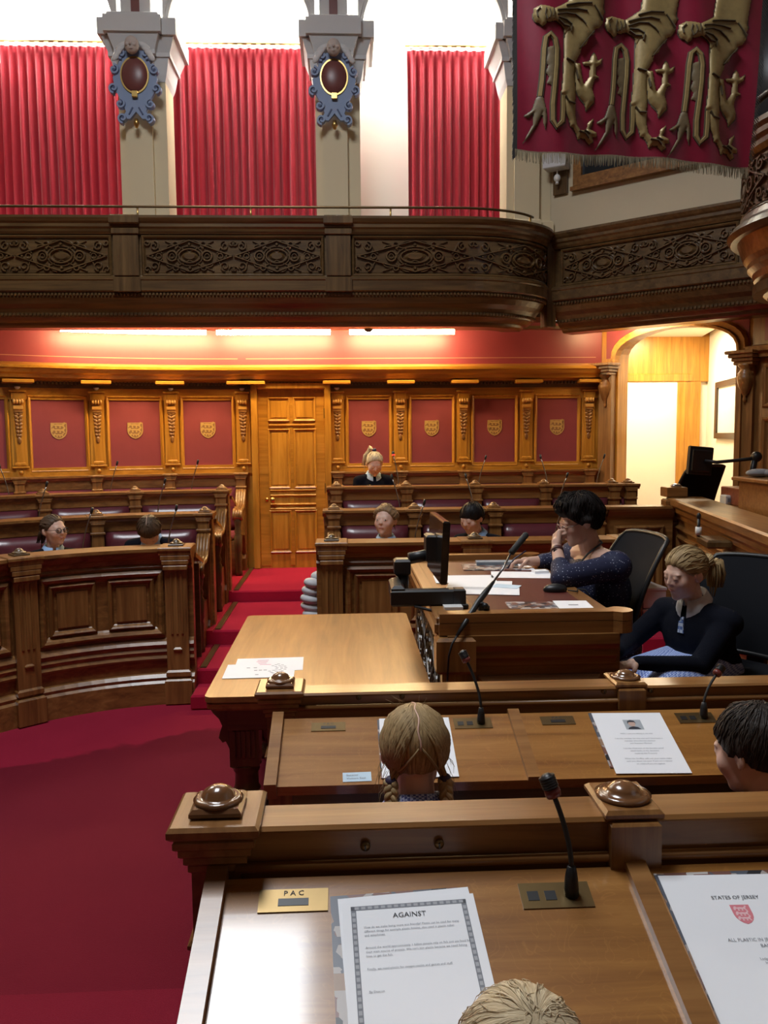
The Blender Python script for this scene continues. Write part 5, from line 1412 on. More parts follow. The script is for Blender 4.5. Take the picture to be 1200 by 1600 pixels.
# landing with the paper boxes
o = MB().box((2.22, 5.62, .20), (.62, .86, .40), ch=.01).build('floor_landing', 'carpet', loc=(0, 0, 0)); o['kind'] = 'structure'
for z, lab in ((.40, 'lower white storage box behind the clerk chair'), (.545, 'white storage box stacked on another behind the clerk chair')):
    t = wthing('storage_box', lab, 'box', (2.06, 5.55, z), 'white storage boxes')
    MB().box((2.06, 5.55, z+.06), (.16, .24, .12), .1, ch=.004).build('box', 'cardboard_white', t)
    MB().box((2.06, 5.55, z+.128), (.17, .25, .022), .1, ch=.004).build('lid', 'cardboard_white', t)
# microphone bracket on the dais front
x, y, nx, ny = P_d.at(1.55)
mbk = wthing('bracket_microphone', 'black stub microphone on a small wooden shelf of the dais front', 'microphone', (x, y, 1.04))
q = MB(); q.box((x+nx*.10, y+ny*.10-.05, 1.07), (.26, .14, .05), P_d.rz(1.5), ch=.012); q.build('shelf', 'dark_oak_y', mbk)
q = MB(); q.tube([(x+nx*.15, y+ny*.15+.05, 1.09), (x+nx*.15, y+ny*.15+.05, 1.20)], .010, 8); q.sphere((x+nx*.15, y+ny*.15+.05, 1.215), (.014, .014, .022), 8); q.build('stem', 'black_plastic', mbk)
q = MB(); q.lathe([(.001, 1.10), (.019, 1.10), (.019, 1.15), (.001, 1.15)], (x+nx*.15, y+ny*.15+.05, 0), 12); q.build('white_collar', 'white_plastic', mbk)
# desk behind the dais front, presiding desk, monitor and small things
dd = wthing('dais_desk', 'low oak desk on the dais behind the moulded capping', 'desk', (2.9, 5.9, .4))
MB().box((3.10, 5.95, 1.17), (.64, .55, .04), ch=.006).build('desk_top', 'oak_x', dd)
MB().box((3.10, 5.70, .77), (.64, .03, .74)).build('front_board', 'oak_x', dd)
MB().box((3.10, 6.20, .77), (.62, .03, .74)).build('back_board', 'oak_x', dd)
q = MB(); q.box((3.05, 5.98, 1.255), (.44, .30, .13), ch=.006)
oak('redwood', (.16, .045, .022), (.25, .075, .035), (.33, .11, .05), 'x'); q.build('pigeon_box', 'redwood', dd)
pdk = wthing('presiding_desk', 'plain oak box desk of the presiding officer on the dais', 'desk', (2.78, 5.15, .4))
MB().box((3.05, 5.20, .90), (.86, .42, 1.0), ch=.006).build('body', 'desk_rail', pdk)
MB().box((3.04, 5.20, 1.415), (.92, .48, .03), ch=.008).build('top', 'desk_rail', pdk)
mo2 = wthing('dais_monitor', 'small square black monitor held over the dais desk by an arm', 'monitor', (2.8, 6.15, 1.39))
mr = Matrix.Rotation(.25, 4, 'Z') @ Matrix.Rotation(.08, 4, 'Y')
q = MB(); q.box((2.70, 6.22, 1.51), (.21, .03, .215), m=mr, ch=.006); q.box((2.70, 6.20, 1.51), (.17, .03, .17), m=mr, ch=.01); q.build('housing', 'black_plastic', mo2)
q = MB(); q.tube([(2.72, 6.18, 1.51), (2.80, 6.15, 1.50), (2.98, 6.08, 1.52), (3.05, 6.06, 1.53)], .013, 8); q.sphere((3.06, 6.06, 1.54), .04, 10); q.tube([(3.05, 6.06, 1.53), (3.03, 6.06, 1.42), (3.03, 6.06, 1.33)], .022, 10); q.build('arm', 'black_plastic', mo2)
ph_ = wthing('desk_telephone', 'white desk telephone below the small square monitor', 'telephone', (2.74, 6.02, 1.19))
q = MB(); q.box((2.83, 6.02, 1.226), (.07, .10, .07), ch=.008); q.build('body', 'white_plastic', ph_); q = MB(); q.box((2.83, 5.968, 1.226), (.045, .006, .03)); q.build('keypad', 'ink_grey', ph_)
ds = wthing('small_stand', 'low wooden stand at the end of the plum bench', 'stand', (2.46, 6.32, 1.17))
MB().box((2.56, 6.36, 1.265), (.16, .14, .075), ch=.005).build('block', 'desk_rail', ds)
ms2 = wthing('dais_mouse', 'silver computer mouse on the low wooden stand', 'mouse', (2.51, 6.30, 1.243))
MB().sphere((2.57, 6.34, 1.312), (.045, .03, .018), 10).build('body', 'chrome', ms2)
gc = wthing('grey_cloth', 'folded grey cloth on the presiding desk', 'cloth', (2.75, 5.3, 1.43))
q = MB()
for k, (a, b, c) in enumerate(((2.70, 5.30, .06), (2.77, 5.27, .05), (2.84, 5.32, .045))): q.sphere((a, b, 1.457), (c*1.5, c, .028), 10, Matrix.Rotation(.4*k, 4, 'Z'))
q.build('fold', 'grey_cloth', gc)
q = MB(); q.tube([(2.84, 5.10, 1.444), (2.75, 5.12, 1.50), (2.81, 5.12, 1.54), (2.89, 5.10, 1.56), (3.04, 5.08, 1.60)], .014, 8)
o = q.build('desk_cable', 'black_rubber'); setp(o, 'thick black gooseneck cable rising from the presiding desk', 'cable')

# framed picture in the passage
simple('black_frame', (.035, .022, .016), rough=.35)
pf = wthing('framed_picture', 'dark framed map print on the white passage wall', 'picture', (3.85, 8.2, 1.7))
sd = (side.p[1]-side.p[0]).normalized(); n2 = Vector((sd.y, -sd.x))
if n2.x > 0: n2 = -n2
def pm(s_, z, o): 
    b = side.p[0]+sd*s_+n2*o; return (b.x, b.y, z)
def pbox(q, s0, s1, z0, z1, o0_, o1_):
    q.add([pm(s_, z, o_) for s_ in (s0, s1) for z in (z0, z1) for o_ in (o0_, o1_)], [(0, 1, 3, 2), (4, 6, 7, 5), (0, 4, 5, 1), (2, 3, 7, 6), (0, 2, 6, 4), (1, 5, 7, 3)])
q = MB(); s0, s1, z0, z1 = .52, 1.50, 1.66, 2.26
for a, b, c, d in ((s0, s0+.09, z0, z1), (s1-.09, s1, z0, z1), (s0+.09, s1-.09, z0, z0+.06), (s0+.09, s1-.09, z1-.06, z1)): pbox(q, a, b, c, d, 0, .03)
q.build('picture_frame', 'black_frame', pf)
q = MB(); pbox(q, s0+.09, s1-.09, z0+.06, z1-.06, 0, .012); q.build('print', 'picture_print', pf)

# white padded jacket hanging at the aisle
jk = wthing('padded_jacket', 'white quilted jacket hanging over the aisle end of the straight bench', 'jacket', (-.24, 5.75, .35))
q = MB()
for k in range(8):
    z = .72-.055*k; q.sphere((-.24-.02*math.sin(k*.7)-.018*(k > 4), 5.62+.01*(k % 2), z), (.070-.003*abs(k-3), .055, .036), 10, Matrix.Rotation(.25, 4, 'Y'))
q.build('sleeve', 'puffer', jk)
q = MB()
for k in range(6): q.sphere((-.17, 5.68, .76-.06*k), (.085, .06, .04), 10)
q.build('body', 'puffer', jk)

# ================================================================== BANNER
bn = wthing('banner', 'crimson silk banner with three gold lions and tasselled fringe', 'banner', (1.5, 4.5, 3.1))
bX = lambda px: .915+(px-806)*.003464
bZ = lambda py: 3.184+(245-py)*.00322
def bm_map(x, z, o):
    dz = max(0, 5.0-z)
    return (x, 4.5-o+.016*math.sin(x*9+.6)+.010*math.sin(x*23+z*3)*min(1, dz)+.01*math.sin(z*5), z)
q = MB(); vs = []; fs = []; nx_, nz_ = 60, 34
for j in range(nz_+1):
    for i in range(nx_+1):
        u, v = i/nx_, j/nz_
        xl = bX(812-6*(1-v)**.6*1.0+.0); xr = bX(1172+18*min(1, v*2))
        zb = bZ(234+24*u+3*math.sin(u*9)); x = bX(809)+(xr-bX(809))*u; z = zb+(4.95-zb)*v
        vs.append(bm_map(x, z, 0))
for j in range(nz_):
    for i in range(nx_): a = j*(nx_+1)+i; fs.append((a, a+1, a+nx_+2, a+nx_+1))
k = len(vs); vs += [(x, y+.006, z) for x, y, z in vs]; fs += [tuple(k+i for i in reversed(f_)) for f_ in fs]
q.add(vs, fs, True); q.build('cloth', 'banner_red', bn, fix=False)
simple('banner_gold_mid', (.16, .115, .055), rough=.55, noise=.3, scale=60)
LION = {
 'body': [(640, -560), (900, -560), (885, -160), (850, 60), (862, 100), (835, 150), (848, 190), (815, 245), (770, 262), (765, 300), (725, 332), (702, 390), (662, 420), (650, 470), (625, 520), (600, 560), (602, 700), (610, 850), (600, 945), (520, 935), (508, 870), (478, 850), (490, 750), (500, 600), (505, 450), (510, 320), (520, 200)],
 'hind_leg': [(505, 870), (600, 850), (606, 940), (612, 1050), (628, 1120), (655, 1160), (712, 1160), (722, 1100), (770, 1060), (760, 1110), (742, 1150), (800, 1182), (800, 1220), (760, 1220), (775, 1260), (740, 1290), (700, 1240), (660, 1232), (635, 1255), (620, 1200), (590, 1152), (560, 1142), (555, 1090), (525, 1020), (508, 940)],
 'raised_leg': [(605, 560), (650, 565), (660, 650), (682, 760), (730, 690), (735, 592), (682, 582), (667, 555), (730, 550), (745, 502), (768, 478), (790, 510), (800, 550), (842, 520), (830, 570), (785, 602), (785, 672), (812, 690), (772, 712), (752, 790), (775, 860), (770, 912), (735, 950), (705, 982), (690, 920), (640, 862), (615, 812), (605, 700)],
 'tuft': [(300, 850), (265, 890), (235, 985), (165, 1035), (205, 1050), (250, 1010), (240, 1120), (160, 1275), (210, 1222), (275, 1120), (320, 1010), (330, 1120), (346, 1160), (352, 1100), (350, 1000), (322, 880)],
 'mane': [(420, 85), (470, 60), (560, 5), (640, -60), (760, -60), (742, 60), (705, 130), (700, 190), (660, 230), (612, 240), (570, 300), (545, 290), (512, 318), (498, 250), (450, 205), (400, 195), (405, 130)],
 'head': [(235, 150), (245, 85), (300, 58), (370, 70), (425, 88), (440, 130), (430, 190), (380, 212), (350, 205), (340, 235), (310, 248), (290, 225), (260, 205), (245, 185)]}
TAIL = [(497, 870), (497, 1000), (492, 1100), (440, 1150), (408, 1090), (405, 950), (420, 780), (435, 600), (440, 450), (425, 360), (385, 312), (345, 345), (330, 450), (322, 600), (312, 740), (298, 870)]
FEATH = [(350, 440), (415, 420), (432, 520), (425, 640), (408, 780), (385, 830), (395, 770), (350, 760), (372, 700), (340, 660), (365, 600), (338, 560), (362, 500)]
def puffed(mb, poly, mapf, h0, h, w, g=.0042):
    """stuffed applique: a cushion over a polygon"""
    P = np.array(poly); lo = P.min(0); hi = P.max(0); nx = int((hi[0]-lo[0])/g)+1; ny = int((hi[1]-lo[1])/g)+1
    X, Y = np.meshgrid(lo[0]+g*np.arange(nx+1), lo[1]+g*np.arange(ny+1)); X = X.ravel(); Y = Y.ravel()
    ins = np.zeros(len(X), bool); dist = np.full(len(X), 9.0)
    for (x0, y0), (x1, y1) in zip(P, np.roll(P, -1, 0)):
        c = ((y0 > Y) != (y1 > Y)); xi = (x1-x0)*(Y-y0)/(y1-y0 if y1 != y0 else 1e-9)+x0; ins ^= c & (X < xi)
        dx, dy = x1-x0, y1-y0; t = np.clip(((X-x0)*dx+(Y-y0)*dy)/(dx*dx+dy*dy+1e-12), 0, 1); dist = np.minimum(dist, np.hypot(X-x0-t*dx, Y-y0-t*dy))
    ok = ins | (dist < g*.5); hh = h0+(h-h0)*np.where(ins, 1-np.exp(-dist/w*1.6), 0)
    idx = -np.ones(len(X), int); vs = []
    for i in np.where(ok)[0]: idx[i] = len(vs); vs.append(mapf(X[i], Y[i], hh[i]))
    I = idx.reshape(ny+1, nx+1); fs = []
    for j in range(ny):
        for i in range(nx):
            q_ = (I[j, i], I[j, i+1], I[j+1, i+1], I[j+1, i])
            if min(q_) >= 0: fs.append(tuple(int(a) for a in q_))
            else:
                r_ = [int(a) for a in q_ if a >= 0]
                if len(r_) == 3: fs.append(tuple(r_))
    mb.add(vs, fs, True)
def lion(dx, dy):
    cvt = lambda p: (bX(790+.175*(p[0]+dx)), bZ(.175*(p[1]+dy)))
    mp = lambda x, y, h: bm_map(x, y, h)
    e = MB()
    for nm, pl in LION.items():
        pts = [cvt(p) for p in pl]; n = len(pts); cx_ = sum(p[0] for p in pts)/n; cy_ = sum(p[1] for p in pts)/n
        puffed(e, [(x+(x-cx_)*.05, y+(y-cy_)*.05) for x, y in pts], mp, .003, .006, .01, .006)
    for w_, h_ in ((.046, .007),): ribbon(e, [cvt(p) for p in TAIL], w_*.75, h_, mp, .002, .9)
    ol = e.build('lion_outline', 'banner_gold_dark', bn)
    e = MB()
    for nm in ('body', 'hind_leg', 'raised_leg'): puffed(e, [cvt(p) for p in LION[nm]], mp, .006, .022, .020)
    e.build('lion_body', 'banner_gold', ol)
    e = MB(); ribbon(e, [cvt(p) for p in TAIL], .024, .013, mp, .004, .6); e.build('lion_tail', 'banner_gold', ol)
    e = MB(); puffed(e, [cvt(p) for p in LION['tuft']], mp, .007, .014, .01); puffed(e, [cvt(p) for p in FEATH], mp, .004, .008, .01); e.build('tail_tuft', 'banner_gold_mid', ol)
    e = MB(); puffed(e, [cvt(p) for p in LION['mane']], mp, .010, .022, .016); puffed(e, [cvt(p) for p in LION['head']], mp, .010, .026, .014)
    e.build('lion_mane', 'banner_gold', ol)
    e = MB()
    for c in ([(440, 110), (520, 95), (620, 90), (700, 110)], [(440, 150), (520, 130), (600, 140), (660, 190), (690, 230)], [(450, 175), (520, 190), (570, 230), (560, 290)], [(520, 60), (620, 40), (740, 40)], [(450, 195), (500, 240), (550, 250)], [(520, 540), (590, 570)], [(510, 880), (540, 930), (600, 940)],
              [(340, 100), (330, 150), (350, 200)], [(370, 110), (380, 150), (365, 190)], [(405, 100), (410, 130), (400, 170)], [(290, 90), (260, 120), (270, 170)], [(610, 640), (625, 720)], [(640, 440), (700, 360), (760, 290)], [(760, 60), (800, 120), (840, 180)], [(690, 1170), (740, 1200)], [(640, 1180), (700, 1200), (730, 1240)]):
        ribbon(e, [cvt(p) for p in c], .005, .032, mp, .012, .7)
    sl_ = e.build('stitched_lines', 'banner_gold_dark', ol); sl_['kind'] = 'stuff'
for k in range(3): lion(636*k, 63*k)
q = MB(); rnd = random.Random(3)
xr_ = bX(1172)
for k in range(230):
    u = k/229; x = bX(806)+(xr_-bX(806))*u; z = bZ(234+24*u+3*math.sin(u*9)); L_ = .048+.012*rnd.random()
    dx = rnd.uniform(-.006, .006); b = bm_map(x, z, .002+.004*rnd.random())
    w_ = .0022
    q.add([(b[0]-w_, b[1], b[2]+.004), (b[0]+w_, b[1], b[2]+.004), (b[0]+dx+w_*.5, b[1]-.002, b[2]-L_), (b[0]+dx-w_*.5, b[1]-.002, b[2]-L_), (b[0], b[1]-.004, b[2]-L_*.5)], [(0, 1, 4), (1, 2, 4), (2, 3, 4), (3, 0, 4)])
fr = q.build('bottom_fringe', 'fringe', bn); fr['kind'] = 'stuff'
q = MB()
for sgn, n_ in ((-1, 150), (1, 110)):
    for k in range(n_):
        z = 3.20+1.7*k/n_; v = (z-3.2)/1.75
        x = bX(809) if sgn < 0 else bX(1172+18*min(1, v*2)); b = bm_map(x, z, .0)
        L_ = .040+.010*rnd.random()
        q.add([(b[0], b[1], b[2]+.006), (b[0], b[1], b[2]-.006), (b[0]+sgn*L_*.6, b[1]-.003, b[2]-L_*.9), (b[0]+sgn*L_*.5, b[1]+.004, b[2]-L_*.5)], [(0, 1, 2), (0, 2, 3)])
fr = q.build('side_fringe', 'fringe_dark', bn); fr['kind'] = 'stuff'
q = MB(); q.tube([(bX(780), 4.5, 4.97), (bX(1220), 4.5, 4.97)], .022, 12); q.build('pole', 'oak_x', bn)
for px in (830, 1170):
    q = MB(); q.tube([(bX(px), 4.5, 4.99), (bX(px), 4.5, 7.60)], .006, 6); q.build('cord', 'fringe', bn)
# ================================================================== PEOPLE
def smin(a, b, k):
    h = np.clip(.5+.5*(b-a)/k, 0, 1); return b*(1-h)+a*h-k*h*(1-h)
def smax(a, b, k): return -smin(-a, -b, k)
def ell(p, c, r):
    q = (p-np.array(c))/np.array(r); n = np.linalg.norm(q, axis=1); g = np.linalg.norm(q/np.array(r), axis=1)
    return n*(n-1)/np.maximum(g, 1e-6)
def rcone(p, a, b, ra, rb):
    a = np.array(a); b = np.array(b); d = b-a; t = np.clip(((p-a)@d)/(d@d), 0, 1)
    return np.linalg.norm(p-(a+t[:, None]*d), axis=1)-(ra+(rb-ra)*t)
def head_sdf(p, child=True, female=True):
    """head of height 1, centre at mid height, y forward"""
    px = np.abs(p[:, 0]); m = np.stack([px, p[:, 1], p[:, 2]], 1)
    s = ell(m, (0, -.075, .115), (.345, .405, .385))
    f_ = ell(m, (0, .09, -.12), (.285, .285, .35)); s = smin(s, f_, .10)
    s = smin(s, rcone(m, (0, .27, -.405), (.15, .08, -.33), .075, .09), .10)           # jaw line
    s = smin(s, ell(m, (0, .285, -.43), (.075, .06, .06)), .06)                        # chin
    s = smin(s, ell(m, (.155, .25, -.12), (.11 if not child else .125, .085, .12)), .10)      # cheek
    s = smin(s, ell(m, (.10, .325, .085), (.13, .04, .035)), .07)                     # brow
    s = smin(s, ell(m, (0, .205, -.24), (.165, .135, .17)), .07)                       # muzzle
    s = smax(s, -ell(m, (.135, .440, .008), (.075, .058, .040)), .05)                   # eye socket
    nz = .405 if child else .425
    s = smin(s, rcone(m, (0, .365, .05), (0, nz+.022, -.105), .022, .040), .035)         # nose
    s = smin(s, ell(m, (.042, nz-.03, -.118), (.032, .035, .028)), .02)
    s = smin(s, ell(m, (0, .355, -.232), (.100, .035, .022)), .02)                    # lips
    s = smin(s, ell(m, (0, .347, -.282), (.085, .036, .026)), .02)
    s = smax(s, -ell(m, (0, .390, -.257), (.10, .035, .008)), .010)
    s = smin(s, ell(m, (.134, .318, .006), (.070, .068, .052)), .03)                    # eyeball and lid
    return s
def ico(sub):
    bm = bmesh.new(); bmesh.ops.create_icosphere(bm, subdivisions=sub, radius=1)
    v = np.array([x.co[:] for x in bm.verts]); f = [tuple(q.index for q in x.verts) for x in bm.faces]; bm.free()
    return v/np.linalg.norm(v, axis=1)[:, None], f
ICO = {k: ico(k) for k in (3, 4, 5)}
def radial(fn, d):
    r = np.full(len(d), .8)
    for _ in range(46):
        s = fn(d*r[:, None]); r = np.maximum(r-s*.75, .05)
    return r
HR = {}
def head_r(child, sub):
    k = (child, sub)
    if k not in HR: HR[k] = radial(lambda p: head_sdf(p, child), ICO[sub][0])
    return HR[k]
def skin_mat(name, col, lip, blush):
    m, nt, b = newmat(name)
    at = nt.nodes.new('ShaderNodeAttribute'); at.attribute_name = 'tint'
    sp = nt.nodes.new('ShaderNodeSeparateColor'); nt.links.new(at.outputs['Color'], sp.inputs[0])
    m1 = nt.nodes.new('ShaderNodeMix'); m1.data_type = 'RGBA'; m1.inputs[6].default_value = (*col, 1); m1.inputs[7].default_value = (*blush, 1); nt.links.new(sp.outputs[1], m1.inputs[0])
    m2 = nt.nodes.new('ShaderNodeMix'); m2.data_type = 'RGBA'; m2.inputs[7].default_value = (*lip, 1); nt.links.new(m1.outputs[2], m2.inputs[6]); nt.links.new(sp.outputs[0], m2.inputs[0])
    m3 = nt.nodes.new('ShaderNodeMix'); m3.data_type = 'RGBA'; m3.inputs[7].default_value = (.22, .12, .07, 1); nt.links.new(m2.outputs[2], m3.inputs[6]); nt.links.new(sp.outputs[2], m3.inputs[0])
    nt.links.new(m3.outputs[2], b.inputs['Base Color'])
    b.inputs['Roughness'].default_value = .52; b.inputs['Subsurface Weight'].default_value = .12; b.inputs['Subsurface Radius'].default_value = (.01, .004, .002); b.inputs['Subsurface Scale'].default_value = .5
skin_mat('skin', (.70, .45, .35), (.60, .23, .20), (.70, .36, .29))
skin_mat('skin_adult', (.60, .37, .28), (.45, .16, .14), (.60, .30, .24))
def hair_mat(name, dark, light, rough=.5, spec=.25):
    m, nt, b = newmat(name)
    at = nt.nodes.new('ShaderNodeAttribute'); at.attribute_name = 'strand'
    mp = nt.nodes.new('ShaderNodeMapping'); mp.inputs['Scale'].default_value = (70, 1.6, 8); nt.links.new(at.outputs['Vector'], mp.inputs['Vector'])
    nz = nt.nodes.new('ShaderNodeTexNoise'); nz.inputs['Scale'].default_value = 1.0; nz.inputs['Detail'].default_value = 5; nz.inputs['Roughness'].default_value = .7; nt.links.new(mp.outputs[0], nz.inputs['Vector'])
    rp = nt.nodes.new('ShaderNodeValToRGB'); rp.color_ramp.elements[0].position = .36; rp.color_ramp.elements[1].position = .64
    rp.color_ramp.elements[0].color = (*dark, 1); rp.color_ramp.elements[1].color = (*light, 1)
    nt.links.new(nz.outputs['Fac'], rp.inputs[0]); nt.links.new(rp.outputs[0], b.inputs['Base Color'])
    b.inputs['Roughness'].default_value = rough; b.inputs['Specular IOR Level'].default_value = spec
    bp = nt.nodes.new('ShaderNodeBump'); bp.inputs['Strength'].default_value = .6; bp.inputs['Distance'].default_value = .003
    nt.links.new(nz.outputs['Fac'], bp.inputs['Height']); nt.links.new(bp.outputs[0], b.inputs['Normal'])
hair_mat('hair_blond', (.17, .105, .045), (.52, .37, .18))
hair_mat('hair_pale', (.36, .25, .13), (.82, .70, .48))
hair_mat('hair_brown', (.045, .026, .016), (.13, .078, .045))
hair_mat('hair_sandy', (.12, .070, .035), (.36, .22, .11))
hair_mat('hair_brunet', (.010, .007, .006), (.060, .042, .032), .45, .3)
hair_mat('hair_black', (.004, .003, .004), (.018, .014, .013), .45, .2)
hair_mat('hair_dark', (.005, .004, .004), (.020, .014, .012), .6, .10)
simple('eye_white', (.70, .68, .66), rough=.2); simple('iris', (.05, .04, .035), rough=.15)
simple('lash', (.10, .055, .04), rough=.7); simple('mouth_red', (.36, .10, .09), rough=.5); simple('hair_band', (.03, .02, .06), rough=.6)
simple('navy_wool', (.0045, .0055, .011), rough=.92, noise=.3, scale=200, bump=.3, spec=.15)
simple('shirt_blue', (.30, .47, .72), rough=.75); simple('shirt_white', (.62, .63, .64), rough=.7)
simple('badge_gold', (.62, .50, .12), rough=.5)
def pattern(name, base, spot, kind, scale):
    m, nt, b = newmat(name); tc = nt.nodes.new('ShaderNodeTexCoord')
    mx = nt.nodes.new('ShaderNodeMix'); mx.data_type = 'RGBA'; mx.inputs[6].default_value = (*base, 1); mx.inputs[7].default_value = (*spot, 1)
    if kind == 'dots':
        v = nt.nodes.new('ShaderNodeTexVoronoi'); v.inputs['Scale'].default_value = scale; v.inputs['Randomness'].default_value = .75; nt.links.new(tc.outputs['Object'], v.inputs['Vector'])
        r = nt.nodes.new('ShaderNodeMath'); r.operation = 'LESS_THAN'; r.inputs[1].default_value = .17; nt.links.new(v.outputs['Distance'], r.inputs[0]); nt.links.new(r.outputs[0], mx.inputs[0])
    else:
        c = nt.nodes.new('ShaderNodeTexChecker'); c.inputs['Scale'].default_value = scale; c.inputs['Color1'].default_value = (1, 1, 1, 1); c.inputs['Color2'].default_value = (0, 0, 0, 1)
        nt.links.new(tc.outputs['Object'], c.inputs['Vector']); nt.links.new(c.outputs['Fac'], mx.inputs[0])
    nt.links.new(mx.outputs[2], b.inputs['Base Color']); b.inputs['Roughness'].default_value = .75
pattern('dotted_navy', (.008, .011, .045), (.42, .44, .58), 'dots', 78)
pattern('gingham_blue', (.09, .16, .48), (.50, .60, .86), 'check', 150)
pattern('tie_blue', (.10, .16, .36), (.50, .56, .66), 'check', 70)
pattern('gingham_dark', (.07, .09, .28), (.46, .50, .68), 'check', 150)

def rc_mesh(p0, r0, p1, r1, n=14):
    """closed rounded cone as vertices and faces"""
    p0 = Vector(p0); p1 = Vector(p1); ax = p1-p0; L = max(ax.length, 1e-5)
    q = ax.to_track_quat('Z', 'Y') if ax.length > 1e-6 else Vector((0, 0, 1)).to_track_quat('Z', 'Y')
    prof = [(r0*math.sin(a), -r0*math.cos(a)) for a in [PI/2*i/5 for i in range(1, 6)]]+[(r1*math.sin(a), L-r1*math.cos(a)) for a in [PI/2+PI/2*i/5 for i in range(0, 5)]]
    vs = [p0+q @ Vector((0, 0, -r0))]; fs = []
    for r, z in prof:
        for k in range(n): vs.append(p0+q @ Vector((r*math.cos(2*PI*k/n), r*math.sin(2*PI*k/n), z)))
    vs.append(p0+q @ Vector((0, 0, L+r1)))
    for k in range(n): fs.append((0, 1+(k+1) % n, 1+k))
    for i in range(len(prof)-1):
        for k in range(n): fs.append((1+i*n+k, 1+i*n+(k+1) % n, 1+(i+1)*n+(k+1) % n, 1+(i+1)*n+k))
    e = len(vs)-1; b = 1+(len(prof)-1)*n
    for k in range(n): fs.append((e, b+k, b+(k+1) % n))
    return vs, fs
def merge(parts, voxel, smooth=3, fac=.5):
    """one continuous surface from overlapping closed shapes"""
    mb = MB()
    for p in parts:
        if p[0] == 'c': mb.add(*rc_mesh(*p[1:]))
        elif p[0] == 'e': mb.sphere(p[1], p[2], 14, p[3] if len(p) > 3 else None)
        elif p[0] == 'm': mb.add(p[1], p[2])
    me = bpy.data.meshes.new('tmp'); me.from_pydata(mb.v, [], mb.f)
    bm = bmesh.new(); bm.from_mesh(me); bmesh.ops.recalc_face_normals(bm, faces=bm.faces); bm.to_mesh(me); bm.free()
    o = bpy.data.objects.new('tmp', me); COL.objects.link(o)
    r = o.modifiers.new('r', 'REMESH'); r.mode = 'VOXEL'; r.voxel_size = voxel; r.use_smooth_shade = True
    if smooth:
        s_ = o.modifiers.new('s', 'SMOOTH'); s_.iterations = smooth; s_.factor = fac
    dg = bpy.context.evaluated_depsgraph_get(); ev = o.evaluated_get(dg)
    out = bpy.data.meshes.new_from_object(ev); bpy.data.objects.remove(o); bpy.data.meshes.remove(me)
    return out
def link_mesh(name, me, mat, parent):
    base = Vector(BASE[parent.name]); me.name = name
    me.transform(Matrix.Translation(-base))
    me.materials.clear(); me.materials.append(M[mat])
    me.polygons.foreach_set('use_smooth', [True]*len(me.polygons))
    o = bpy.data.objects.new(name, me); COL.objects.link(o); o.parent = parent; BASE[o.name] = tuple(base)
    return o
def hand_parts(wr, d, pn, k=1.0, curl=(.5, .5, .55, .6), thumb=1, spread=.1, tcurl=.4):
    """wr wrist, d towards the knuckles, pn palm normal (fingers curl towards it); thumb side +1/-1"""
    wr = Vector(wr); d = Vector(d).normalized(); pn = Vector(pn); pn = (pn-d*pn.dot(d)).normalized(); sd_ = d.cross(pn)*thumb
    out = [('c', tuple(wr), .023*k, tuple(wr+d*.03*k), .026*k)]
    for s_ in (-.024, -.008, .008, .024): out.append(('c', tuple(wr+d*.02*k+sd_*s_*.6*k), .015*k, tuple(wr+d*.075*k+sd_*s_*k), .0125*k))
    lens = (.066, .076, .071, .055)
    for i, s_ in enumerate((.027, .009, -.009, -.026)):
        p = wr+d*.078*k+sd_*s_*k; a = 0; dir_ = d+sd_*s_*spread*20*.1
        for j, fr in enumerate((.45, .32, .26)):
            a += curl[i]*(1.25 if j else 1.0)
            v = (dir_*math.cos(a)+pn*math.sin(a)).normalized(); e = p+v*lens[i]*fr*k*1.08
            out.append(('c', tuple(p), (.0098-.0008*j)*k, tuple(e), (.0090-.0009*j)*k)); p = e
    p = wr+d*.022*k+sd_*.024*k; v = (d*.55+sd_*.75+pn*.35).normalized(); e = p+v*.040*k
    out.append(('c', tuple(p), .0135*k, tuple(e), .011*k))
    v2 = (d*.85+sd_*(.35-tcurl)+pn*(.3+tcurl)).normalized(); e2 = e+v2*.030*k; out.append(('c', tuple(e), .0105*k, tuple(e2), .0095*k)); e3 = e2+(v2+pn*tcurl*.4).normalized()*.024*k; out.append(('c', tuple(e2), .0095*k, tuple(e3), .0078*k))
    return out
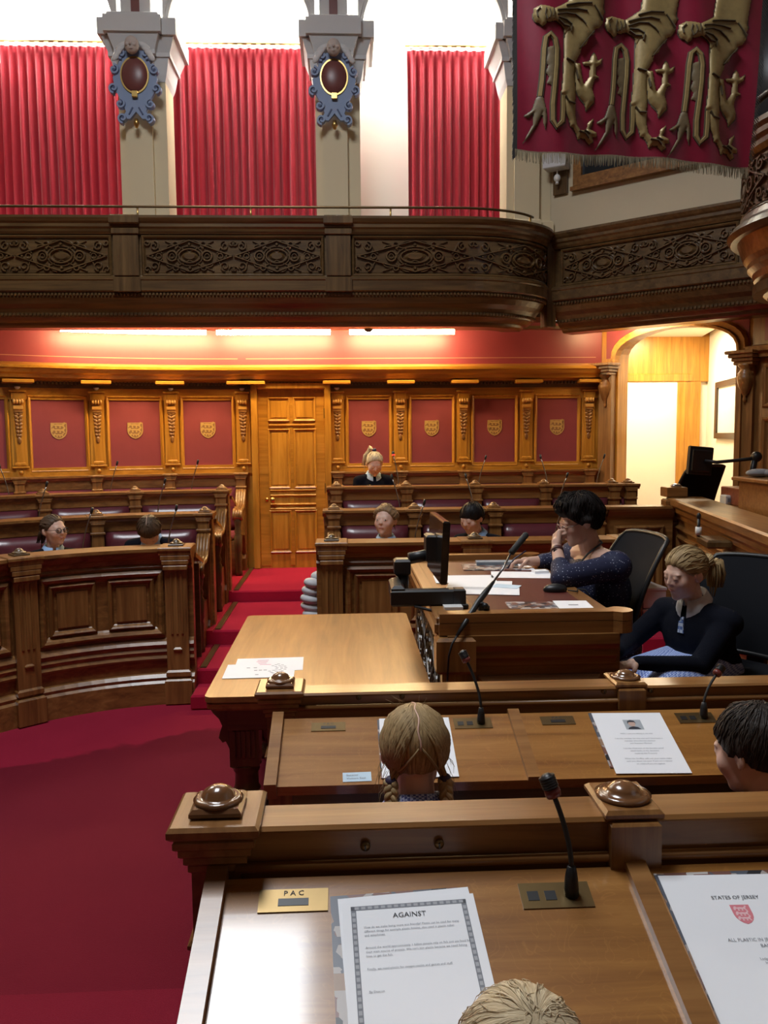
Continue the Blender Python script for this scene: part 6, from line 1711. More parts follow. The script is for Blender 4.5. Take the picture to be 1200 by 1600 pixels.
class Head:
    def __init__(s, c, yaw, pitch, h, roll=0.0, child=True, sub=4):
        """yaw: plan angle the face points to, from -y (camera) towards +x; pitch down positive"""
        s.c = Vector(c); s.h = h; s.child = child; s.sub = sub
        F = Vector((math.sin(yaw), -math.cos(yaw), 0)); U = Vector((0, 0, 1)); R = F.cross(U)
        F2 = F*math.cos(pitch)-U*math.sin(pitch); U2 = U*math.cos(pitch)+F*math.sin(pitch)
        R3 = R*math.cos(roll)+U2*math.sin(roll); U3 = U2*math.cos(roll)-R*math.sin(roll)
        s.R, s.F, s.U = R3, F2, U3
        s.A = np.array([R3[:], F2[:], U3[:]])     # rows: axes
    def w(s, p): return s.c+(s.R*p[0]+s.F*p[1]+s.U*p[2])*s.h
    def wn(s, P): return np.array(s.c[:])+(P@s.A)*s.h
    def local(s, P): return ((P-np.array(s.c[:]))@s.A.T)/s.h
    def mesh(s):
        d, f = ICO[s.sub]; r = head_r(s.child, s.sub)
        return ('m', [tuple(x) for x in s.wn(d*r[:, None])], f)
    def parts(s, neck_to, nr=.19):
        out = [s.mesh()]
        for sg in (-1, 1):
            m_ = Matrix((s.R, s.F, s.U)).transposed().to_4x4() @ Matrix.Rotation(sg*.35, 4, 'Z')
            out.append(('e', tuple(s.w((sg*.355, -.06, -.02))), (.028*s.h, .075*s.h, .118*s.h), m_))
            out.append(('e', tuple(s.w((sg*.345, -.045, -.115))), (.026*s.h, .040*s.h, .035*s.h), m_))
        out.append(('c', tuple(s.w((0, -.10, -.22))), nr*s.h, tuple(neck_to), nr*1.12*s.h))
        return out
def tint(me, hd, brow=(.0, 0)):
    n = len(me.vertices); co = np.empty(n*3); me.vertices.foreach_get('co', co); P = hd.local(co.reshape(-1, 3))
    x, y, z = np.abs(P[:, 0]), P[:, 1], P[:, 2]
    near = (y > .15) & (np.linalg.norm(P, axis=1) < .75)
    lip = np.exp(-((x/.088)**4+((z+.255)/.034)**4))*near*(y > .28)*.8
    bl = np.exp(-(((x-.19)/.10)**2+((z+.13)/.09)**2))*near*.8+np.exp(-((x/.05)**2+((z+.11)/.05)**2))*near*(y > .4)*.6
    bz = .112+.02*np.sin(np.clip((x-.05)/.2, 0, 1)*PI)
    br_ = np.exp(-(((z-bz)/.013)**4+((x-.145)/.085)**6))*near*.38
    col = np.stack([lip*.8, np.clip(bl, 0, 1)*.7, br_, np.ones(n)], 1)
    a = me.color_attributes.new('tint', 'FLOAT_COLOR', 'POINT'); a.data.foreach_set('color', col.ravel())
def hair_shell(hd, hl, thick, parent, mat, anchor=(0, -.7, .25), rough=.012, freq=26, bump=0.0, name='hair', fringe=None, locks=0, lockr=.020, seed=1, bulge=None):
    """hl: hairline as (azimuth degrees from the face, direction z) pairs; thick in head heights"""
    rnd = np.random.RandomState(seed)
    sub = 5 if hd.sub >= 4 else 4
    d, f = ICO[sub]; rb = head_r(hd.child, sub)
    skull = radial(lambda p: np.minimum(ell(p, (0, -.075, .115), (.345, .405, .385)), ell(p, (0, .02, -.10), (.28, .27, .34))), d)
    az = np.degrees(np.arctan2(np.abs(d[:, 0]), d[:, 1])); zl = np.interp(az, [a for a, b in hl], [b for a, b in hl])
    jag = .035*np.sin(az*.55*2+np.sign(d[:, 0])*1.3)+.02*np.sin(az*1.7)
    t = np.clip((d[:, 2]-zl+jag*.6)/np.where(az < 75, .20, .10), 0, 1); t = t*t*(3-2*t)
    an = np.array(anchor); an = an/np.linalg.norm(an)
    # strand coordinate: angle about the anchor axis; along: distance from the anchor
    e1 = np.cross(an, [1, 0, 0]); e1 /= np.linalg.norm(e1); e2 = np.cross(an, e1)
    ang = np.arctan2(d@e2, d@e1); lat = np.arccos(np.clip(d@an, -1, 1))
    ridge = np.sin(ang*freq+1.5*np.sin(lat*3)+2*np.sin(ang*5))*.5+np.sin(ang*freq*2.3+1)*.3
    th = thick*np.ones(len(d))
    if bulge is not None: th = th+bulge(d)
    if bump > 0:
        for k in range(90):
            c = rnd.randn(3); c /= np.linalg.norm(c); th = th+bump*np.exp(-((1-d@c)/.018))*rnd.uniform(-.3, 1)
    r = np.where(t > 0.01, np.maximum(skull, rb*.985)+(th+rough*ridge)*t-.03*(1-t), rb-.05)
    P = hd.wn(d*r[:, None])
    mb_v = [tuple(x) for x in P]; st = np.stack([ang/(2*PI)*2.0, lat, np.full(len(d), seed*.37)], 1)
    F = list(f); V = mb_v; ST = list(map(tuple, st))
    # separate locks lying on the shell
    good = np.where(t > .6)[0]
    for k in range(locks):
        i0 = rnd.choice(good); a0 = d[i0]; l0 = math.acos(max(-1, min(1, float(a0@an))))
        n = 9; span = rnd.uniform(.35, .9)*min(1, l0); axis = np.cross(a0, an)
        if np.linalg.norm(axis) < 1e-3: continue
        axis /= np.linalg.norm(axis); wob = rnd.uniform(-.12, .12); lr = lockr*rnd.uniform(.5, 1.1); pts = []; ok = True
        for j in range(n):
            th_ = span*j/(n-1); dd = a0*math.cos(th_)+np.cross(axis, a0)*math.sin(th_)+axis*(axis@a0)*(1-math.cos(th_))
            dd = dd+axis*wob*math.sin(PI*j/(n-1)); dd /= np.linalg.norm(dd)
            q_ = np.argmax(d@dd)
            if t[q_] < .3: ok = False; break
            pts.append(hd.wn((dd*(r[q_]+.004+.006*math.sin(PI*j/(n-1))))[None, :])[0])
        if not ok: continue
        b = MB(); b.tube([tuple(p) for p in pts], [lr*hd.h*math.sin(PI*(.12+.76*j/(n-1))) for j in range(n)], 6, flat=.6)
        off = len(V); V += b.v; F += [tuple(i+off for i in ff) for ff in b.f]
        sv = rnd.uniform(0, 2); ST += [(sv+.004*(q % 6), .2*(q//6)/n, 1.0) for q in range(len(b.v))]
    return hair_object(name, V, F, ST, mat, parent)
def hair_object(name, V, F, ST, mat, parent):
    me = bpy.data.meshes.new(name); me.from_pydata([tuple(v) for v in V], [], F)
    a = me.attributes.new('strand', 'FLOAT_VECTOR', 'POINT'); a.data.foreach_set('vector', np.array(ST).ravel())
    return link_mesh(name, me, mat, parent)
def hair_tubes(name, tubes, mat, parent, n=7, flat=.7):
    V = []; F = []; ST = []
    for k, (pts, rad) in enumerate(tubes):
        b = MB(); b.tube(pts, rad, n, flat=flat); off = len(V); V += b.v; F += [tuple(i+off for i in f) for f in b.f]
        ST += [(k*.173+.02*(i % n), .3*(i//n)/max(1, len(pts)), .5) for i in range(len(b.v))]
    o = hair_object(name, V, F, ST, mat, parent)
    if name in ('loose_strands', 'curls', 'fringe', 'combed_bands'): o['kind'] = 'stuff'
    return o
def tail(name, pts, width, n, mat, parent, seed=2, r=.006, loose=1.0):
    """bunch of hair along a path; width per point"""
    rnd = random.Random(seed); tubes = []; P = [Vector(p) for p in pts]
    for k in range(n):
        a = rnd.uniform(0, 2*PI); rr = math.sqrt(rnd.random()); ln = rnd.uniform(.75, 1.0); out = []
        for i, p in enumerate(P):
            if i/(len(P)-1) > ln+.01: break
            t = (P[min(i+1, len(P)-1)]-P[max(i-1, 0)]).normalized(); u = t.orthogonal().normalized(); v = t.cross(u)
            w_ = width[i]*rr; out.append(tuple(p+u*math.cos(a+i*.06)*w_+v*math.sin(a+i*.06)*w_))
        if len(out) > 2: tubes.append((out, [r*math.sin(PI*(.25+.7*i/(len(out)-1)))+.0005 for i in range(len(out))]))
    return hair_tubes(name, tubes, mat, parent, 6)
def braid(name, pts, w, mat, parent, turns=5.0, r=.011):
    P = [Vector(p) for p in pts]; N = 60; tubes = []
    def at(t):
        x = t*(len(P)-1); i = min(int(x), len(P)-2); return P[i].lerp(P[i+1], x-i), (P[i+1]-P[i]).normalized()
    for s_ in range(3):
        out = []; rad = []
        for k in range(N+1):
            t = k/N; c, tg = at(t); u = Vector((1, 0, 0))-tg*tg.x; u.normalize(); v = tg.cross(u); ph = turns*2*PI*t+2*PI*s_/3; tp = 1-.35*t
            out.append(tuple(c+u*w*tp*math.sin(ph)+v*w*.5*math.sin(2*ph))); rad.append(r*tp)
        tubes.append((out, rad))
    return hair_tubes(name, tubes, mat, parent, 8, .8)
def eyes(hd, parent, openness=1.0, gaze=0.0):
    if openness > .3:
        for sg in (-1, 1):
            q = MB(); q.sphere(hd.w((sg*.134, .336, .002)), .046*hd.h, 10); e_ = q.build('eye', 'eye_white', parent)
            q = MB(); q.sphere(hd.w((sg*.134+gaze*.02, .354, .002)), .031*hd.h, 8); q.build('iris', 'iris', e_)
    for sg in (-1, 1):
        q = MB()
        zz = .030 if openness > .3 else -.028
        q.tube([hd.w((sg*(.134+a), .378-abs(a)*.55-.02*(a*sg > 0)*0, zz-abs(a)*.28*(1 if openness > .3 else -1))) for a in (-.06, -.03, 0, .03, .06)], .0055*hd.h, 6)
        q.build('lashes', 'lash', parent)
    q = MB(); q.tube([hd.w((a, .383-1.5*a*a, -.257+.25*a*a)) for a in (-.088, -.06, -.03, 0, .03, .06, .088)], [.003*hd.h, .007*hd.h, .009*hd.h, .009*hd.h, .009*hd.h, .007*hd.h, .003*hd.h], 6); q.build('mouth', 'mouth_red', parent)
def glasses(hd, parent, mat='glasses_dark', r=.095):
    q = MB()
    for sg in (-1, 1):
        pts = [hd.w((sg*.145+r*1.05*math.cos(a), .425-.02*abs(math.cos(a)), -.005+r*.80*math.sin(a))) for a in [2*PI*i/18 for i in range(19)]]
        q.tube(pts, .013*hd.h, 6)
        q.tube([hd.w((sg*.245, .415, .015)), hd.w((sg*.335, .25, .02)), hd.w((sg*.365, -.02, .03))], .009*hd.h, 6)
    q.tube([hd.w((-.05, .425, .01)), hd.w((0, .445, .02)), hd.w((.05, .425, .01))], .009*hd.h, 6)
    g_ = q.build('glasses', mat, parent); return g_
simple('glasses_dark', (.012, .008, .008), rough=.5); simple('glasses_metal', (.35, .27, .24), rough=.3, metal=.7)
def torso_parts(N, D, F, Rv, k, sw, L, r=1.0, legs=True, foot_z=None, knee=.36):
    """N base of the neck, D down the trunk; returns shapes and joints"""
    N = Vector(N); D = Vector(D).normalized(); F = Vector(F).normalized(); Rv = Vector(Rv).normalized()
    fwd = (F-D*F.dot(D)).normalized(); m_ = Matrix((Rv, fwd, -D)).transposed().to_4x4()
    sh = [N+D*.045*k+Rv*sg*sw/2-fwd*.0 for sg in (-1, 1)]; H = N+D*L
    p = [('e', tuple(N+D*.13*k), (sw*.46*r, .098*k*r, .15*k), m_), ('e', tuple(N+D*.27*k+fwd*.01), (sw*.42*r, .098*k*r, .15*k), m_), ('e', tuple(H), (sw*.48*r, .115*k*r, .12*k), m_),
         ('c', tuple(N+D*.02*k), .055*k, tuple(sh[0]+D*.0), .050*k*r), ('c', tuple(N+D*.02*k), .055*k, tuple(sh[1]), .050*k*r)]
    lg = []
    if legs:
        for sg in (-1, 1):
            a = H+Rv*sg*sw*.27; b = a+Vector((fwd.x, fwd.y, 0)).normalized()*knee*k+Vector((0, 0, -.01)); c = Vector((b.x, b.y, (foot_z if foot_z is not None else b.z-.38*k)+.05))
            lg += [('c', tuple(a), .078*k, tuple(b), .055*k), ('c', tuple(b), .052*k, tuple(c), .036*k), ('c', tuple(c+Vector((0, 0, -.01))), .036*k, tuple(c+Vector((fwd.x, fwd.y, 0)).normalized()*.10*k+Vector((0, 0, -.02))), .028*k)]
    return p, lg, sh, H
def collar(N, U, F, r0, r1, h, parent, mat, gap=.35, name='collar'):
    """turned-down collar round the neck"""
    N = Vector(N); U = Vector(U).normalized(); F = (Vector(F)-U*Vector(F).dot(U)).normalized(); R = F.cross(U)
    q = MB(); n = 26; vs = []; fs = []; prof = [(r0, h*.25), (r0*1.02, h), (r0*1.12, h*1.05), (r1, 0), (r1*.97, -.006)]
    for i in range(n+1):
        a = gap/2+(2*PI-gap)*i/n; ds = abs(math.cos(a/2))**10
        for r, z in prof:
            rr = r; zz = z
            if r >= r1*.96: zz -= .030*ds; rr = r*(1+.10*ds)
            v = F*math.cos(a)*rr+R*math.sin(a)*rr; vs.append(N+v+U*(zz-.016*math.cos(a)))
    K = len(prof)
    for i in range(n):
        for k_ in range(K-1): fs.append((i*K+k_, (i+1)*K+k_, (i+1)*K+k_+1, i*K+k_+1))
    q.add(vs, fs, True); o = q.build(name, mat, parent)
    return o
PONY = [(0, .66), (30, .60), (52, .40), (70, .10), (82, -.02), (96, .08), (108, -.30), (135, -.58), (180, -.62)]
def arm(sh, el, wr, k, r=1.0): return [('c', tuple(sh), .047*k*r, tuple(el), .038*k*r), ('c', tuple(el), .036*k*r, tuple(wr), .024*k*r)]
def child(label, hc, yaw, pitch, hh, hair, lean=(0, 0), seat_z=None, foot_z=0, sweater='navy_wool', shirt='shirt_blue', k=.9, roll=0.0, openness=1.0, standing=False, arms='desk', body_yaw=None, sub=4, collar_on=True, gaze=0.0, neck=.60):
    by = yaw if body_yaw is None else body_yaw
    F = Vector((math.sin(by), -math.cos(by), 0)); R = F.cross(Vector((0, 0, 1)))
    hd = Head(hc, yaw, pitch, hh, roll, True, sub)
    N = hd.c+hd.U*(-neck*hh)-hd.F*.10*hh
    N = Vector((N.x, N.y, N.z-.0))
    D = Vector((0, 0, -1))+Vector((lean[0], lean[1], 0)); D.normalize()
    L = .40*k/.9
    tp, lg, sh, H = torso_parts(N+D*.02, D, F, R, k, .31*k, L, 1.0, not standing, foot_z)
    t = wthing('person', label, 'person', (H.x, H.y, foot_z))
    if standing:
        lg = []
        for sg in (-1, 1):
            a = H+R*sg*.075; lg += [('c', tuple(a), .075*k, (a.x, a.y, foot_z+.45), .052*k), ('c', (a.x, a.y, foot_z+.45), .05*k, (a.x, a.y, foot_z+.06), .036*k), ('c', (a.x, a.y, foot_z+.04), .036*k, (a.x+F.x*.12, a.y+F.y*.12, foot_z+.03), .028*k)]
    hands = []; sl = []
    for i, sg in enumerate((-1, 1)):
        if arms == 'desk': el = sh[i]+Vector((0, 0, -.20*k))+R*sg*.05+F*.06; wr = el+F*.17+Vector((0, 0, -.01))-R*sg*.06
        else: el = sh[i]+Vector((0, 0, -.24*k))+R*sg*.03; wr = el+F*.10+Vector((0, 0, -.18*k))
        sl += arm(sh[i], el, wr, k); dr = (wr-el).normalized(); hands += hand_parts(wr, dr, Vector((0, 0, -1)) if arms == 'desk' else -R*sg, k*.88, (.35, .35, .4, .45), thumb=-sg)
    skin = merge(hd.parts(N+D*.05)+tp[:0]+[(p[0], p[1], tuple(x*.86 for x in p[2]), p[3]) if p[0] == 'e' else p for p in tp]+lg+sl+hands, .0050 if sub >= 4 else .006, 2, .45)
    tint(skin, hd); body = link_mesh('body', skin, 'skin', t)
    grow = [(p[0], p[1], tuple(x*1.06 for x in p[2]), p[3]) if p[0] == 'e' else (p[0], p[1], p[2]*1.10, p[3], p[4]*1.14) for p in tp]
    sl2 = [(p[0], p[1], p[2]*1.18, p[3], p[4]*1.25) for p in sl]
    link_mesh('jumper', merge(grow+sl2, .009, 4), sweater, t)
    if collar_on: collar(N+D*.012, -D, F, .056*k, .090*k, .035, t, shirt)
    if not standing: 
        link_mesh('trousers', merge([(p[0], p[1], p[2]*1.12, p[3], p[4]*1.12) for p in lg if p[2] > .03*k]+[tp[2]], .012, 3), 'trouser_grey', t)
    else: link_mesh('trousers', merge([(p[0], p[1], p[2]*1.12, p[3], p[4]*1.12) for p in lg if p[2] > .037*k]+[tp[2]], .012, 3), 'trouser_grey', t)
    eyes(hd, t, openness, gaze)
    hair(hd, t)
    return t, hd, N, sh, F, R
simple('trouser_grey', (.03, .03, .035), rough=.85)
simple('strap_brown', (.07, .02, .018), rough=.5); simple('pen_blue', (.02, .02, .06), rough=.3); simple('shirt_pale', (.42, .56, .70), rough=.75)

# --- far side of the chamber
def h1(hd, t):
    hair_shell(hd, PONY, .030, t, 'hair_brown', (0, -.8, -.05), seed=3, locks=30)
    p = hd.w((.02, -.46, .02)); tail('ponytail', [p, p+Vector((-.03, .05, -.03)), p+Vector((-.05, .06, -.10)), p+Vector((-.05, .05, -.17))], [.012, .024, .028, .016], 30, 'hair_brown', t)
t, hd, *_ = child('girl in dark glasses and navy jumper over a blue collar, looking aside', (-1.975, 5.66, 1.105), 1.02, -.05, .205, h1, foot_z=TIER[0], body_yaw=.45, gaze=.5)
glasses(hd, t)
def h2(hd, t): 
    hair_shell(hd, [(0, .30), (40, .28), (62, .05), (80, -.25), (100, -.45), (130, -.62), (180, -.66)], .045, t, 'hair_brown', (0, -.35, .95), seed=4, locks=40)
    q = MB(); q.tube([hd.w((.03, a, b)) for a, b in ((.10, .553), (-.02, .565), (-.15, .556), (-.26, .525))], .008*hd.h, 5); q.build('parting', 'skin', t)
child('child bowing a brown-haired head with a pale parting over the curved desk', (-1.345, 5.68, 1.085), .12, .95, .205, h2, lean=(0, .25), foot_z=TIER[0], body_yaw=.05, openness=0)
def h3(hd, t):
    hair_shell(hd, PONY, .035, t, 'hair_pale', (0, -.55, .75), seed=5, locks=40)
    p = hd.w((0, -.30, .52)); q = MB(); q.sphere(p, .020, 8); q.build('hair_tie', 'hair_band', t)
    tail('ponytail', [p, p+Vector((-.03, .05, .02)), p+Vector((-.075, .06, -.05)), p+Vector((-.095, .05, -.14)), p+Vector((-.09, .04, -.20))], [.012, .022, .026, .022, .012], 30, 'hair_pale', t)
t, hd, N, sh, F, R = child('standing blonde girl in a navy jumper with a gold badge, looking down', (.262, 7.60, 1.466), .12, .50, .205, h3, foot_z=TIER[1]*0+.394, standing=True, arms='down', body_yaw=.12, openness=0, shirt='shirt_pale')
q = MB(); bc = N+Vector((0, 0, -.115))+F*.118+R*.062
for dx, dz, w_, h_ in ((-.012, 0, .005, .045), (.010, .006, .018, .005), (.010, .022, .018, .005), (.017, .012, .005, .024), (.004, -.012, .014, .005), (0, -.026, .032, .005)): q.box((bc.x+dx, bc.y-.004, bc.z+dz), (w_, .006, h_))
q.build('badge', 'badge_gold', t)
def h4(hd, t):
    hair_shell(hd, PONY, .050, t, 'hair_sandy', (0, -.7, .5), seed=6, bump=.035, rough=.02)
    rnd = random.Random(4); tb_ = []
    for k in range(46):
        a = rnd.uniform(-PI, PI); zz = rnd.uniform(.05, .55); y0 = .36*math.cos(a)-.06; x0 = .36*math.sin(a)
        if y0 > .15 and zz < .33: continue
        if zz > .3: s_ = math.sqrt(max(.05, 1-((zz-.1)/.44)**2)); x0 *= s_; y0 = (y0+.06)*s_-.06
        c = hd.w((x0, y0, zz)); tb_.append(([c+Vector((.010*math.cos(j*1.1+k), .010*math.sin(j*1.1+k), -.0045*j+.012)) for j in range(9)], .0035))
    hair_tubes('curls', tb_, 'hair_sandy', t)
    p = hd.w((.1, -.45, .1)); tail('ponytail', [p, p+Vector((.04, .03, -.03)), p+Vector((.06, .03, -.10))], [.02, .032, .02], 30, 'hair_sandy', t, loose=2)
child('child with sandy curls and a navy jumper gazing aside from the straight front desk', (.275, 5.86, 1.122), -.42, -.10, .212, h4, foot_z=TIER[0], body_yaw=-.05, gaze=-.4)
def h5(hd, t):
    hl = [(0, .28), (28, .24), (45, .10), (62, -.10), (80, -.05), (96, .05), (108, -.40), (135, -.66), (180, -.72)]
    hair_shell(hd, hl, .055, t, 'hair_black', (0, -.35, .9), seed=7, locks=40)
    p = hd.w((.30, -.34, -.05)); tail('hair_fall', [p, p+Vector((.03, .0, -.03)), p+Vector((.05, -.01, -.075)), p+Vector((.045, -.02, -.11))], [.035, .045, .042, .02], 50, 'hair_black', t)
child('girl with black fringe and dark hair, head bent over the straight front desk', (.892, 5.86, 1.128), -.80, .30, .21, h5, lean=(.25, .15), foot_z=TIER[0], body_yaw=-.35, openness=0)

# --- the woman at the clerk desk
def woman():
    hd = Head((1.155, 4.07, 1.285), -1.45, .30, .225, 0.0, False, 5)
    F = Vector((-.97, -.22, 0)).normalized(); R = F.cross(Vector((0, 0, 1)))
    N = hd.c+hd.U*(-.62*hd.h)-hd.F*.16*hd.h
    D = Vector((.14, 0, -1)).normalized()
    tp, lg, sh, H = torso_parts(N+D*.03, D, F, R, 1.08, .40, .47, 1.18, True, .25, .38)
    t = wthing('person', 'woman in a navy dotted blouse and glasses, fist against her mouth', 'person', (H.x, H.y, .25))
    # far arm (her right, away from us) writes; near arm props the fist
    shn, shf = (sh[0], sh[1]) if sh[0].y < sh[1].y else (sh[1], sh[0])
    el_n = Vector((1.005, 3.79, 1.050)); wr_n = Vector((1.018, 3.955, 1.172))
    el_f = Vector((1.10, 4.33, 1.045)); wr_f = Vector((.965, 4.30, 1.052))
    fist = hand_parts(wr_n, Vector((.03, .10, .16)), Vector((1, .25, 0)), 1.0, (1.15, 1.15, 1.2, 1.2), thumb=1, tcurl=.7)
    pen = hand_parts(wr_f, Vector((-1, -.05, .02)), Vector((0, -.25, -1)), .95, (.55, .5, .6, .7), thumb=1, tcurl=.5)
    arms = arm(shn, el_n, wr_n, 1.05)+arm(shf, el_f, wr_f, 1.05)
    skin = merge(hd.parts(N+D*.05, .23)+[(p[0], p[1], tuple(x*.92 for x in p[2]), p[3]) if p[0] == 'e' else p for p in tp]+lg+arms+fist+pen, .0042, 2, .4)
    tint(skin, hd); link_mesh('body', skin, 'skin_adult', t)
    bl = [(p[0], p[1], tuple(x*1.08 for x in p[2]), p[3]) if p[0] == 'e' else (p[0], p[1], p[2]*1.06, p[3], p[4]*1.28) for p in tp]
    bl = [(b_[0], tuple(Vector(b_[1])+D*.035), b_[2], b_[3]) if i_ == 0 else ((b_[0], tuple(Vector(b_[1]).lerp(Vector(b_[3]), .45)+D*.025), b_[2]*.95, b_[3], b_[4]) if b_[0] == 'c' else b_) for i_, b_ in enumerate(bl)]
    cuff_n = el_n.lerp(wr_n, .38); cuff_f = el_f.lerp(wr_f, .45)
    bl += [('c', tuple(shn), .064, tuple(el_n), .058), ('c', tuple(el_n), .056, tuple(cuff_n), .046), ('c', tuple(shf), .064, tuple(el_f), .056), ('c', tuple(el_f), .052, tuple(cuff_f), .044)]
    bl += [('c', tuple(H-R*.05), .155, tuple(H+R*.05), .155), ('c', tuple(N+D*.18+F*.05), .12, tuple(N+D*.36+F*.07), .14)]
    me = merge(bl, .009, 3)
    co = np.empty(len(me.vertices)*3); me.vertices.foreach_get('co', co)
    link_mesh('blouse', me, 'dotted_navy', t)
    link_mesh('trousers', merge([(p[0], p[1], p[2]*1.12, p[3], p[4]*1.12) for p in lg if p[2] > .032]+[tp[2]], .012, 3), 'trouser_grey', t)
    # lanyard
    q = MB(); base_ = N+D*.03
    q.tube([hd.w((.0, -.34, -.52)), base_+R*-.065*0+Vector((.02, -.085, .055)), base_+Vector((-.05, -.085, .0)), base_+Vector((-.105, -.07, -.07)), base_+Vector((-.135, -.05, -.16))], .0065, 6, flat=.5); q.build('lanyard', 'black_rubber', t)
    q = MB(); d_ = (wr_n-el_n).normalized(); c = wr_n-d_*.022
    q.tube([c-d_*.010, c+d_*.010], .031, 18); q.build('wrist_band', 'strap_brown', t)
    q = MB(); q.box(tuple(c+Vector((-.012, -.028, .004))), (.026, .008, .016), ch=.003); q.build('band_screen', 'dark_glass', t)
    q = MB(); tip = wr_f+Vector((-.125, -.03, -.03)); q.tube([tip, wr_f+Vector((-.085, -.012, .018)), wr_f+Vector((-.02, .01, .055))], .004, 8); q.build('pen', 'pen_blue', t)
    eyes(hd, t, 0); glasses(hd, t, 'glasses_metal', .082)
    hl = [(0, .50), (30, .46), (50, .28), (66, .02), (78, -.14), (90, -.02), (104, -.16), (112, -.42), (140, -.66), (180, -.72)]
    hair_shell(hd, hl, .085, t, 'hair_dark', (0, -.25, .95), seed=8, bump=.075, rough=.018, locks=420, lockr=.016, bulge=lambda d: .06*np.clip(d[:, 2], 0, 1)+.06*np.clip(-d[:, 1], 0, 1)*(d[:, 2] > -.6))
    rnd = random.Random(9); tb_ = []
    for k in range(46):
        a = rnd.uniform(-.5, .5); c = hd.w((.32*math.sin(a*1.8), .24*math.cos(a), .49+rnd.uniform(-.03, .06))); e = hd.F*.022+Vector((rnd.uniform(-.012, .012), rnd.uniform(-.012, .012), 0))
        tb_.append(([c, c+e*.6+hd.U*.008, c+e-hd.U*.010, c+e*1.05-hd.U*.026], [.008, .009, .007, .002]))
    hair_tubes('fringe', tb_, 'hair_dark', t)
woman()
# --- the seated girl in profile
def seated_girl():
    hd = Head((1.452, 3.47, 1.118), -1.24, .20, .212, 0.04, True, 5)
    F = Vector((-.86, -.51, 0)).normalized(); R = F.cross(Vector((0, 0, 1)))
    N = hd.c+hd.U*(-.62*hd.h)-hd.F*.16*hd.h
    D = Vector((.16, .04, -1)).normalized()
    tp, lg, sh, H = torso_parts(N+D*.03, D, F, R, .98, .32, .285, 1.08, True, .25, .36)
    t = wthing('person', 'seated girl in navy jumper and blue checked skirt with a fair ponytail', 'person', (H.x, H.y, .25))
    shn, shf = (sh[0], sh[1]) if sh[0].y < sh[1].y else (sh[1], sh[0])
    el_n = shn+Vector((-.15, -.07, -.16)); wr_n = Vector((1.165, 3.22, .800)); el_f = shf+Vector((-.16, .0, -.14)); wr_f = Vector((1.13, 3.36, .81))
    hands = hand_parts(wr_n, Vector((-.9, -.1, -.12)), Vector((0, 0, -1)), .88, (.4, .4, .45, .5), thumb=1)+hand_parts(wr_f, Vector((-.9, -.25, -.12)), Vector((0, 0, -1)), .88, (.4, .4, .45, .5), thumb=-1)
    arms = arm(shn, el_n, wr_n, .95)+arm(shf, el_f, wr_f, .95)
    skin = merge(hd.parts(N+D*.05, .185)+[(p[0], p[1], tuple(x*.86 for x in p[2]), p[3]) if p[0] == 'e' else p for p in tp]+lg+arms+hands, .0040, 2, .4)
    tint(skin, hd); link_mesh('body', skin, 'skin', t)
    gr_ = [(p[0], p[1], tuple(x*1.08 for x in p[2]), p[3]) if p[0] == 'e' else (p[0], p[1], p[2]*1.06, p[3], p[4]*1.16) for p in tp]
    gr_ += [(p[0], p[1], p[2]*1.22, p[3], p[4]*1.30) for p in arms]+[('c', tuple(H+D*-.03-R*.04), .135, tuple(H+D*-.03+R*.04), .135)]
    link_mesh('jumper', merge(gr_, .008, 4), 'navy_wool', t)
    sk = []
    for p in lg:
        if p[2] > .07: sk += [('c', p[1], .105, p[3], .095)]
    a, b = Vector(sk[0][1]), Vector(sk[1][1]); a2, b2 = Vector(sk[0][3]), Vector(sk[1][3])
    sk += [('c', tuple(a), .10, tuple(b2), .09), ('c', tuple(b), .10, tuple(a2), .09)]
    link_mesh('skirt', merge(sk, .009, 4), 'gingham_blue', t)
    collar(N+D*.010, -D, F, .052, .078, .038, t, 'shirt_white')
    q = MB(); c = N+D*.075+F*.088; q.box(tuple(c), (.016, .016, .020), math.atan2(F.x, -F.y), ch=.005)
    q.prism([(-.011, 0), (.011, 0), (.015, -.05), (-.015, -.05)], 0, .008, lambda u, v, w_: tuple(c+R*u+Vector((0, 0, v-.008))+F*(w_+.006+.15*v*-.25))); q.build('tie', 'tie_blue', t)
    eyes(hd, t, 0)
    hl = [(0, .56), (28, .52), (48, .36), (64, .12), (76, -.02), (88, .10), (98, .02), (108, -.30), (135, -.55), (180, -.60)]
    hair_shell(hd, hl, .032, t, 'hair_blond', (0, -.95, -.10), seed=11, rough=.008, freq=20, locks=150, lockr=.014, bulge=lambda d: .03*np.clip(d[:, 2], 0, 1))
    p = hd.w((0, -.50, .03)); q = MB(); q.sphere(tuple(p), .016, 8); q.build('hair_tie', 'hair_band', t)
    Bk = -hd.F
    tail('ponytail', [p, p+Bk*.030+Vector((0, 0, .018)), p+Bk*.062+Vector((0, 0, -.005)), p+Bk*.070+Vector((0, 0, -.055)), p+Bk*.062+Vector((.005, 0, -.11)), p+Bk*.05+Vector((.01, 0, -.15))], [.012, .028, .037, .040, .034, .016], 130, 'hair_blond', t, 5, .0055)
    rnd = random.Random(5); tb_ = []
    for k in range(12):
        a_ = hd.w((.36, -.02-.02*k, .12-.02*k)); e = hd.w((.33, -.34-.008*k, -.10-.02*k)); md = a_.lerp(e, .5)+hd.R*.008
        tb_.append(([a_, md, e], [.002, .003, .001]))
    hair_tubes('loose_strands', tb_, 'hair_blond', t)
seated_girl()

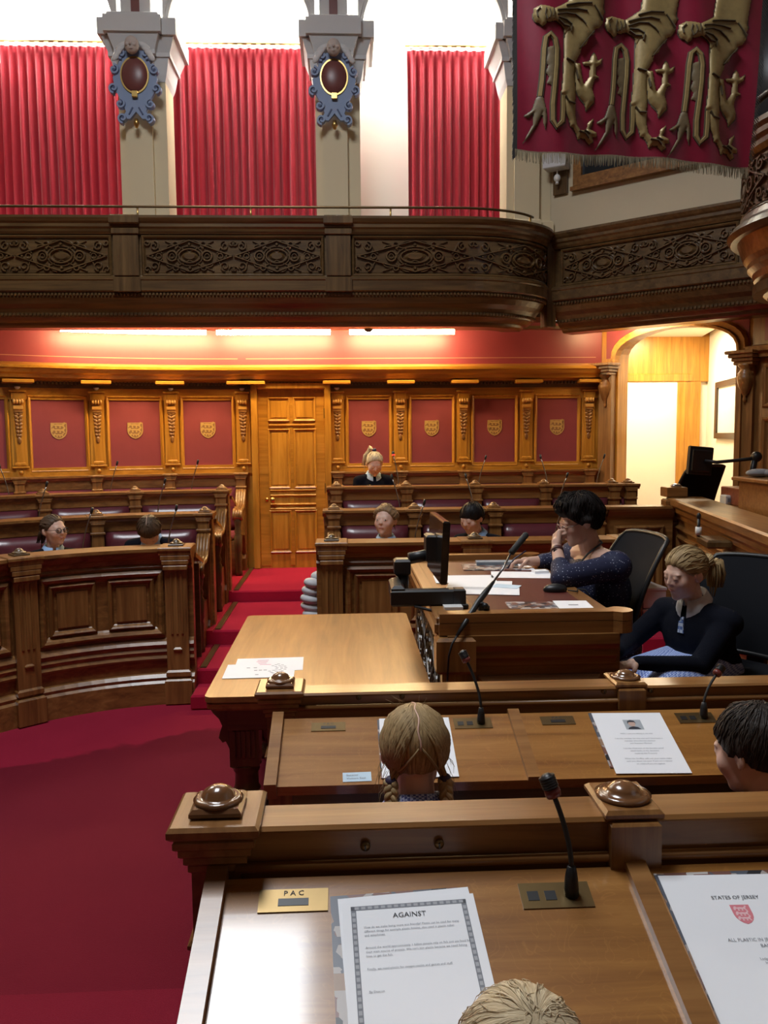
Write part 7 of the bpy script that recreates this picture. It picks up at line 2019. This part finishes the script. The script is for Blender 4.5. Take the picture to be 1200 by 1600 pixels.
# --- pupils at the near desks, seen from behind
def near_child(label, hc, yaw, pitch, hh, hairfn, roll=0.0, collar_mat='gingham_dark', foot_z=0.0, lean=(0, -.12)):
    hd = Head(hc, yaw, pitch, hh, roll, True, 5)
    F = Vector((math.sin(yaw)*.5, 1, 0)).normalized(); R = F.cross(Vector((0, 0, 1)))
    N = hd.c+hd.U*(-.56*hh)-hd.F*.12*hh; D = Vector((lean[0], lean[1], -1)).normalized()
    tp, lg, sh, H = torso_parts(N+D*.03, D, F, R, .92, .30, .38, 1.0, True, foot_z, .30)
    t = wthing('person', label, 'person', (H.x, H.y, foot_z))
    sl = []; hands = []
    for i, sg in enumerate((-1, 1)):
        el = sh[i]+Vector((0, -.02, -.22))+R*sg*.02; wr = el+F*.14+Vector((0, 0, -.06)); sl += arm(sh[i], el, wr, .9); hands += hand_parts(wr, (wr-el), Vector((0, 0, -1)), .8, (.35, .35, .4, .45), thumb=-sg)
    skin = merge(hd.parts(N+D*.05, .20)+[(p[0], p[1], tuple(x*.88 for x in p[2]), p[3]) if p[0] == 'e' else p for p in tp]+lg+sl+hands, .0045, 2, .4)
    tint(skin, hd); link_mesh('body', skin, 'skin', t)
    gr_ = [(p[0], p[1], tuple(x*1.06 for x in p[2]), p[3]) if p[0] == 'e' else (p[0], p[1], p[2]*1.04, p[3], p[4]*1.14) for p in tp]+[(p[0], p[1], p[2]*1.2, p[3], p[4]*1.3) for p in sl]
    link_mesh('dress' if 'plait' in label else 'jumper', merge(gr_, .009, 3), collar_mat, t)
    link_mesh('trousers', merge([(p[0], p[1], p[2]*1.12, p[3], p[4]*1.12) for p in lg if p[2] > .03]+[tp[2]], .012, 3), 'trouser_grey', t)
    collar(N+D*.012, -D, F, .058, .098, .034, t, collar_mat)
    eyes(hd, t, 0); hairfn(hd, t); return t, hd, N
def h8(hd, t):
    hl = [(0, .50), (30, .47), (52, .32), (70, .10), (84, .02), (98, .10), (108, -.20), (130, -.46), (165, -.52), (180, -.50)]
    hair_shell(hd, hl, .030, t, 'hair_blond', (0, .05, 1), seed=12, rough=.008, freq=22, locks=0)
    rnd = random.Random(2); tb_ = []
    # combed bands from the parting down to each plait root
    for sg in (-1, 1):
        root = hd.w((sg*.30, -.30, -.26))
        for k in range(95):
            u = rnd.random(); v = rnd.uniform(-1, 1)
            y0 = .30-.72*u; r_ = math.sqrt(max(0, 1-((y0+.075)/.44)**2)); z0 = .115+.405*r_
            if y0 < -.40: z0 = .20-.8*(u-.9)
            a_ = hd.w((sg*.012, y0-.02, z0+.008)); e = root+hd.U*rnd.uniform(-.015, .02)+hd.F*rnd.uniform(-.012, .012)
            pts = []
            for j in range(9):
                s_ = j/8; p = a_.lerp(e, s_); lc = hd.local(np.array(p[:])[None, :])[0]; q_ = (lc-np.array((0, -.075, .10)))/np.array((.375, .435, .415)); ln = np.linalg.norm(q_)
                sc_ = (1.0+.02*math.sin(PI*s_))/max(ln, .3); tgt = np.array((0, -.075, .10))+q_*sc_*np.array((.375, .435, .415))
                pts.append(tuple(hd.wn(tgt[None, :])[0]) if j < 8 else tuple(e))
            tb_.append((pts, [.0022+.0030*math.sin(PI*j/8) for j in range(9)]))
    hair_tubes('combed_bands', tb_, 'hair_blond', t, 6)
    q = MB(); q.tube([tuple(hd.wn((np.array((.012*math.sin(a*9), -.075+.447*math.cos(a), .10+.427*math.sin(a))))[None, :])[0]) for a in [1.2+1.9*i/16 for i in range(17)]], .0022, 6); q.build('parting', 'skin', t)
    for sg in (-1, 1):
        p = hd.w((sg*.30, -.30, -.26)); q = MB(); q.sphere(tuple(p), .015, 8); q.build('hair_tie', 'hair_band', t)
        fw_ = Vector((0, -.035, 0)) if sg > 0 else Vector((-.02, -.01, 0))
        braid('plait', [p, p+Vector((0, -.02, -.035)), p+Vector((sg*.004, -.03, -.085))+fw_*.4, p+Vector((sg*.006, -.035, -.15))+fw_*.6, p+Vector((sg*.006, -.035, -.21))+fw_*.6], .010, 'hair_blond', t, 3.2, .0115)
    tb_ = []
    for k in range(26):
        sg = rnd.choice((-1, 1)); p = hd.w((sg*rnd.uniform(.30, .37), rnd.uniform(-.3, .05), rnd.uniform(-.4, .0))); d_ = Vector((sg*rnd.uniform(.005, .03), rnd.uniform(-.02, .01), rnd.uniform(-.07, -.03)))
        tb_.append(([p, p+d_*.5+Vector((sg*.006, 0, 0)), p+d_], [.0009, .0009, .0004]))
    for k in range(8):
        p = hd.w((rnd.uniform(-.25, .1), rnd.uniform(-.2, .1), .52)); d_ = Vector((rnd.uniform(-.03, .02), 0, rnd.uniform(.008, .02))); tb_.append(([p, p+d_*.5, p+d_], [.0008, .0008, .0004]))
    hair_tubes('loose_strands', tb_, 'hair_blond', t, 5)
near_child('girl with two fair plaits and a checked collar, seen from behind', (.160, 1.99, .945), PI+.05, .10, .220, h8)
def h9(hd, t):
    hl = [(0, .45), (30, .42), (50, .28), (68, .02), (80, -.12), (92, .02), (104, -.20), (130, -.50), (180, -.58)]
    hair_shell(hd, hl, .050, t, 'hair_brunet', (.1, -.35, .95), seed=14, rough=.012, bump=.02, locks=520, lockr=.008)
near_child('dark haired boy in a navy jumper seen from behind, cheek turned aside', (1.022, 2.0, .915), PI+.60, .22, .220, h9, collar_mat='navy_wool')
def h10(hd, t):
    hair_shell(hd, PONY, .045, t, 'hair_pale', (.05, -.55, .85), seed=15, rough=.007, bump=.012, locks=160, lockr=.0050)
near_child('crown of pale blonde hair rising before the AGAINST sheet', (.193, .885, .975), PI, .22, .200, h10, collar_mat='navy_wool', foot_z=.14)
